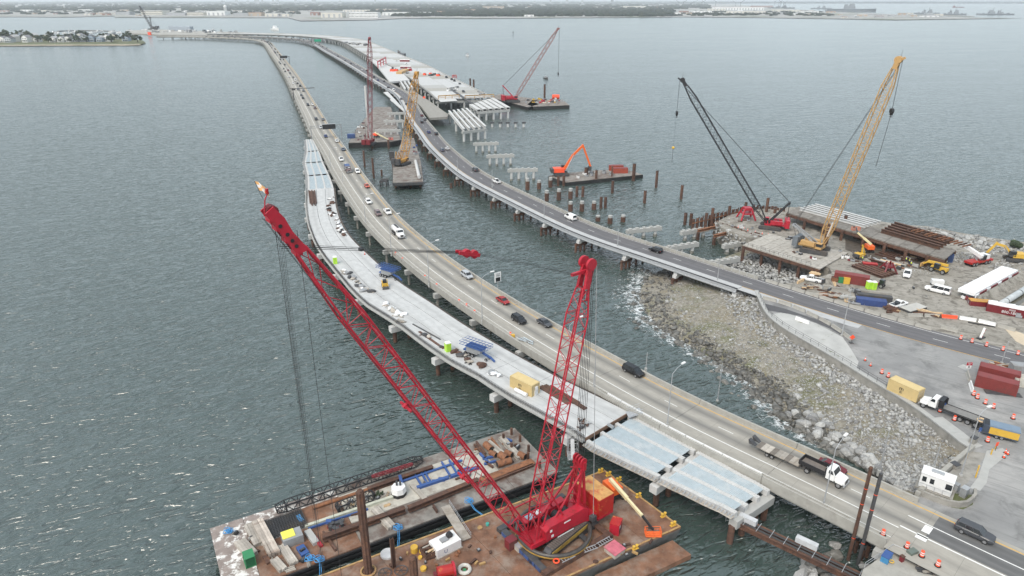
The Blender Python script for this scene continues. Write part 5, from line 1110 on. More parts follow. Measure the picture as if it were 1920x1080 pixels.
# barrier rows
def jersey(name,m,L=3.6,h=.85):
    a=MB();a.profile([(x*1.0,z*h/.86) for x,z in JERS],-L/2,L/2);return a.mesh(name,m)
JM={'grey':jersey('concrete_barrier',CONC),'white':jersey('white_barrier',WHITE),'red':jersey('red_barrier',SAFETY)}
def barriers(px,label,group,cols='g',z=5.99,L=3.66,smooth=1):
    P_=Path([tuple(p.xy) for p in P(*px,z=z)],1.5,smooth);n=max(1,int(P_.L/L));k={'g':'grey','w':'white','r':'red'}
    for i in range(n):
        d=(i+.5)*P_.L/n;c=k[cols[i % len(cols)]];o=put('concrete_barrier' if c == 'grey' else 'water_filled_barrier',JM[c],None,P_.pos(d,0,z),(0,0,P_.ang(d)-math.pi/2))
        tag(o,label.replace('grey',c if c != 'red' else 'orange red'),'barrier',group)
barriers([(1428,560),(1470,570),(1510,586),(1560,612),(1590,634),(1598,640)],'grey barrier in the curved row between the walkway and the road','barriers left of the asphalt road')
_q=[PB.pos(d,-.75) for d in np.linspace(PB.near(at(1750,617,6))[0],B_AB-2,14)];Pq=Path([tuple(q.xy) for q in _q],2,1);n=int(Pq.L/3.66)
for i in range(n):d=(i+.5)*Pq.L/n;tag(put('concrete_barrier',JM['white' if i == n-14 else 'grey'],None,Pq.pos(d,0,5.99),(0,0,Pq.ang(d)-math.pi/2)),'%s barrier in the long row between the asphalt road and the work yard' % ('white' if i == n-14 else 'grey'),'barrier','barriers right of the asphalt road')
barriers([(1700,593),(1745,594),(1800,598),(1850,607),(1905,622)],'grey barrier in the mixed row at the edge of the muddy yard','mixed barriers at the yard edge','ggrwwggrw')
barriers([(1755,613),(1804,626)],'grey slotted barrier at the start of the drums beside the asphalt road','slotted barriers')
barriers([(1812,697),(1824,738)],'grey barrier left of the brown red containers','barriers left of the containers','gw')
barriers([(1496,600),(1512,606)],'single grey barrier lying loose on the walkway',None,'w')
Pq=[PA.pos(d,11.55,6.02) for d in np.arange(PA.near(at(1570,965,6))[0],PA.near(at(1075,735,6))[0],3.66)]
for i,q in enumerate(Pq):
    d,o=PA.near(q);tag(put('concrete_barrier',JM['white' if 3<i<len(Pq)-1 else 'grey'],None,q,(0,0,PA.ang(d)-math.pi/2)),'white painted barrier along the left shoulder of the concrete bridge' if 3<i<len(Pq)-1 else 'bare barrier at the lower end of the white painted row','barrier','barriers on the shoulder of the concrete bridge')
# ---------------------------------------------------------------- lattice booms and cranes
def lattice(t,part,p0,p1,w,dp,n,rc,rl,m,side=None,foot=.12,tip=.10,tipk=.45,footk=.12,pieces=True,lace_m=None,solid_tip=0.):
    """a four-chord lattice boom: part > chord (4), lacing_bar"""
    p0,p1=Vector(p0),Vector(p1);d=(p1-p0).normalized();L=(p1-p0).length
    s=Vector(side) if side is not None else Vector((-d.y,d.x,0))
    s.z=0;s.normalize();u=s.cross(d).normalized();lace_m=lace_m or m
    def sec(f):
        kd=1.;kw=1.
        if f<foot:kd=footk+(1-footk)*f/foot
        if f>1-tip:k=tipk+(1-tipk)*(1-f)/tip;kd *= k;kw *= k
        c=p0+d*(L*f);return [c+s*(w/2*a*kw)+u*(dp/2*b*kd) for a,b in ((1,1),(-1,1),(-1,-1),(1,-1))]
    fs=[0,foot]+[foot+(1-tip-foot)*i/n for i in range(1,n+1)]+[1.]
    S=[sec(f) for f in fs]
    mb=MB()
    for k in (0,1,-1):
        q=S[k];[mb.bar(q[i],q[(i+1) % 4],rl*2.2) for i in range(4)]
    root=mb.build(part,m,t)
    for i in range(4):mb=MB();mb.tube([q[i] for q in S],rc,8);mb.build('chord',m,root)
    bars=[]
    for k in range(1,len(S)-2):
        for i in range(4):
            a,b=S[k],S[k+1];j=(i+1) % 4
            mid=(b[j]+a[j])/2 if False else None
            if (k+i) % 2:bars.append((a[i],b[j]))
            else:bars.append((a[j],b[i]))
            if k % 2 == 0:bars.append((b[i],b[j]))
    for i in range(4):
        j=(i+1) % 4
        for a,b,m_ in ((S[0],S[1],3),(S[-2],S[-1],3)):
            for q in range(m_):x0=a[i].lerp(b[i],q/m_);x1=a[j].lerp(b[j],(q+1)/m_);bars.append((x0,x1) if q % 2 else (a[j].lerp(b[j],q/m_),a[i].lerp(b[i],(q+1)/m_)))
    if pieces:
        for a,b in bars[:300]:bar_piece('lacing_bar',a,b,rl*2,lace_m,root)
        rest=bars[300:]
    else:rest=bars
    if rest:
        mb=MB();[mb.cyl(a,b,rl,rl,4,0,False) for a,b in rest];tag(mb.build('lacing',lace_m,root),kind='stuff')
    return root,s,u,d
def cable(t,name,pts,r=.035,m=None):mb=MB();mb.tube([Vector(p) for p in pts],r,5);return mb.build(name,m or CABLE,t)
def hook_block(t,p,s=1.,m=None):
    p=Vector(p);mb=MB();mb.cyl(p-Vector((.35*s,0,0)),p+Vector((.35*s,0,0)),.75*s,.75*s,12);mb.box((p.x,p.y,p.z-.7*s),(.5*s,.9*s,1.0*s));o=mb.build('hook_block',m or BLACK,t)
    mb=MB();mb.torus((p.x,p.y,p.z-1.6*s),.35*s,.1*s,12,6);mb.build('hook',DARK,o);return o
def crawler_track(t,cx,cy,L,w,h,rz,z0,m_side,lab='crawler_track',shoes=True):
    c=Vector((cx,cy,z0));X=Vector((math.cos(rz),math.sin(rz),0));Y=Vector((-X.y,X.x,0));r=h/2;pts=[]
    for k in range(9):a=-math.pi/2+math.pi*k/8;pts.append((L/2-r+r*math.cos(a),r+r*math.sin(a)))
    for k in range(9):a=math.pi/2+math.pi*k/8;pts.append((-L/2+r+r*math.cos(a),r+r*math.sin(a)))
    mb=MB();n=len(pts);vs=[c+X*x+Y*(w/2)+Vector((0,0,z)) for x,z in pts]+[c+X*x-Y*(w/2)+Vector((0,0,z)) for x,z in pts]
    mb.add(vs,[tuple(range(n)),tuple(range(n,2*n))[::-1]]+[(i,n+i,n+(i+1) % n,(i+1) % n) for i in range(n)]);o=mb.build(lab,DARK,t)
    mb=MB();q=w/2+.04
    for s in (-1,1):a=c+Y*(s*(w/2+.03))+Vector((0,0,h*.5));mb.bar(a-X*(L/2-r*.7),a+X*(L/2-r*.7),.08,h*.45)
    mb.build('side_frame',m_side,o)
    if shoes:
        sm=MB();sm.box((0,0,0),(.34,w*1.04,.10));me=sm.mesh('track_shoe',mat('worn_track',(.10,.085,.075),.7,.3,1.5));nn=int((L-h)/.42)
        for k in range(nn):p=c+X*(-L/2+r+(k+.5)*(L-h)/nn)+Vector((0,0,h+.03));put('track_shoe',me,o,p,(0,0,rz),world=True)
    return o
# ---------------------------------------------------------------- the crane barge, nearest
DK=2.4
cA,cB,cD=at(1133,881,DK),at(1277,988,DK),at(636,1066,DK);ex=(cD-cA).normalized();ey=cB-cA;Wb_=ey.length;ey.normalize();Lb_=56.
t=thing('crane_barge','large rusty deck barge carrying the big red crane','barge',(cA.x,cA.y,0));CB=t
def cb(u,v,z=DK):p=cA+ex*u+ey*v;return Vector((p.x,p.y,z))
mb=MB();mb.hexa([cb(.6,.6,-1),cb(Lb_,.6,-1),cb(Lb_,Wb_-.6,-1),cb(.6,Wb_-.6,-1),cb(0,0,DK-.35),cb(Lb_,0,DK-.35),cb(Lb_,Wb_,DK-.35),cb(0,Wb_,DK-.35)]);mb.build('hull',BARGE_GREY,t)
for i in range(8):
    for j in range(2):
        mb=MB();u0,u1=i*Lb_/8+.02,(i+1)*Lb_/8-.02;v0,v1=j*Wb_/2+.02,(j+1)*Wb_/2-.02;mb.hexa([cb(u0,v0,DK-.34),cb(u1,v0,DK-.34),cb(u1,v1,DK-.34),cb(u0,v1,DK-.34),cb(u0,v0),cb(u1,v0),cb(u1,v1),cb(u0,v1)]);mb.build('deck_plate',RUST_DECK,t)
mb=MB();edge=mat('worn_yellow_edge',(.38,.24,.10),.8,.3,.8,dirt=(.20,.10,.06),dscale=.9)
for a,b in (((0,.15),(Lb_,.15)),((0,Wb_-.15),(Lb_,Wb_-.15)),((.15,.3),(.15,Wb_-.3))):mb.bar(cb(*a,DK+.05),cb(*b,DK+.05),.28,.1)
mb.build('deck_edge',edge,t)
bm_=MB()
for s in (-.3,.3):bm_.cyl((s,0,0),(s,0,.55),.17,.17,10);bm_.cyl((s,0,.55),(s,0,.65),.24,.24,10)
bm_.box((0,0,.04),(1.1,.5,.08));BOLL=bm_.mesh('bollard',YELLOW)
for (x,y) in ((1126,885),(1141,891),(1160,901),(1197,931),(1244,968),(1191,1029),(1262,985),(1045,1062)):put('bollard',BOLL,t,at(x,y,DK),(0,0,.5),world=True)
mb=MB();f=at(1205,1055,.7);mb.hexa([cb(2,Wb_+.4,-1),cb(17,Wb_+.4,-1),cb(17,Wb_+4.2,-1),cb(2,Wb_+4.2,-1),cb(2,Wb_+.4,.9),cb(17,Wb_+.4,.9),cb(17,Wb_+4.2,.9),cb(2,Wb_+4.2,.9)]);tag(mb.build('float_pontoon',RUST_DECK),'low rusty float alongside the right front of the crane barge','pontoon')
# ---------------------------------------------------------------- the big red crane
cr=Vector((-.8,-.6,0));cl=Vector((.6,-.8,0));rzc=math.atan2(-.6,-.8);O=Vector((6.5,83.7,DK))
t=thing('crawler_crane','big red lattice boom crawler crane with a tall mast on the nearest barge','crane',O,rzc);RC=t
def rcw(x,y,z):p=O+cr*x+cl*y;return Vector((p.x,p.y,z))
def rbox(name,x0,x1,y0,y1,z0,z1,m,parent=None):
    mb=MB();mb.box(((x0+x1)/2,(y0+y1)/2,(z0+z1)/2-DK),(x1-x0,y1-y0,z1-z0));return mb.build(name,m,parent or t,False)
for i,(y0,y1) in enumerate(((-6.1,-5.1),(5.1,6.1),(-2.9,-2.2),(2.2,2.9))):rbox('support_beam',-7,6.6,y0,y1,DK+.02,DK+.75,DARK if i != 1 else RUST)
for x0,x1,m in ((5.5,6.5,DARK),(-7,-6,RUST),(2.4,3.2,DARK),(-3.4,-2.6,DARK)):rbox('cross_beam',x0,x1,-5.05,5.05,DK+.30,DK+.70,m)
for k in range(7):rbox('blue_panel',6.52,6.6,-4.8+k*1.4,-3.6+k*1.4,DK+.1,DK+.72,CONT_BLUE)
mb=MB();mb.torus((0,0,1.25),5.7,.34,48,8);o=mb.build('ring_track',mat('greasy_ring',(.06,.055,.05),.4,.3,1),t,False,True);mb=MB();mb.torus((0,0,.98),5.8,.26,48,6);mb.build('ring_rim',mat('ochre_ring_rim',(.34,.20,.04),.6,.3,1),o,False,True)
for s in (-1,1):
    q=rcw(-.4,s*2.75,0);o=crawler_track(t,q.x,q.y,9.6,1.25,1.45,rzc+.16,DK+.55,mat('ochre_paint',(.42,.27,.05),.6,.25,1,dirt=(.12,.07,.03)))
rbox('car_body',-2.6,2.6,-2.,2.,DK+.8,DK+1.9,DARK)
mb=MB();mb.hexa([(5.7,-1.5,1.5),(5.7,1.7,1.5),(-7,2.6,1.9),(-7,-2.6,1.9),(5.7,-1.5,2.3),(5.7,1.7,2.3),(-7,2.6,2.5),(-7,-2.6,2.5)]);mb.build('rotating_deck',RED,t,False)
mb=MB();mb.profile([(3.4,2.35),(3.6,4.2),(2.9,4.75),(-4.0,4.85),(-5.0,4.2),(-5.0,2.35)],.9,2.45);o=mb.build('engine_house',RED,t,False)
for x,z,w_,h in ((2.6,4.0,.42,.42),(2.3,2.95,.45,.45),(-.6,4.15,1.3,.22)):mb=MB();mb.box((x,2.465,z),(w_,.03,h));mb.build('decal_plate',WHITE,o,False)
mb=MB();mb.box((-.2,2.64,2.28),(3.2,.03,.2));mb.build('white_name_strip',WHITE,o,False)
mb=MB();mb.profile([(2.2,2.35),(2.2,4.0),(-3.4,4.3),(-3.8,2.35)],-2.4,-1.3);mb.build('far_house',RED,t,False)
for x in (1.0,-.8,-2.6):mb=MB();mb.cyl((x,-1.2,3.2),(x,.8,3.2),.62,.62,14);o=mb.build('winch_drum',RED,t,False);mb=MB();mb.cyl((x,-1.0,3.2),(x,.6,3.2),.72,.72,14);mb.build('wound_rope',BLACK,o,False)
mb=MB();mb.box((3.4,-2.0,3.1),(2.3,1.5,1.5));o=mb.build('operator_cab',RED,t,False);mb=MB();mb.box((3.45,-2.0,3.2),(2.34,1.54,.95));mb.build('cab_window',GLASS,o,False);mb=MB();mb.box((3.2,-2.0,3.9),(1.3,1.2,.14));mb.build('cab_roof_light',mat('pale_blue_glass',(.25,.36,.42),.3),o,False);mb=MB();mb.box((1.7,-2.0,3.95),(.9,.9,.3));mb.build('white_air_unit',WHITE,o,False)
mb=MB();mb.box((-8.3,.3,3.6),(3.2,5.5,3.3));o=mb.build('counterweight',RED_OLD,t,False);mb=MB();mb.box((-8.3,.3,5.30),(3.1,5.4,.12));mb.build('worn_top',RED_TOP,o,False)
rbox('tail_deck',-9.9,-6.6,-2.5,3.1,DK+1.5,DK+1.92,RED)
mb=MB();mb.box((-5.4,3.1,2.75),(.9,.8,.8));mb.build('grey_motor',DARK,t,False)
for x,y in ((-3.6,-1.3),(-3.6,1.3)):# gantry behind the houses
    mb=MB();mb.bar((x,y,2.4),(-4.9,y*.55,12.2),.34);mb.bar((-5.4,y,2.4),(-5.0,y*.55,12.2),.34);mb.bar((2.6,y,2.6),(-4.9,y*.55,10.5),.26);mb.build('gantry_leg',RED,t,False)
mb=MB()
for k in range(5):z=3.6+k*1.7;mb.bar((-4.2,-1.2,z),(-4.5,1.0,z+1.1),.12);mb.bar((-4.2,1.2,z),(-4.5,-1.0,z+1.1),.12)
mb.build('gantry_lacing',RED,t,False)
mb=MB();mb.box((-4.95,0,11.6),(.5,2.6,1.4));[mb.cyl((-4.95,y-.12,12.3),(-4.95,y+.12,12.3),.6,.6,12) for y in (-.9,-.3,.3,.9)];mb.build('gantry_head',RED,t,False)
BF=rcw(5.3,0.1,4.55);BT=on_axis(BF,(-.8,-.6),507,397);MF=rcw(4.2,0.1,4.7);MT=on_axis(MF,(-.8,-.6),1101,497)
bd=(BT-BF).normalized();tipst=BT-bd*4.6
boom,bs_,bu_,_=lattice(t,'boom',BF,tipst,2.6,2.2,24,.125,.05,RED,cl,.12,.16,.5,.15)
mb=MB() # solid boom head: two pierced side plates and the sheave nest
for s in (-1,1):
    o_=bs_*(s*.66);q=[tipst-bd*.5-bu_*.6,tipst-bd*.2+bu_*.65,tipst+bd*1.7+bu_*.62,BT+bu_*.6+bd*.4,BT-bu_*.4+bd*.5,BT-bu_*.6-bd*1.,tipst+bd*2.0-bu_*.42]
    th=bs_*.09;n=len(q);mb.add([p+o_-th for p in q]+[p+o_+th for p in q],[tuple(range(n)),tuple(range(n,2*n))[::-1]]+[(i,n+i,n+(i+1) % n,(i+1) % n) for i in range(n)])
for f in (-.2,1.5,3.0,4.0):mb.bar(tipst+bd*f-bs_*.66+bu_*.35,tipst+bd*f+bs_*.66+bu_*.35,.7,.5)
hd=mb.build('boom_head',RED,boom)
mb=MB();[mb.cyl(BT+bs_*y-bu_*.1,BT+bs_*(y+.12)-bu_*.1,.6,.6,14) for y in (-.45,-.2,.05,.3)];mb.build('sheave',MAROON,boom)
mb=MB()
for f in (.6,1.3,2.1,3.2):
    for s in (-1,1):c=tipst+bd*f+bs_*(s*.755)+bu_*(.15 if f<3 else .2);mb.cyl(c,c+bs_*(s*.03),.2,.2,10)
mb.build('lightening_hole',BLACK,boom)
mast,ms_,mu_,md_=lattice(t,'mast',MF,MT-(MT-MF).normalized()*3.2,2.3,2.0,16,.115,.045,RED,cl,.16,.10,.55,.2)
mb=MB();q0=MT-md_*3.2
for s in (-1,1):mb.bar(q0+ms_*(s*.7),MT+ms_*(s*.55),.42,.8,0,cr);mb.cyl(MT+ms_*(s*.55)+md_*.3,MT+ms_*(s*.95)+md_*.3,.85,.85,16)
mb.bar(MT-md_*.8,MT-md_*.8+cr*2.6,.4);mb.bar(MT-md_*1.2-ms_*.6,MT-md_*1.2+ms_*.6,.4);mb.build('mast_head',RED,mast)
mb=MB();[mb.bar(MT-md_*.5-cr*.9+ms_*y,MT-md_*5.2-cr*.8+ms_*y,.2) for y in (-.4,.4)];mb.build('hanging_block',RED,mast)
EQ=on_axis(BT,(-.8,-.6),856,475);eqa=tipst+bd*1.2+bu_*1.0;mtp=MT-md_*.8+cr*2.4;EQ=eqa.lerp(mtp,.56);EQ.z=height_at(EQ,475)
mb=MB();e_=(mtp-eqa).normalized()
for s in (-.35,.35):mb.bar(EQ-e_*1.5+bs_*s,EQ+e_*1.5+bs_*s,.2,.4)
mb.bar(EQ-e_*1.2,EQ+e_*1.2,.8,.2);[mb.cyl(EQ+e_*x+bs_*-.25,EQ+e_*x+bs_*.25,.5,.5,12) for x in (-.2,.9)];mb.build('equaliser',RED,t)
for s in (-.3,.3):
    for dz in (0,.35):cable(t,'pendant_rope',[eqa+bs_*s+bu_*dz,EQ-e_*1.4+bs_*s+bu_*dz*.3],.028)
for k in range(5):y=-.6+.3*k;cable(t,'luffing_rope',[EQ+e_*1.0+bs_*y*.6+Vector((0,0,.1*(k % 3))),mtp+ms_*y+Vector((0,0,.25*(k % 3)))],.014)
gh=rcw(-4.95,0,DK+12.4)
for k in range(6):y=-.9+.36*k;cable(t,'backstay_rope',[MT+ms_*y*.9-cr*.6,gh+cl*y],.035)
cable(t,'backstay_pipe',[MT+ms_*.8-cr*1.0,rcw(-5.6,3.0,DK+2.2)],.05,GALV)
for s in (-1,1):mb=MB();mb.bar(MF+md_*9+ms_*(s*1.0),rcw(-1.5,s*1.6,DK+2.6),.24);mb.bar(BF+bd*7+bs_*(s*1.1),MF+md_*6+ms_*(s*1.0),.16);mb.build('back_stop',RED,t)
hp=BT-bu_*.6
for k in range(6):y=-.75+.3*k;cable(t,'hoist_rope',[BT+bs_*y*.8-bu_*.5-bd*.5*(k % 2),Vector((BT.x,BT.y,5.5))+bs_*y*.9],.016)
q=tipst+bd*1.5-bu_*.9;cable(t,'hoist_rope',[q,(q.x,q.y,3.)],.03);q=BT+bd*.5-bu_*.5;cable(t,'whip_line',[q,(q.x,q.y,4)],.025)
for s in (-.3,.4):cable(t,'hoist_lead_rope',[BT+bu_*.9+bs_*s,BF+bd*26+bu_*1.5+bs_*s,rcw(.9,s,DK+3.9)],.025)
hook_block(t,(BT.x,BT.y,5.0),1.2)
for f in (20,36):mb=MB();c=BF+bd*f;mb.bar(c+bu_*1.2-bs_*.2,c+bu_*1.9-bs_*.2,.5,.4);mb.bar(c+bu_*1.6-bs_*1.3,c+bu_*1.6+bs_*1.3,.25);mb.build('rope_guide_frame',RED,boom)
mb=MB();c=BT+bu_*.7;mb.tube([c,c+Vector((.25,.1,1.6)),c+Vector((.5,.2,2.1))],.06,6);mb.build('light_pole',RED,boom);mb=MB();mb.cyl(c+Vector((.5,.2,2.1)),c+Vector((.5,.2,2.6)),.16,.16,8);mb.build('red_beacon',LAMP_R,boom)
fl=thing('flag','orange and white chequered flag at the tip of the big red boom','flag',c+Vector((.1,0,1.7)));mb=MB();fp=c+Vector((.1,0,1.7));ft=fp+Vector((-.6,.2,1.6));mb.cyl(fp,ft,.03,.03,5);mb.build('pole',DARK,fl)
FO=mat('flag_orange',(.78,.42,.16),.8);FW=mat('flag_white',(.78,.77,.76),.8);fd=(ft-fp).normalized();fx=Vector((.92,.25,-.22)).normalized()
for i in range(3):
    for j in range(3):mb=MB();a=ft-fd*(.30*j)+fx*(.28*i)+Vector((0,.12*math.sin(i*2.1),-.05*i*i));e=ft-fd*(.30*j)+fx*(.28*(i+1))+Vector((0,.12*math.sin((i+1)*2.1),-.05*(i+1) ** 2));mb.add([a,e,e-fd*.30,a-fd*.30,a+Vector((0,.02,0)),e+Vector((0,.02,0)),e-fd*.30+Vector((0,.02,0)),a-fd*.30+Vector((0,.02,0))],[(0,1,2,3),(7,6,5,4),(0,4,5,1),(1,5,6,2),(2,6,7,3),(3,7,4,0)]);mb.build('chequer',FO if (i+j) % 2 == 0 else FW,fl)
# ---------------------------------------------------------------- loose things on the crane barge
def box_at(name,px,py,d,rz,m,label,cat,z=DK,group=None,z_up=0.):
    p=at(px,py,z);mb=MB();mb.box((p.x,p.y,z+d[2]/2+z_up),d,rz);return tag(mb.build(name,m),label,cat,group)
def lidded(name,px,py,d,rz,m,m2,label,cat,z=DK,lid=.12,grow=.06,group=None):
    p=at(px,py,z);t=thing(name,label,cat,p,rz,group);mb=MB();mb.box((0,0,(d[2]-lid)/2),(d[0],d[1],d[2]-lid));mb.build('box',m,t,False);mb=MB();mb.box((0,0,d[2]-lid/2),(d[0]+grow,d[1]+grow,lid));mb.build('lid',m2,t,False);return t
rzb=math.atan2(ex.y,ex.x)
t=lidded('tool_cabinet',958,1026,(1.5,1.3,1.7),rzc,mat('brown_cabinet',(.13,.04,.035),.6),MAROON,'dark red brown steel cabinet beside the foot of the red crane','cabinet');mb=MB();mb.box((.76,0,.9),(.03,1.1,1.3));mb.build('door',MAROON,t,False)
lidded('crate',974,1030,(1.2,1.1,1.0),rzc,TIMBER,GALV,'small grey crate between the brown cabinet and the crane ring','crate')
t=lidded('air_compressor',1154,996,(1.9,1.5,2.1),rzc+.5,RED,RED_OLD,'upright red machine box right of the crane ring','compressor');mb=MB();mb.box((0,.76,.8),(1.2,.04,.9));mb.build('grille',DARK,t,False);mb=MB();mb.box((.4,.78,1.5),(.4,.03,.3));mb.build('white_label',WHITE,t,False)
t=lidded('deck_hatch',1152,1035,(2.2,2.2,.9),rzc+.05,TIMBER,mat('pink_hatch_cover',(.50,.13,.17),.7,.25,1,dirt=(.3,.2,.15)),'square pink topped hatch near the front edge of the crane barge','hatch',lid=.15,grow=.2)
t=thing('water_tank','white rectangular tank with a hose reel on top, on the rusty deck','tank',at(835,1028,DK),rzb+.12);mb=MB();mb.box((0,0,.8),(4.2,2.6,1.6));mb.build('tank_box',WHITE,t,False);mb=MB();mb.box((0,0,.05),(4.6,2.9,.14));mb.build('pallet',TIMBER,t,False);mb=MB();mb.cyl((-.9,-.5,2.0),(-.9,.1,2.0),.5,.5,14);mb.build('hose_reel',BLACK,t,False);mb=MB();mb.box((.1,-.1,1.72),(1.2,.9,.22));mb.build('grey_cover',GREY,t,False)
text_piece('lettering','U',.9,BLUE,t,(.6,1.31,.75),(math.pi/2,0,math.pi),.004)
t=thing('scrap_bin','open rusty bin full of timber and iron scraps beside the white tank','bin',at(808,1037,DK),rzb+.12);mb=MB();[mb.box((x,y,.55),d_) for x,y,d_ in ((0,1.0,(2.6,.08,1.1)),(0,-1.0,(2.6,.08,1.1)),(1.3,0,(.08,2.0,1.1)),(-1.3,0,(.08,2.0,1.1)))];mb.box((0,0,.1),(2.5,1.9,.1));mb.build('bin',RUST,t,False)
for k in range(9):mb=MB();a=random.uniform(-.4,.5);mb.box((random.uniform(-.5,.5),random.uniform(-.7,.7),.7+.06*k),(1.9,.22,.16),a);mb.build('scrap_piece',(TIMBER,TIMBER_NEW,RUST)[k % 3],t,False)
def disc(name,px,py,r,h,m,label,cat,z=DK,hub=None):
    p=at(px,py,z);t=thing(name,label,cat,p);mb=MB();mb.cyl((0,0,0),(0,0,h),r,r,20);mb.build('disc',m,t,False);mb=MB();mb.torus((0,0,h),r*.92,.07,20,6);mb.build('rim',hub or m,t,False);return t
disc('round_plate',727,1040,1.1,.3,mat('grey_white_lid',(.5,.5,.5),.7),'round whitish lid on the rusty deck beside the brown H post','lid');disc('yellow_drum',777,1034,.55,.9,YELLOW,'yellow drum standing by the scrap bin','drum');disc('mooring_bitt',791,1035,.42,.25,YELLOW,'flat yellow brown cap right of the yellow drum','cap')
disc('yellow_float',788,1047,.3,.3,YELLOW,'small yellow float below the scrap bin','float');disc('yellow_float',794,1068,.45,.35,YELLOW,'bright yellow float by the dark post top','float');disc('deck_ball',914,985,.25,.4,mat('teal_plastic',(.06,.33,.28),.5),'little teal ball on the rusty deck left of the crane','ball');disc('deck_pad_eye',900,990,.4,.12,edge,'round yellowish deck fitting left of the crane','fitting');disc('deck_pad_eye',1117,1054,.4,.1,RUST,'round rusty deck fitting near the front edge','fitting')
for (x,y,lab) in ((722,1077,'left spoked hand wheel in front of the tall brown spud'),(752,1072,'right spoked hand wheel in front of the tall brown spud')):
    p=at(x,y,DK);t=thing('hand_wheel',lab,'wheel',p);mb=MB();mb.torus((0,0,.3),.95,.07,20,6);mb.build('rim',DARK,t,False);mb=MB();[mb.bar((0,0,.3),(.95*math.cos(k*1.047),.95*math.sin(k*1.047),.3),.07) for k in range(6)];mb.build('spoke',DARK,t,False)
t=thing('diesel_winch','red winch with a domed drum at the bottom edge of the picture','winch',at(838,1078,DK),.3);mb=MB();mb.cyl((-1.4,0,.9),(.9,0,.9),.8,.8,16);mb.build('drum',RED_OLD,t,False);mb=MB();mb.cyl((.9,0,.9),(1.2,0,.9),1.1,1.1,16);mb.build('flange',RED,t,False);mb=MB();mb.box((-.3,0,.15),(3.2,1.8,.3));mb.build('base',MAROON,t,False)
t=thing('round_fender','whitish round fender ring with something green inside','fender',at(871,1070,DK));mb=MB();mb.torus((0,0,.3),.8,.28,20,8);mb.build('ring',mat('dirty_white_rubber',(.5,.49,.45),.8),t,False);mb=MB();mb.box((0,0,.12),(.5,.5,.2));mb.build('green_lump',GREEN,t,False)
A_,B_=at(835,952,2.6),at(875,1013,2.5);t=thing('gangway','plank gangway with a light handrail joining the two barges','gangway',A_);mb=MB();mb.bar(A_+Vector((0,0,.35)),B_+Vector((0,0,.15)),1.5,.16);mb.build('walk_board',TIMBER,t)
mb=MB();dv=(B_-A_).normalized();sd=Vector((-dv.y,dv.x,0))*.75
for h in (.55,1.0):mb.cyl(A_+sd+Vector((0,0,h+.35)),B_+sd+Vector((0,0,h+.15)),.03,.03,5)
for k in range(6):q=A_.lerp(B_,k/5)+sd;mb.cyl(q+Vector((0,0,.2)),q+Vector((0,0,1.3)),.03,.03,5)
mb.build('handrail',GALV,t)
def ladder(px0,px1,label,z=DK+.95,w=.7):
    A,B=at(*px0,z),at(*px1,z);t=thing('ladder',label,'ladder',A);d=(B-A).normalized();s=Vector((-d.y,d.x,0))*(w/2);mb=MB()
    for q in (s,-s):mb.bar(A+q,B+q,.09,.12)
    mb.build('stile',GALV,t);n=int((B-A).length/.4)
    for k in range(n):q=A.lerp(B,(k+.5)/n);mb=MB();mb.bar(q-s,q+s,.08,.06);mb.build('rung',GALV,t)
ladder((1052,1052),(1076,1040),'pale ladder lying on the front beam, leftmost of three');ladder((1094,1033),(1119,1024),'pale ladder lying beside the ring, middle of three');ladder((1121,1022),(1146,1008),'pale ladder lying at the right beam end, rightmost of three')
t=thing('life_ring','orange life ring on the front support beam of the red crane','life ring',at(1043,1054,DK+.8));mb=MB();mb.torus((0,0,.25),.42,.12,18,8);mb.build('ring',SAFETY,t,False)
def boom_lift(base,elbow,basket,label,z,zb,m=ORANGE,hz_=2.2):
    p=at(*base,z);B=at(*basket,zb);a=math.atan2(B.y-p.y,B.x-p.x);t=thing('boom_lift',label,'boom lift',p,a);mb=MB();mb.box((0,0,.95),(2.6,1.9,.6));mb.build('chassis',BLACK,t,False)
    mb=MB();mb.box((-.4,0,1.9),(3.0,2.0,1.2));mb.build('turret',m,t,False)
    for x in (-1.1,1.1):
        for s in (-1,1):wheel(t,x,s*1.05,.48,.36)
    E_=at(*elbow,zb+hz_);S=p+Vector((math.cos(a)*-1.2,math.sin(a)*-1.2,2.9));mb=MB();mb.bar(S,S.lerp(E_,.55),.55,.6);o=mb.build('main_boom',CREAM,t);mb=MB();mb.bar(S.lerp(E_,.5),E_,.4,.45);mb.build('inner_boom',CREAM,o)
    mb=MB();mb.bar(E_,B+Vector((0,0,1.0)),.3,.3);mb.build('jib',BLACK,t);mb=MB();c=Vector((B.x,B.y,zb))
    for z_ in (.15,.65,1.15):
        q=[c+Vector((x*1.2,y*.6,z_)) for x,y in ((-1,-1),(1,-1),(1,1),(-1,1))];[mb.cyl(q[k],q[(k+1) % 4],.045,.045,5) for k in range(4)]
    for x in (-1,0,1):
        for y in (-1,1):mb.cyl(c+Vector((x*1.2,y*.6,.1)),c+Vector((x*1.2,y*.6,1.15)),.045,.045,5)
    mb.box((c.x,c.y,zb+.1),(2.4,1.2,.06));mb.build('basket',m,t);mb=MB();mb.box((c.x-.5,c.y+.4,zb+1.1),(.5,.3,.4));mb.build('control_box',DARK,t);return t
boom_lift((1150,932),(1204,967),(1224,1003),'orange boom lift with a cream arm reaching its basket down to the rusty deck',DK,DK+.1,ORANGE,3.0)
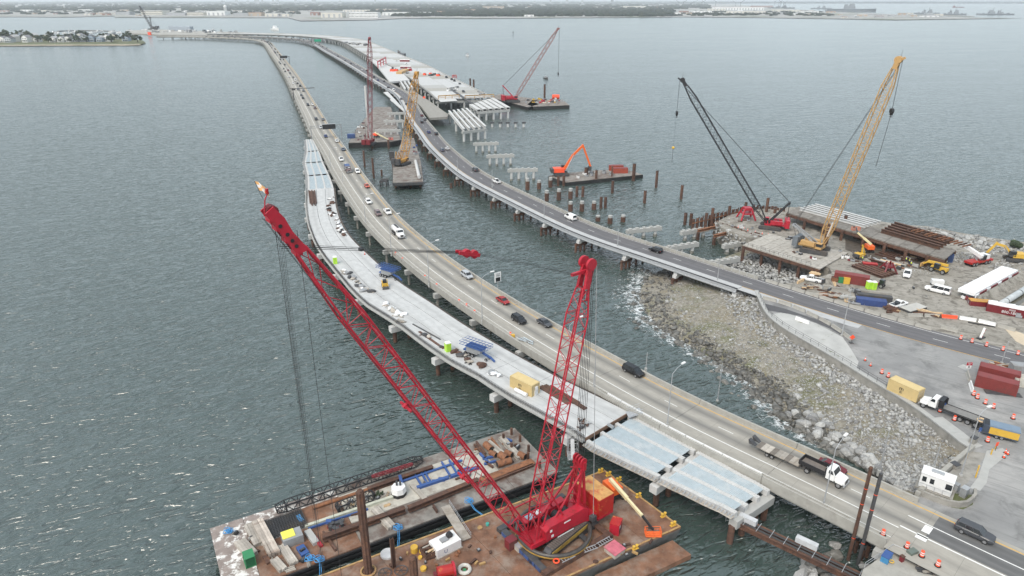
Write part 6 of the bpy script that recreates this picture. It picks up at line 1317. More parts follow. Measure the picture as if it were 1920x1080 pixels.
def spud(base,top,w,label,m=RUST,z=DK,sides=8):
    p=at(*base,z);h=height_at(p,top)-z;t=thing('spud_pile',label,'pile',p,.4);mb=MB();rings=[]
    for zz in (-z-2,h):rings.append([(w/2*(1 if k % 2 else .82)*math.cos(k*math.pi/sides),w/2*(1 if k % 2 else .82)*math.sin(k*math.pi/sides),zz) for k in range(2*sides)])
    mb.loft(rings);mb.build('shaft',m,t,False);mb=MB();mb.cyl((0,0,h),(0,0,h+.25),w*.42,w*.30,12);mb.build('cap',m,t,False);mb=MB();mb.torus((0,0,.2),w*.85,.16,14,6);mb.build('collar',edge,t,False);return t
spud((691,1072),922,1.25,'tallest ribbed brown spud pile, at the joint of the two barges');spud((779,1110),1046,1.2,'round topped brown spud post cut by the bottom edge of the picture')
p=at(739,1064,DK);h=height_at(p,1010)-DK;t=thing('steel_post','slender brown H section post on the rusty deck','post',p,.5);mb=MB();mb.box((0,0,h/2),(.5,.06,h));[mb.box((x,0,h/2),(.07,.5,h)) for x in (-.25,.25)];mb.build('h_section',RUST,t,False)
def rope(px,label,z=2.5,m=None):
    mb=MB();c=at(*px[0],z)
    for k in range(7):a=k*.9;mb.torus((c.x+.35*math.cos(a*2),c.y+.25*math.sin(a*3),c.z+.05+.06*k),.35+.05*(k % 3),.05,12,5)
    pts=[at(x,y,zz) for (x,y),zz in zip(px,np.linspace(z,z-1.2 if len(px)>2 else z,len(px)))]
    for o_ in (-.12,.12):mb.tube([p+Vector((o_,0,0)) for p in pts],.045,5)
    tag(mb.build('mooring_rope',m or ROPE_BLUE),label,'rope')
rope([(880,940),(890,955),(908,968),(920,973)],'blue rope hanging slack from the big barge edge near the gangway');rope([(747,990),(748,1010),(745,1035)],'blue rope hanging down the black hull left of the gangway');rope([(600,1050),(601,1068),(600,1090)],'blue rope at the lower edge of the material barge');rope([(582,1048),(572,1053)],'tangle of light blue rope on the material barge deck');rope([(429,997),(443,995)],'blue rope coil among bird droppings at the left barge corner')
# ---------------------------------------------------------------- the material barge behind it
MZ=2.3;m1,m2,m3=at(393,991,MZ),at(965,802,MZ),at(1058,880,MZ);fx=(m2-m1).normalized();fy=(m3-m2)-fx*(m3-m2).dot(fx);Wm=fy.length;fy.normalize();Lm=(m2-m1).length
def mbp(u,v,z=MZ):p=m1+fx*u+fy*v;return Vector((p.x,p.y,z))
t=thing('material_barge','long cluttered grey material barge behind the crane barge','barge',(m1.x,m1.y,0));mb=MB();mb.hexa([mbp(.4,.4,-1),mbp(Lm-.4,.4,-1),mbp(Lm-.4,Wm-.4,-1),mbp(.4,Wm-.4,-1),mbp(0,0,MZ-.3),mbp(Lm,0,MZ-.3),mbp(Lm,Wm,MZ-.3),mbp(0,Wm,MZ-.3)]);mb.build('hull',BARGE_SIDE,t)
DROP=mat('deck_with_bird_droppings',(.24,.20,.18),.9,.3,.5,dirt=(.66,.65,.62),dscale=.75,damt=(.50,.58))
for u0,u1,v0,v1,m in ((0,5,0,Wm,DROP),(5,20,2.6,Wm,RUST_DECK),(5,20,0,2.6,DROP),(20,Lm-9,2.6,Wm-5.6,BARGE_SAND),(20,Lm-9,Wm-5.6,Wm,BARGE_DECK),(20,Lm,0,2.6,BARGE_DECK),(Lm-9,Lm,2.6,Wm,BARGE_DECK)):
    mb=MB();g=.03;mb.hexa([mbp(u0+g,v0+g,MZ-.29),mbp(u1-g,v0+g,MZ-.29),mbp(u1-g,v1-g,MZ-.29),mbp(u0+g,v1-g,MZ-.29),mbp(u0+g,v0+g),mbp(u1-g,v0+g),mbp(u1-g,v1-g),mbp(u0+g,v1-g)]);mb.build('deck_plate',m,t)
for k,z in enumerate((1.9,1.1)):mb=MB();mb.bar(mbp(.2,Wm+.12,z),mbp(Lm-.2,Wm+.12,z),.3,.35);mb.build('rubbing_strake',BLACK,t)
def beam(name,a,b,w,h,m,label,cat='beam',z=MZ,lift=.0,group=None,kind='H'):
    A,B=at(*a,z),at(*b,z);A.z += lift+h/2;B.z += lift+h/2;mb=MB()
    if kind == 'H':mb.bar(A+Vector((0,0,h*.44)),B+Vector((0,0,h*.44)),w,h*.12);mb.bar(A-Vector((0,0,h*.44)),B-Vector((0,0,h*.44)),w,h*.12);mb.bar(A,B,w*.14,h*.76)
    elif kind == 'P':mb.cyl(A,B,w/2,w/2,12)
    else:mb.bar(A,B,w,h)
    return tag(mb.build(name,m),label,cat,group)
beam('steel_beam',(606,1017),(760,962),.9,.9,RUST,'left half of the long brown beam along the front of the material barge',lift=.35);beam('steel_beam',(766,962),(897,908),.9,.9,RUST,'right half of the long brown beam along the front of the material barge',lift=.35);beam('steel_beam',(902,905),(1000,868),1.6,.5,RUST_OR,'broad rusty box beam near the right end of the material barge')
beam('steel_beam',(905,912),(1000,874),.5,.5,RUST,'thin rusty beam lying before the broad box beam');beam('steel_beam',(587,955),(700,917),.6,.6,RUST_OR,'brown pipe pile with bright scratches, left',kind='P');beam('steel_beam',(690,922),(812,880),.8,.8,RUST,'brown beam beside the black truss, right')
beam('box_beam',(572,990),(737,934),.55,.5,mat('pale_green_beam',(.45,.46,.38),.7),'long pale beam lying across the barge middle',kind='B');beam('blue_beam',(578,993),(690,956),.25,.35,BLUE,'blue strip beam beside the long pale beam',kind='B')
for i,(a,b) in enumerate((((606,1000),(630,1034)),((668,985),(688,1016)),((812,950),(820,962)))):beam('leg_brace',a,b,.35,.5,RUST,'rusty prop under the long brown front beam, %s of three' % ('left','middle','right')[i],'brace')
def truss(a,b,w,h,m,label,z=MZ,n=16,red=None):
    A,B=at(*a,z),at(*b,z);t=thing('boom_section',label,'crane boom section',A);lattice(t,'truss',A+Vector((0,0,h/2+.2)),B+Vector((0,0,h/2+.2)),w,h,n,.09,.05,m,None,.06,.06,.5,.5,pieces=True);return t
truss((519,962),(792,868),1.5,1.3,BLACK,'longest black lattice boom lying along the back edge of the barge',n=22);truss((632,960),(702,934),1.3,1.2,BLACK,'short black lattice section behind the brown spud pile',n=7)
t=truss((698,897),(774,873),.42,.35,MAROON,'small red jib lying on top of the long black boom',z=3.9,n=10)
def timber_stack(px0,px1,w,n,layers,label,m=None,z=MZ):
    A,B=at(*px0,z),at(*px1,z);c=(A+B)/2;d=(B-A).normalized();L=(B-A).length;rz=math.atan2(d.y,d.x);t=thing('timber_stack',label,'timber stack',c,rz);k=bpy.data.meshes.get('timber_%.1f_%d' % (L,n))
    q=MB();q.box((0,0,0),(L,w/n*.94,.3));me=q.mesh('timber_%.1f_%d' % (L,n),m or TIMBER)
    for j in range(layers):
        for i in range(n):put('timber',me,t,(random.uniform(-.12,.12),(i+.5)*w/n-w/2,.15+.31*j),(0,0,random.uniform(-.01,.01)))
    return t
timber_stack((450,1018),(474,1044),1.7,4,2,'grey timber mat stack behind the green cage');timber_stack((466,986),(484,1024),1.3,3,2,'grey timber stack between the mat stack and the long old one');timber_stack((483,982),(516,1044),1.7,4,3,'longest and highest old timber stack on the left of the barge',mat('old_timber',(.42,.37,.32),.9,.25,1.2,dirt=(.22,.15,.11),rand=.25));timber_stack((529,1026),(552,1060),1.3,4,2,'neat grey timber stack right of the long old one');timber_stack((514,1052),(532,1072),1.2,3,2,'low timber pile at the near edge of the barge with yellow straps');timber_stack((703,957),(735,992),1.4,4,2,'timber mats under the brown beam right of the spud');timber_stack((772,910),(805,945),.9,3,1,'flat boards across the deck by the white buoy tank');timber_stack((940,823),(975,862),1.2,4,2,'bleached timbers at the right end of the barge');timber_stack((915,832),(950,862),1.2,3,2,'pale timbers beside the rusty pipe offcuts')
t=thing('cage_box','bright green cage box on the barge corner','crate',at(469,1056,MZ),.55);mb=MB();[mb.box((x,y,.9),(.1,.1,1.8)) for x in (-.7,.7) for y in (-.9,.9)];mb.box((0,0,1.75),(1.5,1.9,.12));mb.box((0,0,.1),(1.5,1.9,.12));mb.build('cage_frame',GREEN,t,False);mb=MB();[mb.box((0,-.93,.3+k*.28),(1.4,.03,.16)) for k in range(5)];[mb.box((.73,0,.3+k*.28),(.03,1.8,.16)) for k in range(5)];mb.box((0,0,.85),(1.2,1.6,1.3));mb.build('cage_slats',mat('dark_green_paint',(.015,.12,.05),.5),t,False)
t=thing('rebar_mat','flat stack of grey rebar mats on the barge','rebar mesh',at(536,985,MZ),math.atan2(fx.y,fx.x));mb=MB()
for j in range(3):
    for k in range(16):mb.box((-2.9+k*.39,0,.15+j*.2),(.06,4.4,.06))
    for k in range(12):mb.box((0,-2.1+k*.38,.2+j*.2),(6.0,.06,.06))
tag(mb.build('rebar_grid',DARK,t,False),kind='stuff');mb=MB();mb.box((0,0,.05),(6,4.4,.08));mb.build('bearer',GREY,t,False)
t=thing('wrapped_pallet','yellow topped grey pallet load on the barge','pallet',at(549,1015,MZ),math.atan2(fx.y,fx.x));mb=MB();mb.box((0,0,.75),(3.0,2.2,1.5));mb.build('load',GREY,t,False);mb=MB();mb.box((-.5,.2,1.55),(1.9,1.7,.12));mb.build('yellow_sheet',paint('pale_yellow',(.72,.68,.10),.6),t,False)
for x,y,s,m,lab in ((585,1010,(1.0,3.4,.6),CONC_PALE,'long whitish pallet strip before the brown beam'),(563,975,(.7,1.6,.5),ROPE_BLUE,'small blue box near the hoist ropes'),(568,1035,(1.2,2.2,.5),BLUE,'dark blue drums at the near edge of the barge'),(597,1018,(.5,2.4,.4),RED,'red bars lying beside the pallet strip'),(502,1050,(.9,1.8,.3),RUST,'brown plates at the near edge of the barge')):
    box_at('deck_load',x,y,s,math.atan2(fx.y,fx.x)+.15,m,lab,'load',MZ)
t=thing('buoy_tank','white octagonal tank with a black base on the sandy deck','tank',at(748,927,MZ));mb=MB();mb.cyl((0,0,.7),(0,0,1.7),1.35,1.2,8);mb.build('white_top',WHITE,t,False);mb=MB();mb.cyl((0,0,0),(0,0,.7),1.3,1.35,8);mb.build('black_base',BLACK,t,False);mb=MB();[mb.box((x,.3,2.1),(.3,.3,.9)) for x in (-.3,.3)];mb.build('top_fitting',DARK,t,False)
t=thing('engine_heap','heap of dark machine parts with red hoses on the barge','machine',at(626,994,MZ));mb=MB();[mb.box((random.uniform(-1.3,1.3),random.uniform(-1,1),random.uniform(.3,1)),(random.uniform(.5,1.2),random.uniform(.4,.9),random.uniform(.4,.9)),random.random()*3) for _ in range(10)];mb.build('engine_block',DARK,t,False);mb=MB();[mb.torus((random.uniform(-.5,1.6),random.uniform(-.6,.6),.5+.1*k),.5,.07,14,5) for k in range(4)];mb.build('hose',MAROON,t,False);mb=MB();mb.box((-.9,.8,1.0),(.9,.7,.5));mb.build('blue_cover',BLUE,t,False)
t=thing('plant','small green bush growing on the barge deck','plant',at(712,931,MZ));mb=MB();[mb.blob((random.uniform(-.5,.5),random.uniform(-.5,.5),random.uniform(.2,.9)),.22,.6,1) for _ in range(14)];mb.build('foliage',LEAF[1],t,False)
# blue steel frame pieces
beam('blue_tube',(750,906),(866,865),.45,.45,BLUE,'long blue tube at the back of the sandy deck',kind='P');beam('blue_beam',(782,917),(898,878),.6,.5,BLUE,'long blue beam at the front of the sandy deck',kind='B')
for i,(a,b) in enumerate((((828,868),(844,893)),((842,864),(856,888)),((788,884),(801,908)),((794,882),(808,906)),((776,888),(790,911)),((810,903),(834,902)),((822,899),(842,897)),((858,884),(880,878)))):beam('blue_strut',a,b,.3,.35,BLUE,'loose blue strut lying between the two long blue members','beam',group='loose blue struts on the barge')
beam('blue_post',(750,898),(757,925),.5,.7,BLUE,'blue bundle of tubes standing by the white tank',kind='B',lift=.2)
for i,(a,b) in enumerate((((900,852),(915,868)),((905,862),(925,858)),((908,872),(930,866)),((945,823),(960,829)))):beam('blue_bar',a,b,.35,.4,BLUE,'blue frame piece among the rusty pipes at the right end of the barge','beam',group='blue frame pieces by the rusty pipes',kind='B')
for i,(a,b,w_) in enumerate((((910,838),(922,848),1.3),((919,852),(930,858),1.0),((937,858),(950,866),1.4),((932,876),(958,868),1.2),((948,852),(960,858),1.1),((973,856),(985,862),1.2))):
    A,B=at(*a,MZ),at(*b,MZ);A.z += w_/2;B.z += w_/2;t=thing('pipe_offcut','short rusty pipe offcut lying at the right end of the barge','pipe',A,0,'rusty pipe offcuts on the barge');mb=MB();mb.cyl(A,B,w_/2,w_/2,16,0);mb.build('pipe',RUST_OR,t);mb=MB();d=(B-A).normalized();mb.cyl(A-d*.01,A+d*.02,w_*.43,w_*.43,14);mb.cyl(B-d*.02,B+d*.01,w_*.43,w_*.43,14);mb.build('pipe_mouth',BLACK,t)
for i,(a,b) in enumerate((((889,835),(912,860)),((916,826),(934,850)),((921,823),(940,848)),((893,830),(910,853)),((910,868),(925,878)))):beam('h_pile',a,b,.4,.4,RUST_OR if i in (1,2) else RUST,'rusty H pile offcut at the right end of the barge','beam',group='rusty H pile offcuts on the barge')
for (x,y) in ((959,815),(975,828),(944,826),(991,847),(959,843),(990,861),(1021,860),(1012,878)):
    p=at(x,y,MZ);mb=MB();mb.box((p.x,p.y,MZ+.75),(.4,.4,1.5),.4);tag(mb.build('stanchion',RUST),'short dark stanchion at the right end of the barge','post','stanchions on the barge')
extra=[]
# ---------------------------------------------------------------- the other cranes
def crane(label,foot,tip,dirn,z0,n,w,body_m,boom_m,rot=None,S=1.,gantry=None,gm=None,rl=.05,lines=(),hook=None,flagpole=True,pieces=False,cwm=None,tracks=True,tipz=None):
    d=Vector((dirn[0],dirn[1],0)).normalized();F=at(*foot,z0+1.9*S);T=on_axis(F,d,*tip);rz=math.atan2(d.y,d.x);O_=F-d*(1.6*S);O_.z=z0
    t=thing('crawler_crane',label,'crane',O_,rz);s=Vector((-d.y,d.x,0))
    def W(x,y,z):p=O_+d*(x*S)+s*(y*S);return Vector((p.x,p.y,z0+z*S))
    def B(name,x0,x1,y0,y1,za,zb,m,par=None):mb=MB();mb.box(((x0+x1)/2*S,(y0+y1)/2*S,(za+zb)/2*S),((x1-x0)*S,(y1-y0)*S,(zb-za)*S));return mb.build(name,m,par or t,False)
    if tracks:
        a=rz if rot is None else rot;X=Vector((math.cos(a),math.sin(a),0));Y=Vector((-X.y,X.x,0))
        for k in (-1,1):q=O_+Y*(k*2.5*S);crawler_track(t,q.x,q.y,7.6*S,1.1*S,1.2*S,a,z0+.02,DARK,shoes=pieces)
        B('car_body',-1.6,1.6,-1.9,1.9,.5,1.3,DARK)
    B('rotating_deck',-4.6,2.2,-1.6,1.6,1.3,1.9,body_m)
    for k in (-1,1):B('machinery_house',-3.6,.4,k*1.6-.65,k*1.6+.65,1.9,3.1,body_m)
    o=B('operator_cab',.8,2.4,-2.5,-1.2,1.6,3.3,body_m);B('cab_window',.9,2.44,-2.53,-1.17,2.3,3.15,GLASS,o)
    for k in (-1,1):B('counterweight',-5.9,-4.4,k*1.35-1.15,k*1.35+1.15,1.0,3.7,cwm or body_m)
    for x in (-.8,-2.2):mb=MB();mb.cyl((x*S,-.8*S,2.4*S),(x*S,.8*S,2.4*S),.5*S,.5*S,10);mb.build('winch_drum',BLACK,t,False)
    L=(T-F).length;bd=(T-F).normalized();boom,bs,bu,_=lattice(t,'boom',F,T-bd*2.2,w,w*.85,n,.055*w,rl,boom_m,s,.11,.09,.5,.15,pieces)
    mb=MB();[mb.bar(T-bd*2.4+bs*(k*w*.28),T+bs*(k*w*.2),.16*w,.42*w) for k in (-1,1)];mb.cyl(T-bs*w*.26,T+bs*w*.26,.34*w,.34*w,12);mb.bar(T-bd*.4+bu*.2,T+bd*.6-bu*w*.1+d*w*.6,.2*w);mb.build('boom_head',boom_m,boom)
    G=None
    if gantry is not None:
        G=on_axis(F,d,*gantry)
        for k in (-1,1):mb=MB();mb.bar(F+s*(k*1.0*S)-d*.6,G+s*(k*.6*S),.34*S,.42*S);mb.build('gantry_mast',gm or boom_m,t)
        mb=MB();mb.bar(G-s*.9*S,G+s*.9*S,.5*S);mb.build('gantry_head',gm or boom_m,t)
        for k in (-1,1):cable(t,'backstay',[G+s*(k*.8*S),W(-4.8,k*1.2,2.2)],.07*S)
    else:G=W(-3.4,0,7);mb=MB();[mb.bar(W(-1.0,k*1.2,1.9),W(-3.4,k*.8,7),.25*S) for k in (-1,1)];[mb.bar(W(-4.4,k*1.2,1.9),W(-3.4,k*.8,7),.25*S) for k in (-1,1)];mb.build('gantry_mast',gm or body_m,t)
    for k in (-1,1):cable(t,'pendant',[G+s*(k*.5*S),T-bd*1.4+bu*.7+bs*(k*.5)],.05*S)
    for (off,py,rad,hk) in lines:
        p=T+d*off;z=height_at(p,py)
        for k in (-.25,.25):cable(t,'hoist_rope',[T+d*off+s*k-Vector((0,0,.3)),Vector((p.x,p.y,z))+s*k*.4],rad)
        if hk == 'b':hook_block(t,(p.x,p.y,z),.9*S)
        elif hk == 'y':mb=MB();mb.blob((p.x,p.y,z),.55*S,0,2);mb.build('headache_ball',YELLOW,t)
    if flagpole:mb=MB();mb.cyl(T+bu*.3,T+bu*.3+Vector((.3,0,2.6)),.05,.05,4);mb.build('flag_pole',DARK,t)
    return t,T,F,G,W
DI=6.0
tb,T1,F1,G1,_=crane('black lattice boom crane with a red body on the island edge',(1437,417),(1280,150),(-1,.32),DI,24,2.4,RED,BLACK,rot=-.45,gantry=(1481,380),gm=BLACK,lines=((.9,212,.03,'b'),),pieces=True)
p=T1+Vector((-1.0,.35,0));q=Vector((p.x,p.y,height_at(p,277)));cable(tb,'hoist_rope',[p,q],.025);mb=MB();mb.blob(q,.5,0,2);mb.build('headache_ball',YELLOW,tb);cable(tb,'sling',[q,(q.x,q.y,height_at(p,304))],.07)
ty,T2,F2,G2,W2=crane('tall yellow lattice boom crane on the timber crane platform',(1540,462),(1685,112),(.71,-.70),DI+.5,26,2.9,CRANE_YEL,CRANE_YEL,rot=-.55,S=1.1,gantry=(1489,421),gm=GREY,cwm=mat('slate_grey_paint',(.13,.145,.16),.6),lines=((1.0,208,.035,'b'),),pieces=True,rl=.055)
p=T2+Vector((.71,-.70,0));q=Vector((p.x,p.y,height_at(p,212)));cable(ty,'load_sling',[q,q+Vector((-1.2,0,height_at(p,312)-q.z))],.07)
bd2=(T2-F2).normalized();c=F2+bd2*6.5+Vector((-.3,-1.75,0));mb=MB();mb.bar(c-bd2*2.4,c+bd2*2.4,.9,.06,0,(.3,-1,0));o=mb.build('name_board',WHITE,ty)
tr,T3,F3,G3,_=crane('dark red lattice crane with a near upright boom on the barge between the bridges',(694,264),(693,72),(.15,1),3.0,20,2.3,MAROON,MAROON,S=1.0,rl=.07,tracks=True)
ty2,T4,F4,G4,_=crane('rusty yellow lattice crane on the barge left of the asphalt bridge',(757,300),(781,138),(.5,1),3.8,16,3.2,CRANE_YEL_RUST,CRANE_YEL_RUST,S=1.0,rl=.09,cwm=DARK)
tr3,T5,F5,G5,_=crane('far red lattice crane with a leaning boom on the barges out in the bay',(966,184),(1046,54),(1,.18),3.0,20,2.8,RED,mat('pale_red_paint',(.27,.13,.12),.5),S=1.5,gantry=(943,161),gm=RED,rl=.09,lines=((1.2,138,.07,'b'),))
td,T6,_,_,_=crane('dark far crane at the north end of the bridges',(284,52),(262,12),(-1,.1),3,14,5,DARK,DARK,S=2.6,gantry=(281,32),rl=.3,flagpole=False)
# ---------------------------------------------------------------- barges further off
def barge(px,zt,label,deck_m,hull_m,zb=-.6,cat='barge'):
    pts=[p.xy for p in P(*px,z=zt)];c=sum(pts,Vector((0,0)))/len(pts);t=thing('work_barge',label,cat,(c.x,c.y,0));mb=MB();mb.prism(pts,zb,zt-.2);mb.build('hull',hull_m,t);mb=MB();mb.prism([c+(p-c)*.985 for p in pts],zt-.19,zt);mb.build('deck',deck_m,t);return t
CLN={}
def clutter(px,z,n,label,group,lo=.6,hi=2.2,ms=None):
    ms=ms or (DARK,TIMBER,GREY,RUST,WHITE,MAROON)
    if not CLN:CLN.update({DARK.name:('machine_box','dark grey'),TIMBER.name:('timber_bundle','grey timber'),GREY.name:('equipment_box','mid grey'),RUST.name:('scrap_piece','brown rusty'),WHITE.name:('white_box','white'),MAROON.name:('machine_box','dark red'),RUST_OR.name:('scrap_piece','orange rusty'),TIMBER_NEW.name:('timber_bundle','tan timber'),CONC_PALE.name:('concrete_block','pale'),CONC.name:('concrete_block','beige grey'),BLACK.name:('machine_box','black'),edge.name:('scrap_piece','ochre'),SAFETY.name:('equipment_box','orange'),YELLOW.name:('equipment_box','yellow'),RED.name:('equipment_box','red'),BLUE.name:('equipment_box','blue'),NAVY_D.name:('equipment_box','slate'),CONC_OLD.name:('concrete_block','stained grey')})
    for k,(x,y) in enumerate(in_poly(px,z,n)):
        m=ms[k % len(ms)];nm,cl_=CLN.get(m.name,('equipment_box','coloured'));t=thing(nm,cl_+' '+label,'cargo',(x,y,z),random.random()*3.1,group);w_,d_,h_=random.uniform(lo,hi),random.uniform(lo,hi)*.7,random.uniform(lo,hi)*.5
        if nm == 'timber_bundle':
            for j in range(4):mb=MB();mb.box((random.uniform(-.1,.1),(j-1.5)*d_*.26,.1+.12*(j % 2)),(w_*1.7,d_*.22,.16),random.uniform(-.06,.06));mb.build('timber',m,t,False)
        elif nm == 'scrap_piece':
            mb=MB();mb.bar((-w_*.8,0,.15),(w_*.8,.1,.2),.3,.3);mb.build('bar',m,t,False);mb=MB();mb.box((w_*.2,d_*.3,.12),(w_*.8,d_*.5,.2),.5);mb.build('plate',m,t,False)
        else:
            mb=MB();mb.box((0,0,h_/2+.12),(w_,d_,h_),0,0,.9);mb.build('load',m,t,False);mb=MB();mb.box((0,0,h_+.16),(w_*.6,d_*.6,.12));mb.build('top',DARK if m is not DARK else GREY,t,False)
barge([(653,268),(733,266),(752,262),(733,200),(703,200),(668,241)],3.0,'barge with a worn plank deck under the dark red crane',BARGE_DECK,BARGE_SIDE)
clutter([(656,264),(685,264),(690,215),(705,205),(672,240)],3.0,20,'load on the deck under the dark red crane','loads under the dark red crane');lidded('container',659,259,(4.5,2.4,2.5),.1,CONT_BLUE,CONT_BLUE,'blue container on the corner of the barge under the dark red crane','container',z=3.0)
boom_lift((706,258),(729,262),(733,262),'orange boom lift lying low on the barge under the dark red crane',3.0,3.2,SAFETY,.8)
p=at(694,274,0);h=height_at(p,161);mb=MB();mb.cyl((p.x,p.y,-1),(p.x,p.y,h),.75,.75,14);tag(mb.build('tall_white_pile',CONC_WHITE),'tall whitish pile standing in front of the dark red crane','pile')
for x,yb,yt in ((698,279,262),(729,278,262),(683,250,238)):pipe_pile(x,yb,yt,.6,False,'thick brown pile at the front of the barge under the dark red crane','piles before the red crane barge')
barge([(736,343),(794,341),(789,302),(776,258),(754,262),(737,305)],3.6,'narrow trestle barge with a timber deck under the rusty yellow crane',BARGE_DECK,DARK,2.2)
for x,y in ((742,352),(770,351),(788,350),(738,318),(786,312)):pipe_pile(x,y,y-13,.55,False,'rusty support pile under the yellow crane trestle','support piles under the yellow crane trestle')
A,B=at(779,302,4.6),at(786,332,4.6);mb=MB();mb.cyl(A,B,.75,.75,16);o=tag(mb.build('white_pipe',CONC_WHITE),'white concrete pipe pile lying on the timber deck by the rusty yellow crane','pipe')
box_at('generator',735,299,(2.6,2.0,4.2),.2,DARK,'dark grey upright unit left of the rusty yellow crane','generator',3.6);clutter([(775,290),(790,300),(785,275),(772,270)],3.6,6,'machine part right of the rusty yellow crane','machine parts by the rusty yellow crane',ms=(MAROON,BLUE,GREY))
t=thing('steel_dolphin','small dark steel frame standing in the water left of the yellow crane trestle','dolphin',at(719,350,0));mb=MB();c=at(719,350,0)
for i in range(4):mb.box((c.x,c.y+1.5*i,2.4),(3.4,.5,.5))
for s in (-1.4,1.4):mb.box((c.x+s,c.y+2.2,2.0),(.4,5,.4));[mb.cyl((c.x+s,c.y+q,-1),(c.x+s,c.y+q,2),.3,.3,8) for q in (0,4.5)]
mb.build('frame',DARK,t)
barge([(917,182),(990,201),(1010,196),(996,184),(936,176)],2.6,'left work barge under the far red crane',BARGE_DECK,BARGE_SIDE);barge([(988,196),(1000,200),(1068,197),(1056,187),(1000,186)],2.6,'right work barge beside the far red crane, crowded with gear',BARGE_DECK,BARGE_SIDE)
clutter([(985,194),(1060,193),(1052,187),(990,186)],2.6,30,'gear on the crowded barge beside the far red crane','gear on the far barge',1,3.4,(WHITE,DARK,TIMBER_NEW,RED,GREY,YELLOW));pipe_pile(1021,180,158,.9,False,'dark spud on the far barge beside the orange tank',None,2.6);p=at(1042,182,4);mb=MB();mb.cyl((p.x-3,p.y,4.2),(p.x+3,p.y,4.2),1.9,1.9,12);tag(mb.build('orange_tank',SAFETY),'orange tank on the far barge','tank')
barge([(1028,330),(1061,342),(1206,327),(1176,318),(1120,319),(1045,326)],1.8,'long low deck barge carrying the orange excavator',BARGE_DECK,BARGE_SIDE)
for x,y,lab in ((1155,319,'farther red open container on the excavator barge'),(1163,324,'nearer red container on the excavator barge')):lidded('container',x,y,(7,2.5,2.5),.05,mat('brick_red_paint',(.30,.055,.03),.6),CONT_RED,lab,'container',z=1.8)
clutter([(1082,336),(1150,330),(1140,321),(1090,325)],1.8,14,'gear on the deck of the excavator barge','gear on the excavator barge',.8,2.2,(WHITE,GREY,DARK,GREY));pipe_pile(1099,327,314,.9,False,'dark drum post on the excavator barge',None,1.8);pipe_pile(1188,332,307,.8,False,'brown spud at the right end of the excavator barge',None,1.8);pipe_pile(1147,331,312,.35,False,'thin spud before the red containers',None,1.8)
def excavator(label,base,z,house_m,boom_m,elbow,tip,rz=None,long=1.,S=1.,bucket=True):
    p=at(*base,z);E=at(*elbow,z);T=on_axis(p,((at(*tip,z)-p).x,(at(*tip,z)-p).y),*tip) if False else None
    d=Vector((1,0,0)) if rz is None else Vector((math.cos(rz),math.sin(rz),0));a=math.atan2(d.y,d.x);t=thing('excavator',label,'excavator',p,a);s=Vector((-d.y,d.x,0))
    E=on_axis(p,d,*elbow);T=on_axis(p,d,*tip)
    for k in (-1,1):q=p+s*(k*1.35*S);crawler_track(t,q.x,q.y,4.8*S,.75*S,1.1*S,a,z+.01,DARK,shoes=False)
    def B(name,x0,x1,y0,y1,za,zb,m,par=None):mb=MB();mb.box(((x0+x1)/2*S,(y0+y1)/2*S,(za+zb)/2*S),((x1-x0)*S,(y1-y0)*S,(zb-za)*S));return mb.build(name,m,par or t,False)
    B('house',-2.6,.8,-1.5,1.5,1.25,2.5,house_m);B('counterweight',-3.5,-2.6,-1.5,1.5,1.2,2.4,DARK);o=B('cab',.1,1.8,.5,1.5,1.5,3.2,DARK);B('cab_window',.2,1.84,.47,1.53,2.2,3.05,GLASS,o)
    st=p+d*(.9*S)+Vector((0,0,2.0*S));mid=st.lerp(E,.5)+Vector((0,0,.9*S));mb=MB();mb.bar(st,mid,.55*S,.8*S,0,(0,0,1));mb.bar(mid,E,.5*S,.65*S);mb.build('boom',boom_m,t);mb=MB();mb.bar(E+(E-T).normalized()*.6,T,.45*S,.55*S);mb.build('stick',boom_m,t)
    for k in (-1,1):cable(t,'hydraulic_ram',[p+d*(1.4*S)+s*(.45*S*k)+Vector((0,0,1.6*S)),mid+s*(.4*S*k)],.12*S,GALV)
    mb=MB();mb.hexa([T+s*(y*.7*S)+d*(x*.6*S)+Vector((0,0,zz*S)) for zz in (-1.3,.1) for x,y in ((-1,-1),(.4,-1),(.4,1),(-1,1))]);mb.build('bucket',DARK,t);return t
excavator('bright orange long reach excavator on the low deck barge',(1052,329),1.8,SAFETY,ORANGE,(1093,273),(1107,312),.12,1,1.5);excavator('yellow excavator on the rocks at the right end of the island',(1899,488),6.3,YELLOW,YELLOW,(1868,457),(1850,474),2.9);excavator('small yellow excavator in front of the orange boom lift',(1612,484),6,YELLOW,YELLOW,(1618,462),(1622,478),.5,1,.7)
for x,y,yt in ((750,103,96),(747,103,94),(882,168,147),(888.5,170,149)):pipe_pile(x,y,yt,.8,False,'black pole by the far side of the wide new deck','poles beyond the wide new deck')
barge([(743,101),(756,103),(761,100),(748,98.5)],3,'small dark barge beside the far side of the wide new deck',DARK,BARGE_SIDE);clutter([(250,60),(330,58),(440,60),(450,62),(320,62)],3,40,'boxy load on the far work landing','loads at the far work landing',3,12,(WHITE,GREY,NAVY_D,CONC_PALE,RUST))
barge([(240,62),(300,65),(460,66),(470,61),(380,58),(300,55),(245,57)],2.6,'long far work landing at the north end of the bridges',CONC,CONC_OLD);box_at('shed',340,58,(60,18,11),-.1,mat('blue_grey_shed',(.30,.34,.38),.7),'long blue grey shed on the far work landing','shed',2.6);box_at('orange_marker',281,66,(7,4,7),0,SAFETY,'bright orange dot of a marker at the far landing','marker',2.6)
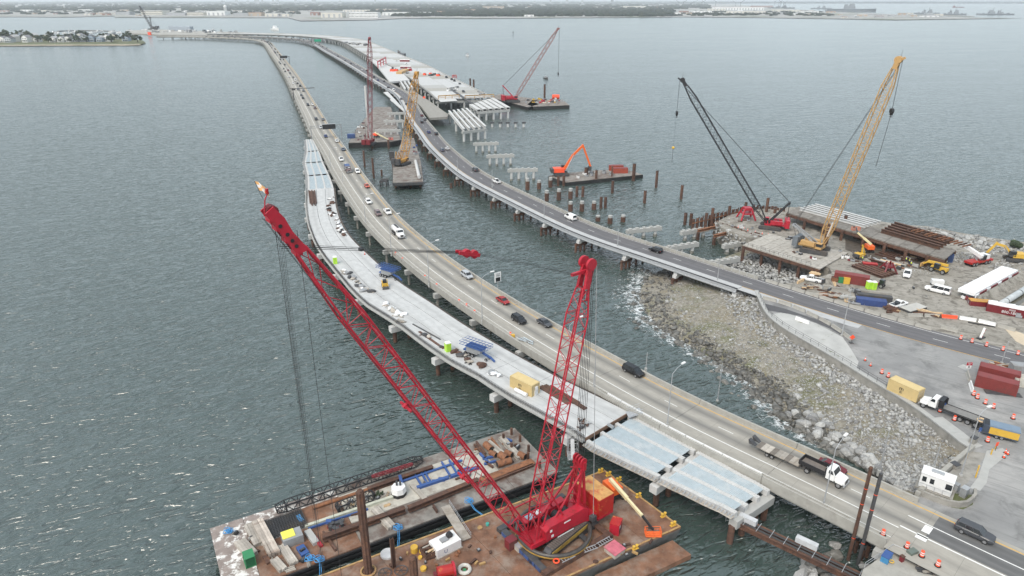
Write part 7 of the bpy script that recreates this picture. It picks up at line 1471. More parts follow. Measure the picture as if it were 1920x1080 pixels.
def m_surf_wake():
    if 'wake_foam' in MATS:return MATS['wake_foam']
    m,nt,bs=new_mat('wake_foam');tr=nt.nodes.new('ShaderNodeBsdfTransparent');mx=nt.nodes.new('ShaderNodeMixShader');bs.inputs['Base Color'].default_value=(.6,.66,.68,1)
    nt.links.new(_range(nt,_noise(nt,_coord(nt),.22,6,.7),.42,.75,0,.55),mx.inputs[0]);nt.links.new(tr.outputs[0],mx.inputs[1]);nt.links.new(bs.outputs[0],mx.inputs[2]);nt.links.new(mx.outputs[0],nt.nodes['Material Output'].inputs['Surface']);return m
def motor_boat(x,y,s,label,wake):
    p=at(x,y,0);t=thing('motor_boat',label,'boat',p,math.atan2(*(p-at(*wake,0)).yx));mb=MB();mb.loft([[(a*s,-b*s,.1),(a*s,b*s,.1),(a*s,b*1.2*s,h*s),(a*s,-b*1.2*s,h*s)] for a,b,h in ((-4,1.2,1.1),(1,1.3,1.2),(4,.1,1.7))]);mb.build('hull',WHITE if s>1.3 else DARK,t,False);mb=MB();mb.box((-.6*s,0,1.9*s),(3*s,1.8*s,1.6*s),0,0,.8);mb.build('wheelhouse',WHITE if s>2 else GREY,t,False)
    mb=MB();w=at(*wake,0);n=14;d=(p-w);sd=Vector((-d.y,d.x,0)).normalized();vs=[];k0=.4
    for i in range(n+1):f=i/n;c=w.lerp(p,f)+sd*(math.sin(f*2.5)*d.length*.05);wd=(.5+1.5*f*(1.1-f))*s;vs += [(c.x-sd.x*wd,c.y-sd.y*wd,.06),(c.x+sd.x*wd,c.y+sd.y*wd,.06)]
    mb.add(vs,[(2*i,2*i+1,2*i+3,2*i+2) for i in range(n)]);tag(mb.build('wake',m_surf_wake()),'pale wake trailing behind '+label,'wake',kind='stuff')
motor_boat(877,105.5,1.6,'the white motor boat in the open bay',(855,96));motor_boat(1024,148,1.2,'the dark motor boat near the far red crane',(960,131));motor_boat(517,57,4.5,'the small far ferry beyond the bridges',(470,54))
p=at(962,66,0);mb=MB();mb.cyl((p.x,p.y,-1),(p.x,p.y,8),.8,.4,6);mb.box((p.x,p.y,7),(2.5,.3,2.5));tag(mb.build('channel_marker',DARK),'thin channel marker standing in the open bay','buoy')
# ---------------------------------------------------------------- work on the wide new deck
def parked(rows,z,away,group=None):
    for x,y,k,c,lab in rows:p=at(x,y,z+.02);d,o=PD.near(p);car(k,c,p,PD.ang(d)+(math.pi if away else 0),lab,group,0)
parked([(837,146,'pickup','black','black pickup parked farthest on the wide new deck'),(847,150,'pickup','black','black long pickup parked second on the wide new deck'),(852,152.5,'suv','black','black car right of the long pickup on the wide new deck'),(862,158,'sedan','dark grey','dark grey car parked nearest the far edge of the wide new deck'),(869,173,'suv','dark grey','dark car alone near the end of the wide new deck'),(762,121,'pickup','white','white pickup on the wide new deck above the yellow gantry'),(744,115,'sedan','white','white car left of the red and white trailers on the wide new deck')],DZ,1)
for x,y,lab in ((759,115.5,'farther long white and red trailer on the wide new deck'),(761,128.5,'nearer long white and red trailer on the wide new deck')):lidded('site_trailer',x,y,(12,3,3),-.05,MAROON,WHITE,lab,'trailer',z=DZ,lid=.9,grow=.3)
clutter([(735,135),(772,139),(768,127),(735,128)],DZ,22,'materials on the busy part of the wide new deck','materials on the wide new deck',1.5,5,(TIMBER,WHITE,SAFETY,YELLOW,DARK,GREY,RED));clutter([(790,141),(832,144),(826,139),(795,137)],DZ,16,'timber and rebar beyond the yellow boom on the wide new deck','stock beyond the yellow boom',1.5,4.5,(TIMBER,TIMBER_NEW,DARK,SAFETY));clutter([(838,172),(866,168),(860,163),(840,165)],DZ,14,'small stock before the parked cars on the wide new deck','stock before the parked cars',1,3,(WHITE,DARK,GREY,CONC_PALE));clutter([(898,178),(912,180),(905,172),(896,171)],DZ,7,'dark gear at the far corner of the wide new deck','gear at the far corner',1,3,(DARK,GREY));clutter([(640,80),(690,84),(700,90),(660,84)],DZ,22,'gear far up the wide new deck','gear far up the wide new deck',2,6,(DARK,GREY,TIMBER,CONC_OLD))
def frame_gantry(a,b,h,label,m,z=DZ,w=.5):
    A,B=at(*a,z),at(*b,z);t=thing('work_gantry',label,'gantry',A);up=Vector((0,0,h));mb=MB()
    for q in (0,.33,.66,1):p=A.lerp(B,q);mb.bar(p,p+up,w)
    mb.build('leg',m,t);mb=MB();mb.bar(A+up,B+up,w,w*1.6);mb.bar(A+up*.5,B+up*.5,w*.6);mb.build('cross_beam',m,t)
slab('deck_section',[(731,153),(768,150),(750,132),(716,118),(700,111),(690,108),(706,122)],DZ-1.6,DZ+.05,CONC_WHITE,'left deck section with a sawn front end on the wide new bridge','deck');girder_span('two short girders joining the left deck section to the next bent',(751,152),(765,151),(760,166),(774,165),3,1.4,False);beam('joint_dark_bar',(846,168),(884,194),2.2,.5,DARK,'dark bar coloured as the shaded gap between the wide new deck halves','gap stand-in',DZ,kind='B');slab('deck_pour',[(826,191),(858,189),(840,171),(806,171)],DZ+.01,DZ+.12,CONC_WHITE,'fresh white pour on the left half of the wide new deck','deck');frame_gantry((822,186.5),(861,184),2.6,'brown yellow screed gantry at the left end of the wide new deck',edge);frame_gantry((872,186),(926,183.5),2.6,'brown yellow screed gantry at the right end of the wide new deck',edge);frame_gantry((709,128),(724,119),7,'red form traveller at the left edge of the wide new deck',RED,w=.9);frame_gantry((848,147),(856,147),3,'low red frame behind the parked cars',RED_OLD)  # dark bar carries the shade of an open deck joint in its colour
mb=MB();A,B=at(748,137,DZ+1),at(762,131,DZ+1);mb.bar(A,B,6,2.5);tag(mb.build('steel_form',CRANE_YEL),'yellow steel form on the busy part of the wide new deck','formwork')
t=thing('warning_sign','orange diamond work sign beside the asphalt bridge','road sign',at(795.5,190,6));p=at(795.5,190,6);mb=MB();mb.cyl((0,0,0),(0,0,3),.08,.08,5);mb.build('post',GALV,t,False);mb=MB();mb.box((0,0,0),(1.7,.1,1.7));o=mb.build('diamond',SAFETY,t,False);o.location=(0,0,3);o.rotation_euler=(0,math.pi/4,0)
# ---------------------------------------------------------------- containers
def container(label,a,b,z,m,L=6.06,W=2.44,H=2.6,side=1,logo=False,dent=True,name='shipping_container'):
    A,B=at(*a,z),at(*b,z);d=(B-A).normalized();n=Vector((-d.y,d.x,0));n=n if n.y>0 else -n;c=A+d*(L/2)+n*(W/2);rz=math.atan2(d.y,d.x);t=thing(name,label,'container',c,rz);sg=-1 if Vector((-d.y,d.x,0)).y>0 else 1
    mb=MB();mb.box((0,0,H/2),(L-.16,W-.16,H-.1));mb.build('box',m,t,False);mb=MB();k=int(L/.28)
    for s in (-1,1):
        for i in range(k):x=-L/2+.2+(i+.5)*(L-.4)/k;mb.box((x,s*(W/2-.06),H/2),(.14,.07,H-.3))
        for i in range(8):mb.box((s*(L/2-.06),-W/2+.2+(i+.5)*(W-.4)/8,H/2),(.07,.15,H-.3))
    mb.build('corrugation',m,t,False);mb=MB()
    for x in (-1,1):
        for y in (-1,1):mb.box((x*(L/2-.07),y*(W/2-.07),H/2),(.15,.15,H))
    for x in (-1,1):
        for zz in (.08,H-.06):mb.box((x*(L/2-.07),0,zz),(.13,W-.3,.13))
        for zz in (.08,H-.06):mb.box((0,x*(W/2-.07),zz),(L-.3,.13,.13))
    mb.build('frame',m,t,False);mb=MB();mb.box((0,0,H-.02),(L-.2,W-.2,.05));mb.build('roof',m,t,False)
    for s in (-1,1):mb=MB();[mb.cyl((L/2+.02,s*q,.2),(L/2+.02,s*q,H-.2),.03,.03,5) for q in (.25,.8)];mb.build('door_bar',GALV if dent else m,t,False)
    if logo:
        r=(math.pi/2,0,0 if sg<0 else math.pi)
        text_piece('lettering','m',1.25,BLACK,t,(-.2*L/6,sg*(W/2-.005),H*.60),r,.012);text_piece('lettering','sc',.75,BLACK,t,(-.2*L/6,sg*(W/2-.005),H*.33),r,.012)
    return t
t=container('tan container with black lettering on the new white deck, beside the brown plates',(956,725),(990,742),6.0,CONT_YEL,logo=True);mb=MB();mb.box((3.1,.1,1.7),(.3,.7,.6));mb.build('air_unit',WHITE,t,False);mb=MB();mb.cyl((-1.0,-1.75,.45),(2.2,-1.75,.45),.42,.42,12);tag(mb.build('white_tank',WHITE,t,False))
container('tan container with black lettering standing on the sea wall by the parked flatbed',(1662,730),(1703,749),6.2,CONT_YEL,logo=True);container('front brown red container of the pair on the plaza',(1826,724),(1890,741),6,CONT_RED,7.2);container('rear brown red container of the pair on the plaza',(1831,706),(1893,722),6,CONT_RED,7.2)
t=container('dark blue container with an open door at the end of the steel trestle',(1744,489),(1777,492),6,CONT_BLUE);container('dark red container beside the green and yellow bins',(1562,527),(1598,533),6,CONT_RED,9)
t=container('low red bin with a white cover and white numbers at the right end of the yard',(1848,583),(1903,594),6,MAROON,9.5,2.6,2.0,name='skip_bin');mb=MB();mb.box((0,0,2.1),(9.3,2.4,.25));[mb.box((x,.3,2.3),(1.6,1.6,.2),.2) for x in (-3.4,.4,2.8)];mb.build('white_cover',WHITE_SHEET,t,False)
text_piece('lettering','800-1888',1.0,WHITE,t,(.4,-1.3,.75),(math.pi/2,0,0),.012);text_piece('lettering','0000',.7,WHITE,t,(.6,-1.3,1.5),(math.pi/2,0,0),.012)
lidded('red_bin',1836,572,(5,2,1.4),-.25,MAROON,CRANE_YEL_RUST,'small red bin left of the low red bin with numbers','bin',z=6)
# ---------------------------------------------------------------- the crane platform, sheet piles and steel trestle of the yard
def planked(name,label,quad,z,n,thick,m,edge_m,piles=(),pile_z=-1):
    A,B,C,D=(at(*q,z) for q in quad);t=thing(name,label,'platform',A) # A-B front edge, D-C back edge
    for k in range(n):
        f,g=k/n+.0012,(k+1)/n-.0012;mb=MB();q=[A.lerp(B,f),A.lerp(B,g),D.lerp(C,g),D.lerp(C,f)];dz=random.uniform(0,.05);mb.hexa([p+Vector((0,0,-thick)) for p in q]+[p+Vector((0,0,dz)) for p in q]);mb.build('deck_mat',m,t)
    for a,b in ((A,B),(D,C)):mb=MB();mb.bar(a-Vector((0,0,thick+.5)),b-Vector((0,0,thick+.5)),.5,.95);mb.build('edge_girder',edge_m,t)
    for (x,y) in piles:p=at(x,y,z);mb=MB();mb.cyl((p.x,p.y,pile_z),(p.x,p.y,z-thick),.5,.5,10);mb.build('pile',RUST,t)
    return t
t=planked('crane_platform','timber decked steel crane platform over the rocks under the yellow crane',((1393,459),(1538,504),(1590,474),(1442,438)),6.45,16,.3,mat('crane_mat_timber',(.37,.35,.315),.9,.15,.8,dirt=(.20,.18,.15),dscale=.5,rand=.06),RUST,((1395,460),(1430,469),(1465,480),(1500,491),(1535,501),(1442,441)))
mb=MB();A,B=at(1395,459,6.45),at(1520,498,6.45)
for k in range(16):p=A.lerp(B,k/15);mb.cyl(p,p+Vector((0,0,1.1)),.035,.035,4)
for h in (.6,1.1):mb.cyl(A+Vector((0,0,h)),B+Vector((0,0,h)),.03,.03,4)
mb.build('handrail',DARK,t)
t=planked('steel_trestle','long steel trestle at the back of the yard carrying white beams and rusty steel',((1475,398),(1772,486),(1793,469),(1498,387)),9.6,12,.35,mat('grimy_trestle_timber',(.20,.185,.165),.9,.25,.8,dirt=(.10,.085,.07),rand=.08),RUST,((1480,402),(1510,411),(1545,421),(1580,431),(1620,443),(1660,455),(1700,467),(1740,478)),3)
for i in range(5):beam('white_beam',(1500+7*i,394-1.8*i),(1622+7*i,427-1.8*i),.9,1.0,CONC_WHITE,'long white concrete beam stored on the back trestle','beam',9.65,group='white beams on the back trestle')
for i in range(5):beam('steel_beam',(1652+6*i,436-3.4*i),(1762+6*i,468-3.4*i),.8,1.3,RUST,'rusty girder stored on the right half of the back trestle','beam',9.65,group='girders on the back trestle')
for i in range(14):a=(1700+i*8,432+i*2.4);beam('steel_beam',a,(a[0]+17,a[1]-4),.35,.35,RUST_OR if i % 3 else RUST,'short rusty cross bar on the girders of the back trestle','beam',11.0,group='cross bars on the back trestle')
def sheet_wall(px,z0,z1,label,step=1.1,zz=.35):
    p=Path([tuple(q.xy) for q in P(*px,z=z0)],1.,0);t=thing('sheet_pile_wall',label,'wall',p.pos(0,0,0));n=int(p.L/step);me=None
    for k in range(n):
        d=(k+.5)*step;o=zz if k % 2 else -zz;h=z1+random.uniform(-.35,.25);c=p.pos(d,o*.5,0);mb=MB();mb.box((c.x,c.y,(z0-2.5+h)/2),(step*.92,.22,h-z0+2.5),p.ang(d)+(.45 if k % 2 else -.45));mb.build('sheet_pile',RUST,t)
    mb=MB();p.strip(mb,0,p.L,-.55,-.35,z0+.9,z0+1.3,2);mb.build('waler',RUST_OR,t);return t
sheet_wall([(1296,424),(1325,417),(1360,408),(1395,400),(1440,398),(1476,404)],4.6,7.2,'rusty sheet pile wall round the end of the island behind the black crane');sheet_wall([(1600,446),(1660,465),(1710,480),(1775,500)],6.0,9.3,'brown sheet pile wall below the back trestle');sheet_wall([(1338,425),(1356,433),(1400,449),(1436,463)],3.4,6.3,'low brown sheet pile wall behind the boulder heap')
for x,yb,yt in ((1334,417,390),(1366,408,386),(1396,402,379),(1411,402,384),(1436,402,371),(1452,404,391),(1323,420,399),(1545,470,432),(1580,438,404),(1548,462,420)):pipe_pile(x,yb,yt,.55,False,'tall rusty king pile standing above the sheet piles of the yard','king piles of the yard',5)
t=thing('pile_template','red four legged steel frame beside the black crane boom','frame',at(1399,410,6));mb=MB()
for x,y in ((-1,-1),(1,-1),(1,1),(-1,1)):mb.bar((x*2.6,y*2.6,0),(x*1.1,y*1.1,4.2),.5)
mb.build('leg',RED,t,False);mb=MB();mb.box((0,0,3.9),(2.8,2.8,.9),0,0,.9);mb.box((0,0,2.2),(4.0,4.0,.35));mb.build('collar',RED,t,False)
t=thing('pile_template','small dark red steel frame in the middle of the yard','frame',at(1664,510,6));mb=MB();[mb.bar((x*1.9,y*1.9,0),(x*.5,y*.5,3.2),.4) for x,y in ((-1,-1),(1,-1),(1,1),(-1,1))];mb.build('leg',MAROON,t,False);mb=MB();mb.box((0,0,1.9),(2.4,2.4,.6));mb.build('collar',MAROON,t,False)
for a,b,lab in (((1308,435),(1345,427),'farther orange brown waler beam over the water'),((1338,445),(1372,437),'nearer orange brown waler beam over the water')):beam('steel_beam',a,b,.9,.9,RUST_OR,lab,z=4.2);[pipe_pile(q[0],q[1]+14,q[1]+1,.6,False,'brown pile under the orange waler beams','piles under the orange walers') for q in (a,b)]
sheet('dark_soil_sheet',[(1585,446),(1640,466),(1700,482),(1765,499),(1742,507),(1690,500),(1640,492),(1585,468)],5.985,mat('dark_soil',(.085,.07,.055),.8,.35,.8),'dark soil below the sheet piles of the back trestle')  # dark brown sheet at ground level in place of a sunken pit
# ---------------------------------------------------------------- materials and plant in the yard
for i in range(9):beam('steel_beam',(1640+i*7.5,477-i*.8-(i % 2)*1.5),(1690+i*7.5,492-i*.8),.5,.5,RUST,'dark rail like beam in the rack on the yard ground','beam',6.,group='beam rack on the yard ground',lift=.1*(i % 3))
for i in range(5):beam('steel_beam',(1597+i*6,500-i*1.6),(1655+i*6,522-i*1.6),1.0,.7,RUST,'brown box beam in the stack behind the lime toilets','beam',6,group='brown beam stack',lift=.05)
for i in range(4):beam('concrete_beam',(1630+i*10,489+i*.8),(1668+i*10,500+i*.6),.9,.8,(RUST,CONC_PALE,TIMBER_NEW,CONC)[i],'%s beam on the ground before the beam rack' % ('rusty','pale','tan','grey')[i],'beam',6)
boom_lift((1627,472),(1608,436),(1604,432),'orange boom lift raising a cream arm beside the king piles',6,9.5,ORANGE,2.5)
def toilet(x,y,z,rz,label):
    t=thing('portable_toilet',label,'toilet',at(x,y,z),rz);mb=MB();mb.box((0,0,1.05),(1.2,1.2,2.1));mb.build('cabin',LIME,t,False);mb=MB();mb.box((0,0,2.16),(1.28,1.28,.14));mb.box((0,0,2.3),(1.1,1.1,.16),0,0,.7);mb.build('roof',WHITE,t,False);mb=MB();mb.box((0,-.62,1.0),(.8,.04,1.8));mb.build('door',mat('lime_door',(.36,.62,.05),.45),t,False)
toilet(1628,541,6,.1,'left lime toilet of the pair in the yard');toilet(1637,542,6,.1,'right lime toilet of the pair in the yard');toilet(629,494,6,.2,'lime toilet at the left edge of the white deck, farther one');toilet(840,658,6,.5,'lime toilet at the left edge of the white deck, nearer one')
t=thing('telehandler','yellow telehandler with its boom forward in the muddy yard','telehandler',at(1758,510,6),facing((1775,514),(1740,504)));mb=MB();mb.box((-.3,0,1.3),(4.4,1.5,.9));mb.build('chassis',YELLOW,t,False);mb=MB();mb.box((.2,.75,2.0),(1.5,.9,1.5));mb.build('cab',GLASS,t,False);mb=MB();mb.bar((-2.2,-.4,2.6),(3.4,-.4,2.3),.6,.7);mb.bar((3.2,-.4,2.3),(4.6,-.4,1.2),.45);mb.build('boom',YELLOW,t,False);mb=MB();mb.box((4.7,-.2,1.0),(.3,2.0,1.2));mb.build('fork_carriage',CRANE_YEL,t,False);[wheel(t,x,s*1.05,.68,.5) for x in (-1.7,1.4) for s in (-1,1)]
t=thing('crane_truck','truck crane with a red carrier and a white boom pointing over the rocks','crane',at(1833,495,6),facing((1808,498),(1858,488)));mb=MB();mb.box((0,0,1.15),(9.5,2.5,.6));mb.build('carrier',RED_OLD,t,False);[wheel(t,x,s*1.1,.62,.45) for x in (-3.6,-2.3,1.8,3.2) for s in (-1,1)];mb=MB();mb.box((1.8,.2,2.2),(3.2,2.3,1.4));mb.build('upper_house',WHITE,t,False);mb=MB();mb.box((.6,-.9,2.4),(1.4,.9,1.4));mb.build('cab',GLASS,t,False)
A,B=at(1842,482,9),at(1810,461,10.5);mb=MB();mb.bar(A,B,.9,1.0);mb.bar(B,B+(B-A).normalized()*1.0,.7,.8);mb.build('telescopic_boom',WHITE,t);mb=MB();mb.bar(A.lerp(B,.2)-Vector((0,0,2)),A.lerp(B,.6),.3);mb.build('lift_ram',GALV,t)
def heap(name,px,z,n,s,ms,label,cat):t=thing(name,label,cat,at(*px,z));[(lambda mb:(mb.box((random.gauss(0,1)*s[3],random.gauss(0,1)*s[4],s[2]*(.5+k*.7/n*2)),(s[0]*random.uniform(.6,1.2),s[1]*random.uniform(.6,1.2),s[2]),random.uniform(-.6,.6)-.4),mb.build('piece',ms[k % len(ms)],t,False)))(MB()) for k in range(n)];return t
heap('scrap_pile',(1560,556),6,16,(3.2,.5,.4,1.6,.7),(RUST,RUST_OR,TIMBER),'rusty scrap pile behind the long barrier row','scrap');heap('rubble_pile',(1588,560),6,16,(2.6,.8,.4,1.6,.7),(CONC_PALE,TIMBER,CONC),'pile of pale slabs and planks left of the blue tarpaulin','rubble');heap('timber_pile',(1520,541),6,12,(3.0,.4,.3,2.0,.5),(TIMBER,TIMBER_NEW,RUST),'timber scraps in front of the white crew pickup','timber');heap('scrap_pile',(1668,582),6,12,(2.4,.4,.4,1.0,.5),(RUST,RUST),'brown scrap heap right of the blue tarpaulin','scrap');heap('timber_pile',(1710,484),6,10,(3,.4,.3,1.6,.5),(TIMBER,RUST,TIMBER_NEW),'brown timber pile left of the blue container','timber')
box_at('tarpaulin_stack',1632,571,(7.2,2.2,1.6),-.33,TARP,'stack under a dark blue tarpaulin behind the barrier row','stack',6);box_at('grey_stack',1638,563,(8.5,1.6,1.6),-.33,DARK,'long dark stack just behind the blue tarpaulin','stack',6);box_at('concrete_strip',1600,545,(19,.6,.5),-.33,CONC_OLD,'long low concrete kerb in front of the lime toilets','kerb',6)
t=lidded('steel_plate',1712,580,(6.5,3.0,.7),.45,DARK,mat('pale_plate',(.42,.41,.38),.6,.1,.6),'flat pale grey plate leaning right of the white pickup','plate',z=6,lid=.12);heap('timber_pile',(1742,590),6,8,(5,.6,.35,.5,.5),(TIMBER_NEW,RUST,TIMBER_NEW),'neat tan timber pile with a white end','timber');heap('plywood_stack',(1527,514),6,6,(2.6,1.4,.25,.3,.2),(TIMBER_NEW,),'tan plywood stack behind the white crew pickup','plywood')
lidded('white_generator',1756,535,(3.0,1.5,1.7),-.25,DARK,WHITE,'white generator behind the passenger van','generator',z=6,lid=1.2);lidded('green_bin',1577,529,(1.8,1.5,1.6),-.2,GREEN,GREEN,'green bin at the corner of the dark red container','bin',z=6);lidded('yellow_bin',1586,531,(1.6,1.4,1.8),-.2,YELLOW,YELLOW,'yellow bin next to the green bin','bin',z=6);lidded('brown_crate',1566,527,(2,1.4,1.3),-.2,RUST_OR,RUST,'brown crate left of the green bin','crate',z=6);lidded('red_skid',1630,500,(4,1.6,1.2),-.3,MAROON,RED_OLD,'small dark red skid beside the brown beam stack','skid',z=6)
t=thing('compact_tractor','small dark red tractor right of the lime toilets','tractor',at(1648,538,6),2.3);mb=MB();mb.box((.7,0,.95),(1.8,.8,.7));mb.build('bonnet',MAROON,t,False);mb=MB();mb.box((-.6,0,1.7),(1.3,1.2,1.3),0,0,.9);mb.build('cab',GLASS,t,False);[wheel(t,x,s*.7,r,.35) for x,r in ((-.7,.6),(1.2,.4)) for s in (-1,1)]
beam('brown_timber',(1495,532),(1508,526),.4,.8,TIMBER_NEW,'orange brown form board by the end of the bridge railing',z=6,kind='B');clutter([(1470,470),(1530,488),(1540,480),(1480,463)],6.5,7,'small load on the crane platform by the yellow crane','loads on the crane platform',.6,1.6);clutter([(1560,470),(1600,480),(1625,495),(1580,490)],6,14,'gear on the ground between the yellow crane and the boom lift','gear by the yellow crane',.6,1.8,(TIMBER,GREY,RUST,WHITE,MAROON));clutter([(1530,415),(1570,428),(1600,440),(1560,432)],6,10,'dark gear below the back trestle','gear below the back trestle',.8,2,(DARK,RUST,GREY));clutter([(1455,452),(1500,440),(1520,446),(1480,458)],6,6,'gear between the two big cranes of the yard','gear between the cranes',.8,2.,(DARK,GREY,TIMBER));clutter([(1690,545),(1740,530),(1800,545),(1830,560),(1740,575)],6,6,'small lump on the muddy yard','lumps on the muddy yard',.4,1,(DARK,CONC))
# lined tunnel section and pipe at the right edge
def long_block(name,label,a,b,w,z0,h,m,cat):A,B=at(*a,z0),at(*b,z0);mb=MB();mb.bar(A+Vector((0,0,h/2)),B+Vector((0,0,h/2)),w,h);return tag(mb.build(name,m),label,cat)
t=thing('tunnel_form','long red form wrapped in white sheeting at the right edge of the yard','formwork',at(1815,560,6));A,B=at(1812,548,8),at(1893,505,8);d=(B-A).normalized();s=Vector((-d.y,d.x,0));mb=MB();mb.bar(A,B,4.2,.9);mb.build('white_sheeting',WHITE_SHEET,t);n=12
for k in range(n):q=A.lerp(B,(k+.5)/n)-s*2.3-Vector((0,0,1.0));mb=MB();mb.box(q,((B-A).length/n*.92,.2,1.9),math.atan2(d.y,d.x));mb.build('form_panel',MAROON if k % 3 else WHITE_SHEET,t)
mb=MB();q=A-s*2.6;r=B-s*2.6;mb.add([q+Vector((0,0,-.4)),r+Vector((0,0,-.4)),r-s*2.2-Vector((0,0,2)),q-s*2.2-Vector((0,0,2)),q-Vector((0,0,2)),r-Vector((0,0,2))],[(0,1,2,3),(0,3,4),(1,5,2),(3,2,5,4),(0,4,5,1)]);mb.build('earth_bank',DIRT,t)
sheet('pit_dark_sheet',[(1868,582),(1925,545),(1990,500),(1990,520),(1925,562),(1890,588)],5.99,mat('pit_brown',(.085,.075,.05),.15,.2,.3),'brown sheet laid in for the dark pit beside the grey pipe','trench');A,B=at(1868,576,6.7),at(1950,525,6.7);t=thing('drain_pipe','big pale grey pipe running out of the frame at the right','pipe',A);mb=MB();mb.cyl(A,B,.85,.85,18);mb.build('pipe',mat('pale_grey_pipe',(.42,.45,.46),.5),t,smooth=True);[(lambda mb:(mb.cyl(A.lerp(B,f),A.lerp(B,f+.008),.9,.9,18),mb.build('pipe_joint',DARK,t)))(MB()) for f in (.2,.5,.8)]  # brown ground-level sheet stands in for the dark of an undug pit
clutter([(1790,555),(1830,560),(1845,568),(1800,570)],6,8,'form part at the near end of the white wrapped form','form parts',.8,2,(MAROON,WHITE,GREY,TIMBER));clutter([(1890,590),(1935,580),(1940,598),(1905,600)],6,6,'gear behind the low red bin with numbers','gear behind the red bin',.8,2.2,(GREY,MAROON,WHITE));mb=MB();[mb.blob((q[0],q[1],7.2),.8,.5,2) for q in in_poly([(1895,456),(1920,462),(1915,466),(1893,462)],6.5,14)];tag(mb.build('shrub',LEAF[1]),'green bush on the riprap at the right edge','bush')
sheet('tan_paving',[(1880,612),(1960,640),(1960,668),(1905,640)],5.992,mat('tan_concrete',(.50,.42,.31),.85,.1,.6),'tan concrete strip at the right edge by the mixed barriers','pavement');beam('black_hose',(1815,605),(1866,614),.3,.3,BLACK,'thick black hose on the ground by the mixed barriers','hose',6,kind='P')
# ---------------------------------------------------------------- on the white deck
def paver(x,y,rz,label,s=1.):# blue truss-framed machine on three axles
    t=thing('deck_machine',label,'machine',at(x,y,6),rz);mb=MB();mb.box((-.6,0,1.6),(3.2,1.7,1.3));mb.box((.9,0,1.9),(1.9,1.9,.9));mb.build('grey_body',GREY,t,False);mb=MB()
    for y_ in (-1.5,-.5,.5,1.5):
        for z_ in (2.8,3.5):mb.cyl((-3.6,y_,z_),(3.6,y_,z_),.06,.06,5)
        for k in range(9):mb.cyl((-3.6+k*.9,y_,2.8),(-3.6+k*.9+(.9 if k<8 else 0),y_,3.5),.045,.045,4)
    for k in range(9):
        for z_ in (2.8,3.5):mb.cyl((-3.6+k*.9,-1.5,z_),(-3.6+k*.9,1.5,z_),.045,.045,4)
    mb.build('truss_platform',BLUE,t,False);mb=MB();mb.box((0,0,2.5),(4.5,2.2,.3));mb.box((-1.5,0,1.05),(3.6,1.2,.3));mb.bar((1.5,0,1.5),(4.2,0,.9),.4);mb.bar((4.0,0,1.0),(5.2,0,.3),.35);mb.build('blue_chassis',BLUE,t,False);[wheel(t,x_,s_*.85,.45,.35) for x_ in (-2.4,-1.4,-.4) for s_ in (-1,1)];[wheel(t,3.2,s_*.6,.35,.25) for s_ in (-1,1)]
paver(893,668,-.62,'blue truss framed machine on wheels on the white deck, nearer one');paver(729,520,-.62,'blue truss framed machine on the white deck behind the skid steer')
t=thing('skid_steer','yellow and black skid steer loader on the white deck','loader',at(722,538,6),-1.3);mb=MB();mb.box((-.3,0,.9),(2.2,1.2,.9));mb.build('body',YELLOW,t,False);mb=MB();mb.box((0,0,1.7),(1.2,1.0,.9));mb.build('cab',BLACK,t,False);mb=MB();[mb.bar((-1.2,s_*.75,1.7),(1.5,s_*.75,.6),.18,.22) for s_ in (-1,1)];mb.build('lift_arm',YELLOW,t,False);mb=MB();mb.box((1.8,0,.4),(.7,1.7,.6));mb.build('bucket',DARK,t,False);[wheel(t,x_,s_*.72,.42,.3) for x_ in (-.9,.5) for s_ in (-1,1)]
for i,(a,b,w_) in enumerate((((1013,725),(1068,757),1.3),((1021,723),(1078,756),1.1),((1030,725),(1084,757),1.1),((1038,731),(1098,768),1.0))):beam('steel_plate',a,b,w_,.18,RUST,'brown steel plate lying on the white deck right of the tan container','plate',6.01,group='brown plates on the white deck',kind='B',lift=.03*i)
for i in range(7):beam('steel_bar',(579+1.8*i,358+(i % 3)),(582+1.9*i,382+2*(i % 3)),.45,.4,RUST,'brown bar in the stack at the far left of the white deck','beam',6.01,group='brown bars on the white deck')
def bags(px,n,ms,label,group,lo=.5,hi=1.4,z=6.0):
    Q=Path([tuple(q.xy) for q in P(*px,z=z)],1,0)
    for k in range(n):
        q=Q.pos(random.random()*Q.L,random.uniform(-.9,.9),z);t=thing('deck_bundle',label,'bundle',q,random.random()*3,group);mb=MB();mb.blob((0,0,.32),random.uniform(lo,hi)*.6,.4,2,0,(1.5,.9,.6));mb.build('bundle',ms[k % len(ms)],t,False);mb=MB();[mb.box((random.uniform(-.6,.6),random.uniform(-.4,.4),.15),(random.uniform(.8,1.8),.2,.16),random.random()*3) for _ in range(3)];mb.build('loose_piece',ms[(k+1) % len(ms)],t,False)
bags([(622,370),(620,392),(630,415),(638,432),(650,446)],26,(WHITE_SHEET,RUST,WHITE,BLACK,RUST),'white sheet and brown bars along the right edge of the far white deck','bundles on the far white deck');bags([(645,508),(662,522),(680,540),(696,552)],20,(GREY,WHITE_SHEET,TIMBER,DARK),'grey and white bundle along the left edge of the white deck by the red boom','bundles by the red boom');bags([(712,568),(735,580),(755,594)],14,(WHITE_SHEET,WHITE,TIMBER),'white bag in the row along the left edge of the white deck','white bags in a row');bags([(800,628),(830,648),(870,670),(900,690)],14,(RUST,TIMBER,DARK,RUST),'rusty rebar bundle by the nearer lime toilet','rebar bundles by the toilet');bags([(920,700),(932,708)],3,(WHITE_SHEET,GREY),'white bag left of the tan container','bags left of the tan container');bags([(1080,790),(1104,806)],5,(DARK,RUST,GREY),'dark drum and gear at the corner of the white deck','gear at the deck corner',.4,.9)
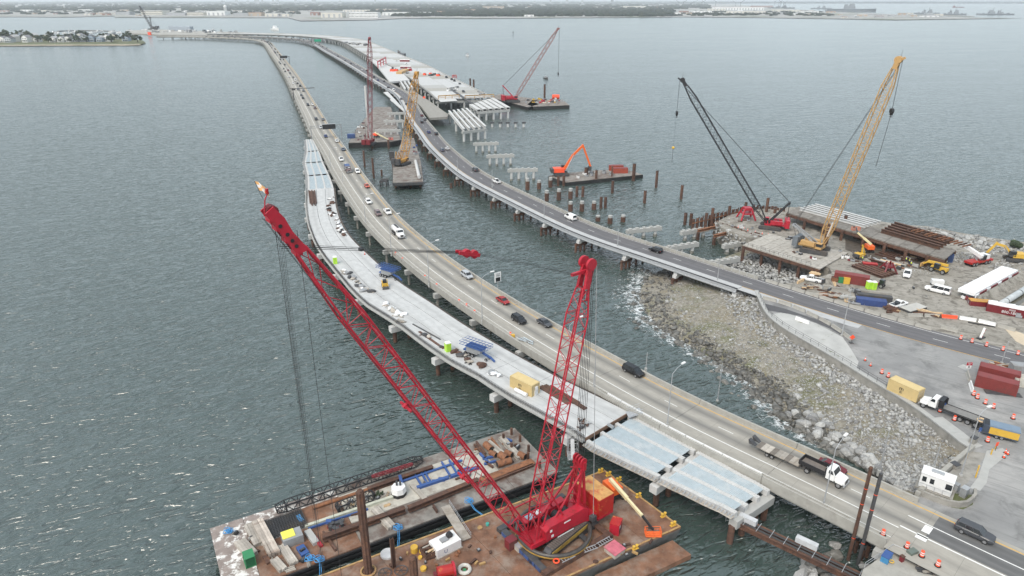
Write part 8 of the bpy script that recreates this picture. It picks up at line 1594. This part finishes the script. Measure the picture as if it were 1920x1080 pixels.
beam('dark_board',(774,608),(826,637),.35,.15,DARK,'long dark board lying on the white deck above the nearer toilet','board',6.01,kind='B');beam('rusty_board',(786,622),(832,654),.6,.15,RUST,'rusty strip along the deck edge left of the nearer toilet','board',6.01,kind='B');heap('plank_pile',(752,603),6,8,(2.4,.4,.2,.5,.4),(TIMBER,CONC_OLD,TIMBER),'untidy plank pile at the end of the white bags','timber');lidded('white_box',1000,742-4,(1.6,1.2,1.2),-.6,WHITE,WHITE,'small white box at the right end of the tan container','generator',z=6);lidded('blue_case',1145,800,(1.3,.5,.35),-.9,BLUE_FORM,GREY,'small grey blue case near the end of the white deck','case',z=6);cone(684,477,'orange cone at the right edge of the white deck',None);box_at('black_pump',677,470,(1.4,1,.9),-.5,BLACK,'black pump at the right edge of the white deck','pump',6)
t=thing('access_stair','grey metal steps bridging from the white deck to the traffic bridge','stairs',at(1188,778,6));A,B=at(1176,778,6.1),at(1202,770,6.8);mb=MB();mb.bar(A,B,2.0,.15);mb.build('tread',GALV,t);mb=MB();s=Vector((-(B-A).y,(B-A).x,0)).normalized()
for k in (-1,1):
    for h in (.5,1.0):mb.cyl(A+s*k+Vector((0,0,h)),B+s*k+Vector((0,0,h)),.04,.04,5)
mb.build('handrail',GALV,t)
t=thing('stair_tower','grey scaffold stair tower hanging at the corner of the white deck','stairs',at(1100,850,0));mb=MB();c=PC.pos(C_F+1.5,CW(C_F)+1.7,0)
for x,y in ((-.9,-1.3),(.9,-1.3),(.9,1.3),(-.9,1.3)):mb.cyl((c.x+x,c.y+y,2.0),(c.x+x,c.y+y,7.1),.05,.05,5)
for z_ in (2.2,3.4,4.6,5.8,7.0):
    for x in (-.9,.9):mb.cyl((c.x+x,c.y-1.3,z_),(c.x+x,c.y+1.3,z_),.04,.04,4)
    for y in (-1.3,1.3):mb.cyl((c.x-.9,c.y+y,z_),(c.x+.9,c.y+y,z_),.04,.04,4)
mb.build('scaffold_frame',GALV,t);mb=MB();mb.box((c.x,c.y,2.3),(1.8,2.6,.1));mb.bar((c.x,c.y-1.2,2.4),(c.x,c.y+1.2,5.0),.7,.12);mb.build('stair_flight',GALV,t)
heap('pipe_bundle',(985,640),6.02,9,(3.4,.18,.2,.5,.5),(BLUE_FORM,GREY),'bundle of blue grey pipes on the left shoulder of the concrete bridge','pipes');box_at('yellow_block',962,632,(.8,.7,.7),.3,YELLOW,'small yellow block beside the blue grey pipes','block',6.02)
# ---------------------------------------------------------------- lower right: walkway girder, tall piles, platform
t=thing('pipe_bridge','low dark steel girder walkway running out from the end of the white deck','walkway',at(1390,990,3));A,B=at(1385,978,3.2),at(1625,1092,3.2);d=(B-A).normalized();s=Vector((-d.y,d.x,0))
for o_ in (-.8,.8):mb=MB();mb.bar(A+s*o_+Vector((0,0,.38)),B+s*o_+Vector((0,0,.38)),.45,.08);mb.bar(A+s*o_-Vector((0,0,.38)),B+s*o_-Vector((0,0,.38)),.45,.08);mb.bar(A+s*o_,B+s*o_,.07,.7);mb.build('girder',RUST,t)
for o_ in (-.35,.35):cable(t,'service_pipe',[A+s*o_+Vector((0,0,.45)),B+s*o_+Vector((0,0,.45))],.16,BLACK)
for k in range(9):q=A.lerp(B,(k+.5)/9)+s*.0;mb=MB();mb.bar(q-s*1.1+Vector((0,0,.68)),q+s*1.1+Vector((0,0,.68)),.08);mb.build('pipe_clamp',GALV,t)
for x,y,L,lab in ((1402,978,2.8,'grey long box on the girder walkway, at the deck end'),(1512,1022,3.2,'grey long box on the girder walkway, nearer the foot of the bridge')):box_at('grey_box',x,y,(L,.9,.9),math.atan2(d.y,d.x),mat('pale_grey_box',(.46,.47,.48),.5),lab,'box',3.75)
t=thing('formwork_box','grey form box hanging at the front corner of the white deck','formwork',at(1385,945,4));mb=MB();q=at(1380,948,4.6);mb.box(q,(3.2,1.6,1.5),-.66);mb.build('box',GREY,t);mb=MB();[mb.cyl((q.x+x,q.y+.2,1.2),(q.x+x,q.y+.2,3.9),.05,.05,5) for x in (-1.2,0,1.2)];[mb.cyl((q.x-1.2,q.y+.2,z_),(q.x+1.2,q.y+.2,z_),.05,.05,5) for z_ in (1.4,2.4)];mb.build('scaffold_frame',GALV,t)
for x,yb,yt,m,lab in ((1590,1050,876,RUST,'left of two tall thin piles beside the lower bridge end, rusty brown'),(1608,1059,888,DARK,'right of two tall thin piles beside the lower bridge end, dark steel')):p=at(x,yb,0);h=height_at(p,yt);t=thing('tall_pile',lab,'pile',p);mb=MB();mb.cyl((0,0,-2),(0,0,h),.27,.27,10);mb.build('pipe',m,t,False);mb=MB();[mb.cyl((0,0,h*f),(0,0,h*f+.12),.275,.275,10) for f in (.25,.62,.78)];mb.build('paint_mark',SAFETY,t,False)
for x,y in ((1603,1035),(1624,1044),(1613,1052)):pipe_pile(x,y,y-22,.3,False,'short timber pile between the two tall piles and the bridge','short piles by the tall piles')
slab('work_platform',[(1618,1068),(1672,1030),(1722,1052),(1800,1100),(1760,1160),(1600,1130)],4.6,5.2,CONC,'pale concrete work platform at the bottom right corner','platform');t=lidded('welding_machine',1661,1050,(1.7,1.0,1.1),.75,mat('sky_blue_paint',(.05,.22,.42),.5),BLUE,'blue welding machine with a yellow hose on the work platform','machine',z=5.2);mb=MB();mb.torus((-.1,-.75,.35),.3,.08,14,6);mb.build('yellow_hose',YELLOW,t,False)
heap('plank_pile',(1742,1070),5.2,8,(3.2,.3,.2,.3,.4),(TIMBER,DARK),'dark planks on the work platform','timber');box_at('green_pump',1708,1044,(1.4,.9,1.2),.4,mat('grey_green',(.12,.15,.13),.6),'dull green pump beside the road parapet end','pump',5.2);lidded('wooden_box',1690,1052,(.5,.5,1.0),.4,MAROON,RUST,'small red brown post box on the work platform','box',z=5.2)
t=thing('railing','grey pipe railing round the work platform','railing',at(1645,1045,5.2));mb=MB();pts=[at(1620,1066,5.2),at(1647,1048,5.2),at(1672,1031,5.2),at(1700,1043,5.2)]
for a,b in zip(pts,pts[1:]):
    for h in (.55,1.1):mb.cyl(a+Vector((0,0,h)),b+Vector((0,0,h)),.035,.035,5)
for a in pts:mb.cyl(a,a+Vector((0,0,1.1)),.04,.04,5)
mb.build('rail',GALV,t)
# ---------------------------------------------------------------- on the plaza
A,B=at(1727,917,6),at(1773,934,6);d=(B-A).normalized();n=Vector((-d.y,d.x,0));c=(A+B)/2+n*1.2;t=thing('site_booth','white office booth with dark windows on a small platform by the bridge end','booth',c,math.atan2(d.y,d.x));L=4.6
mb=MB();mb.box((0,0,.25),(L+.8,3.2,.3));mb.build('platform',CONC_OLD,t,False);mb=MB();mb.box((0,0,1.75),(L,2.4,2.6));mb.build('wall',WHITE,t,False);mb=MB();mb.box((0,0,3.1),(L+.12,2.52,.14));mb.build('roof',WHITE,t,False);mb=MB();mb.box((-.2,.3,3.24),(1.8,.8,.16));mb.build('roof_unit',GALV,t,False)
for x,y,w_,h in ((-1.7,-1.22,.6,.9),(-.6,-1.22,.6,.9),(1.75,-1.22,.9,1.0)):mb=MB();mb.box((x,y,2.1),(w_,.05,h));mb.build('window',GLASS,t,False)
mb=MB();mb.box((L/2+.02,-.2,2.1),(.05,1.2,1.0));mb.build('window',GLASS,t,False);mb=MB();[mb.cyl((-L/2+k*L/4,-1.55,.4),(-L/2+k*L/4,-1.55,1.4),.03,.03,4) for k in range(5)];mb.bar((-L/2,-1.55,1.4),(L/2,-1.55,1.4),.05);mb.bar((-L/2-2,-.8,.2),(-L/2-.3,-.8,1.3),.06);mb.build('handrail',GALV,t,False)
box_at('orange_board',1782,916,(.2,1.4,1.3),.6,SAFETY,'small orange board beside the white booth','board',6);lidded('beige_cabinet',1862,729,(1.1,1.0,2.2),-.2,CREAM,CREAM,'beige cabinet in front of the brown red containers','cabinet',z=6);lidded('white_generator',1887,732,(3.2,1.4,1.5),-.25,WHITE,WHITE,'white generator with blue stickers in front of the brown red containers','generator',z=6);t=thing('silver_tank','silver tank between the beige cabinet and the white generator','tank',at(1873,727,6),-.25);mb=MB();mb.cyl((-1,0,.7),(1,0,.7),.6,.6,14);mb.build('tank',SILVER,t,False);mb=MB();mb.box((0,0,.1),(1.8,.8,.2));mb.build('stand',DARK,t,False)
box_at('spill_tray',1880,738,(6.5,1.6,.14),-.25,DARK,'flat dark tray under the generator in front of the containers','tray',6);t=thing('road_sign','red and white no entry sign on a small concrete island','road sign',at(1813,700,6),0);mb=MB();mb.cyl((0,0,0),(0,0,2.6),.04,.04,5);mb.build('post',GALV,t,False);mb=MB();mb.box((0,0,2.3),(1.2,.06,.7));mb.build('red_board',RED,t,False);mb=MB();mb.box((0,0,1.6),(1.0,.06,.65));mb.build('white_board',WHITE,t,False);text_piece('lettering','WRONG\nWAY',.26,WHITE,t,(0,-.035,2.33),(math.pi/2,0,0),.004);mb=MB();mb.box((0,-.04,1.6),(.3,.02,.3));mb.build('black_symbol',BLACK,t,False)
sheet('island_kerb',[(1795,687),(1812,695),(1822,690),(1806,683)],5.993,CONC_PALE,'small concrete island under the no entry sign','kerb')
t=thing('barricade','red and white slanted barricade sign beside the mixed barriers','barricade',at(1839,634,6),.5);mb=MB();mb.bar((-.3,0,0),(.5,0,2.6),.5,.12);mb.build('board',WHITE,t,False);mb=MB();[mb.bar((-.3+.31*f,-.07,f),(-.3+.31*(f+.35),-.07,f+.35),.5,.03) for f in (.4,1.2,2.0)];mb.build('red_stripe',RED,t,False);mb=MB();mb.box((0,0,.1),(2.2,1.0,.2));mb.build('base',BLACK,t,False)
t=thing('warning_sign','orange diamond flag sign at the end of the curved barrier row','road sign',at(1596,643,6));mb=MB();mb.cyl((0,0,0),(0,0,1.4),.04,.04,5);mb.box((0,0,.04),(.9,.9,.08));mb.build('stand',DARK,t,False);mb=MB();mb.box((0,0,0),(.95,.05,.95));o=mb.build('diamond',SAFETY,t,False);o.location=(0,0,1.5);o.rotation_euler=(0,math.pi/4,0)
t=thing('warning_sign','bright orange folded sign beside the yellow compressor','road sign',at(1866,845,6));mb=MB();mb.cyl((0,0,0),(0,0,1.3),.04,.04,5);mb.build('stand',DARK,t,False);mb=MB();mb.box((0,0,1.4),(.7,.06,.8),.4);mb.build('panel',SAFETY,t,False)
for x,y in ((1858,852),(1866,842),(1812,858),(1833,883),(1829,895)):t=thing('yellow_bollard','yellow post standing on the plaza between the booth and the compressor','bollard',at(x,y,6),0,'yellow posts on the plaza');mb=MB();mb.cyl((0,0,0),(0,0,1.1),.12,.12,10);mb.build('post',YELLOW,t,False);mb=MB();mb.cyl((0,0,1.1),(0,0,1.2),.12,.06,10);mb.build('cap',YELLOW,t,False)
lidded('electric_box',1824,830,(1.3,.9,1.2),.6,CONC_OLD,DARK,'brown grey electric box at the corner of the sea wall','box',z=6.1);lidded('electric_box',1806,930,(1.2,.9,1.7),.6,GREY,GALV,'tall grey electric box by the curved wall','box',z=6);lidded('electric_box',1791,921,(.9,.7,1.5),.6,GALV,GREY,'pale electric box right of the white booth','box',z=6);lidded('waste_bin',1790,876,(1.2,1.2,.8),.4,CONC_OLD,DARK,'square concrete bin on the pavement behind the wall end','bin',z=6);t=thing('blue_sign','small blue sign on a post at the corner of the sea wall','road sign',at(1833,822,6));mb=MB();mb.cyl((0,0,0),(0,0,1.8),.04,.04,5);mb.build('post',GALV,t,False);mb=MB();mb.box((0,0,1.9),(.5,.05,.9));mb.build('board',BLUE,t,False)
heap('rail_pile',(1878,690),6,9,(4,.35,.3,1.4,.5),(MAROON,RUST_OR,TIMBER),'heap of brown red rails behind the containers','scrap');box_at('grey_tanker',1912,700,(4,2.2,2.2),-.2,GREY,'grey box trailer at the right edge behind the containers','trailer',6);box_at('dirty_truck',1918,722,(4.5,2.2,2.0),-.2,mat('dusty_white',(.45,.43,.38),.7),'dusty pale truck body at the right edge','truck',6);beam('black_pipe',(1787,858-6),(1752,885),.35,.35,BLACK,'black drain pipe along the foot of the end wall','pipe',3.6,kind='P')
clutter([(640,985),(700,960),(850,905),(900,888),(880,875),(760,905),(640,945)],MZ,26,'small scrap on the sandy middle of the material barge','scraps on the sandy deck',.3,1.1,(TIMBER,RUST,DARK,GREY,TIMBER_NEW));clutter([(420,1010),(520,1075),(600,1060),(560,1030),(470,980)],MZ,22,'small load between the timber stacks of the material barge','small loads between the timber stacks',.3,1.2,(TIMBER,RUST,BLACK,CONC_PALE,RUST_OR));clutter([(880,850),(940,820),(1000,850),(960,870)],MZ,20,'rusty scrap among the pipe offcuts of the material barge','scrap among the pipe offcuts',.4,1.3,(RUST,RUST_OR,DARK,TIMBER));clutter([(700,1060),(900,985),(960,1010),(900,1075),(760,1078)],DK,18,'small rusty piece lying on the crane barge deck','pieces on the crane barge deck',.25,.8,(RUST,RUST_OR,DARK,edge));clutter([(1160,985),(1230,1010),(1180,1050),(1100,1060)],DK,10,'small rusty piece lying near the front edge of the crane barge','pieces near the barge edge',.25,.8,(RUST,DARK,edge));clutter([(1500,540),(1560,560),(1700,592),(1690,575),(1600,545),(1540,525)],6,30,'odd material lying along the barrier row of the yard','materials along the barrier row',.5,2.2,(TIMBER,RUST,CONC_PALE,DARK,GREY,TIMBER_NEW));clutter([(1600,490),(1690,515),(1740,500),(1660,480)],6,24,'odd material lying among the beams of the yard','materials among the beams',.5,2.2,(RUST,TIMBER,CONC_PALE,DARK,RUST_OR));clutter([(1350,425),(1400,440),(1440,447),(1470,440),(1420,415),(1380,412)],6,12,'small gear around the black crane','gear around the black crane',.4,1.4,(DARK,TIMBER,RUST,GREY))
for (x,y) in in_poly([(1350,412),(1400,404),(1440,400),(1470,402),(1440,406),(1390,414)],6,60):extra.append((x,y,6.0,random.uniform(.2,.5)))
for (x,y) in in_poly([(1500,535),(1700,590),(1780,596),(1700,580),(1560,545)],6,260):extra.append((x,y,6.0,random.uniform(.08,.3)))
for (x,y) in in_poly([(1560,480),(1690,520),(1760,512),(1820,500),(1700,498),(1600,470)],6,420):extra.append((x,y,6.0,random.uniform(.08,.32)))
for (x,y) in in_poly([(1780,545),(1880,490),(1930,480),(1930,500),(1830,560)],6,260):extra.append((x,y,6.0,random.uniform(.1,.4)))
for (x,y) in in_poly([(1480,618),(1800,826),(1790,826),(1470,622)],6,0):pass
for (x,y) in in_poly([(1336,430),(1360,430),(1400,446),(1440,462),(1432,470),(1390,456),(1342,440)],3.4,420):extra.append((x,y,random.uniform(1.6,5.2),random.uniform(.35,.8)))
rock_mass('yard_rubble',extra,ROCK,'small rubble strewn over the muddy yard')
# people in high visibility vests
def person_mesh():
    V=[(0,0,.95),(0,0,1.2),(0,0,1.42),(0,0,1.52),(0,.02,1.66),(.1,0,.9),(.12,.05,.5),(.12,0,.06),(-.1,0,.9),(-.13,-.05,.5),(-.13,-.08,.06),(.2,0,1.4),(.27,.05,1.12),(.24,.18,.92),(-.2,0,1.4),(-.28,.02,1.12),(-.27,.1,.88),(.12,.12,.04),(-.13,.05,.04)]
    E_=[(0,1),(1,2),(2,3),(3,4),(0,5),(5,6),(6,7),(0,8),(8,9),(9,10),(2,11),(11,12),(12,13),(2,14),(14,15),(15,16),(7,17),(10,18)];R=[.15,.15,.16,.06,.10,.11,.08,.055,.11,.08,.055,.08,.055,.04,.08,.055,.04,.04,.04]
    me=bpy.data.meshes.new('person_body');me.from_pydata(V,E_,[]);o=bpy.data.objects.new('person_body',me);COL.objects.link(o);md=o.modifiers.new('s','SKIN');sv=me.skin_vertices[0].data
    for k,r in enumerate(R):sv[k].radius=(r,r*(.8 if k in (0,1,2) else 1))
    sv[0].use_root=True;o.modifiers.new('u','SUBSURF').levels=1;m2=bpy.data.meshes.new_from_object(o.evaluated_get(bpy.context.evaluated_depsgraph_get()));bpy.data.objects.remove(o);m2.name='person_body'
    for m in (DENIM,SKIN,mat('grey_shirt',(.12,.12,.13),.9)):m2.materials.append(m)
    for p in m2.polygons:p.material_index=0 if p.center.z<.95 else 1 if p.center.z>1.5 else 2
    return m2
PM=person_mesh();vm=MB();vm.loft([[(w_*math.cos(k*.785),w_*.62*math.sin(k*.785),z_) for k in range(8)] for w_,z_ in ((.20,.95),(.21,1.2),(.23,1.38),(.12,1.47))]);VM=vm.mesh('vest',HIVIS,True);hm=MB();hm.blob((0,.02,1.75),.125,0,2,0,(1,1.1,.8));HM=hm.mesh('hard_hat',WHITE,True)
for x,y,z,lab in ((1698,492,6,'person in a yellow vest standing left of the telehandler'),(1704,495,6,'person in a yellow vest bending by the brown timber pile'),(1773,500,6,'person in a yellow vest behind the telehandler'),(1616,490,6,'person in a yellow vest beside the small yellow excavator'),(1707,500,6,'person in a yellow vest close behind the white pickup')):t=thing('person',lab,'person',at(x,y,z),random.random()*6);put('body',PM,t);put('vest',VM,t);put('hard_hat',HM,t)
# ---------------------------------------------------------------- labels that tell repeats apart, read along each row
ORD=['first','second','third','fourth','fifth','sixth','seventh','eighth','ninth','tenth','eleventh','twelfth','thirteenth','fourteenth','fifteenth','sixteenth','seventeenth','eighteenth','nineteenth','twentieth']
rowsd={}
for o in SC.objects:
    if o.parent is None and 'group' in o and 'label' in o:rowsd.setdefault(o['label'],[]).append(o)
for lab,os_ in rowsd.items():
    if not 1<len(os_) <= 20:continue
    loc=lambda o:(o.location if o.type == 'EMPTY' or o.location.length>0 else o.bound_box[0])
    os_.sort(key=lambda o:loc(o)[0]/max(1,loc(o)[1]))
    for i,o in enumerate(os_):
        w=lab.split()
        o['label']='%s, %s from the left' % (' '.join(w[:11]) if len(w)>11 else lab,ORD[i])
for o in SC.objects:
    if 'label' in o and len(o['label'].split())>16:o['label']=' '.join(o['label'].split()[:16])
    if o.parent is None and 'category' in o and o.get('kind') in ('structure','stuff'):pass
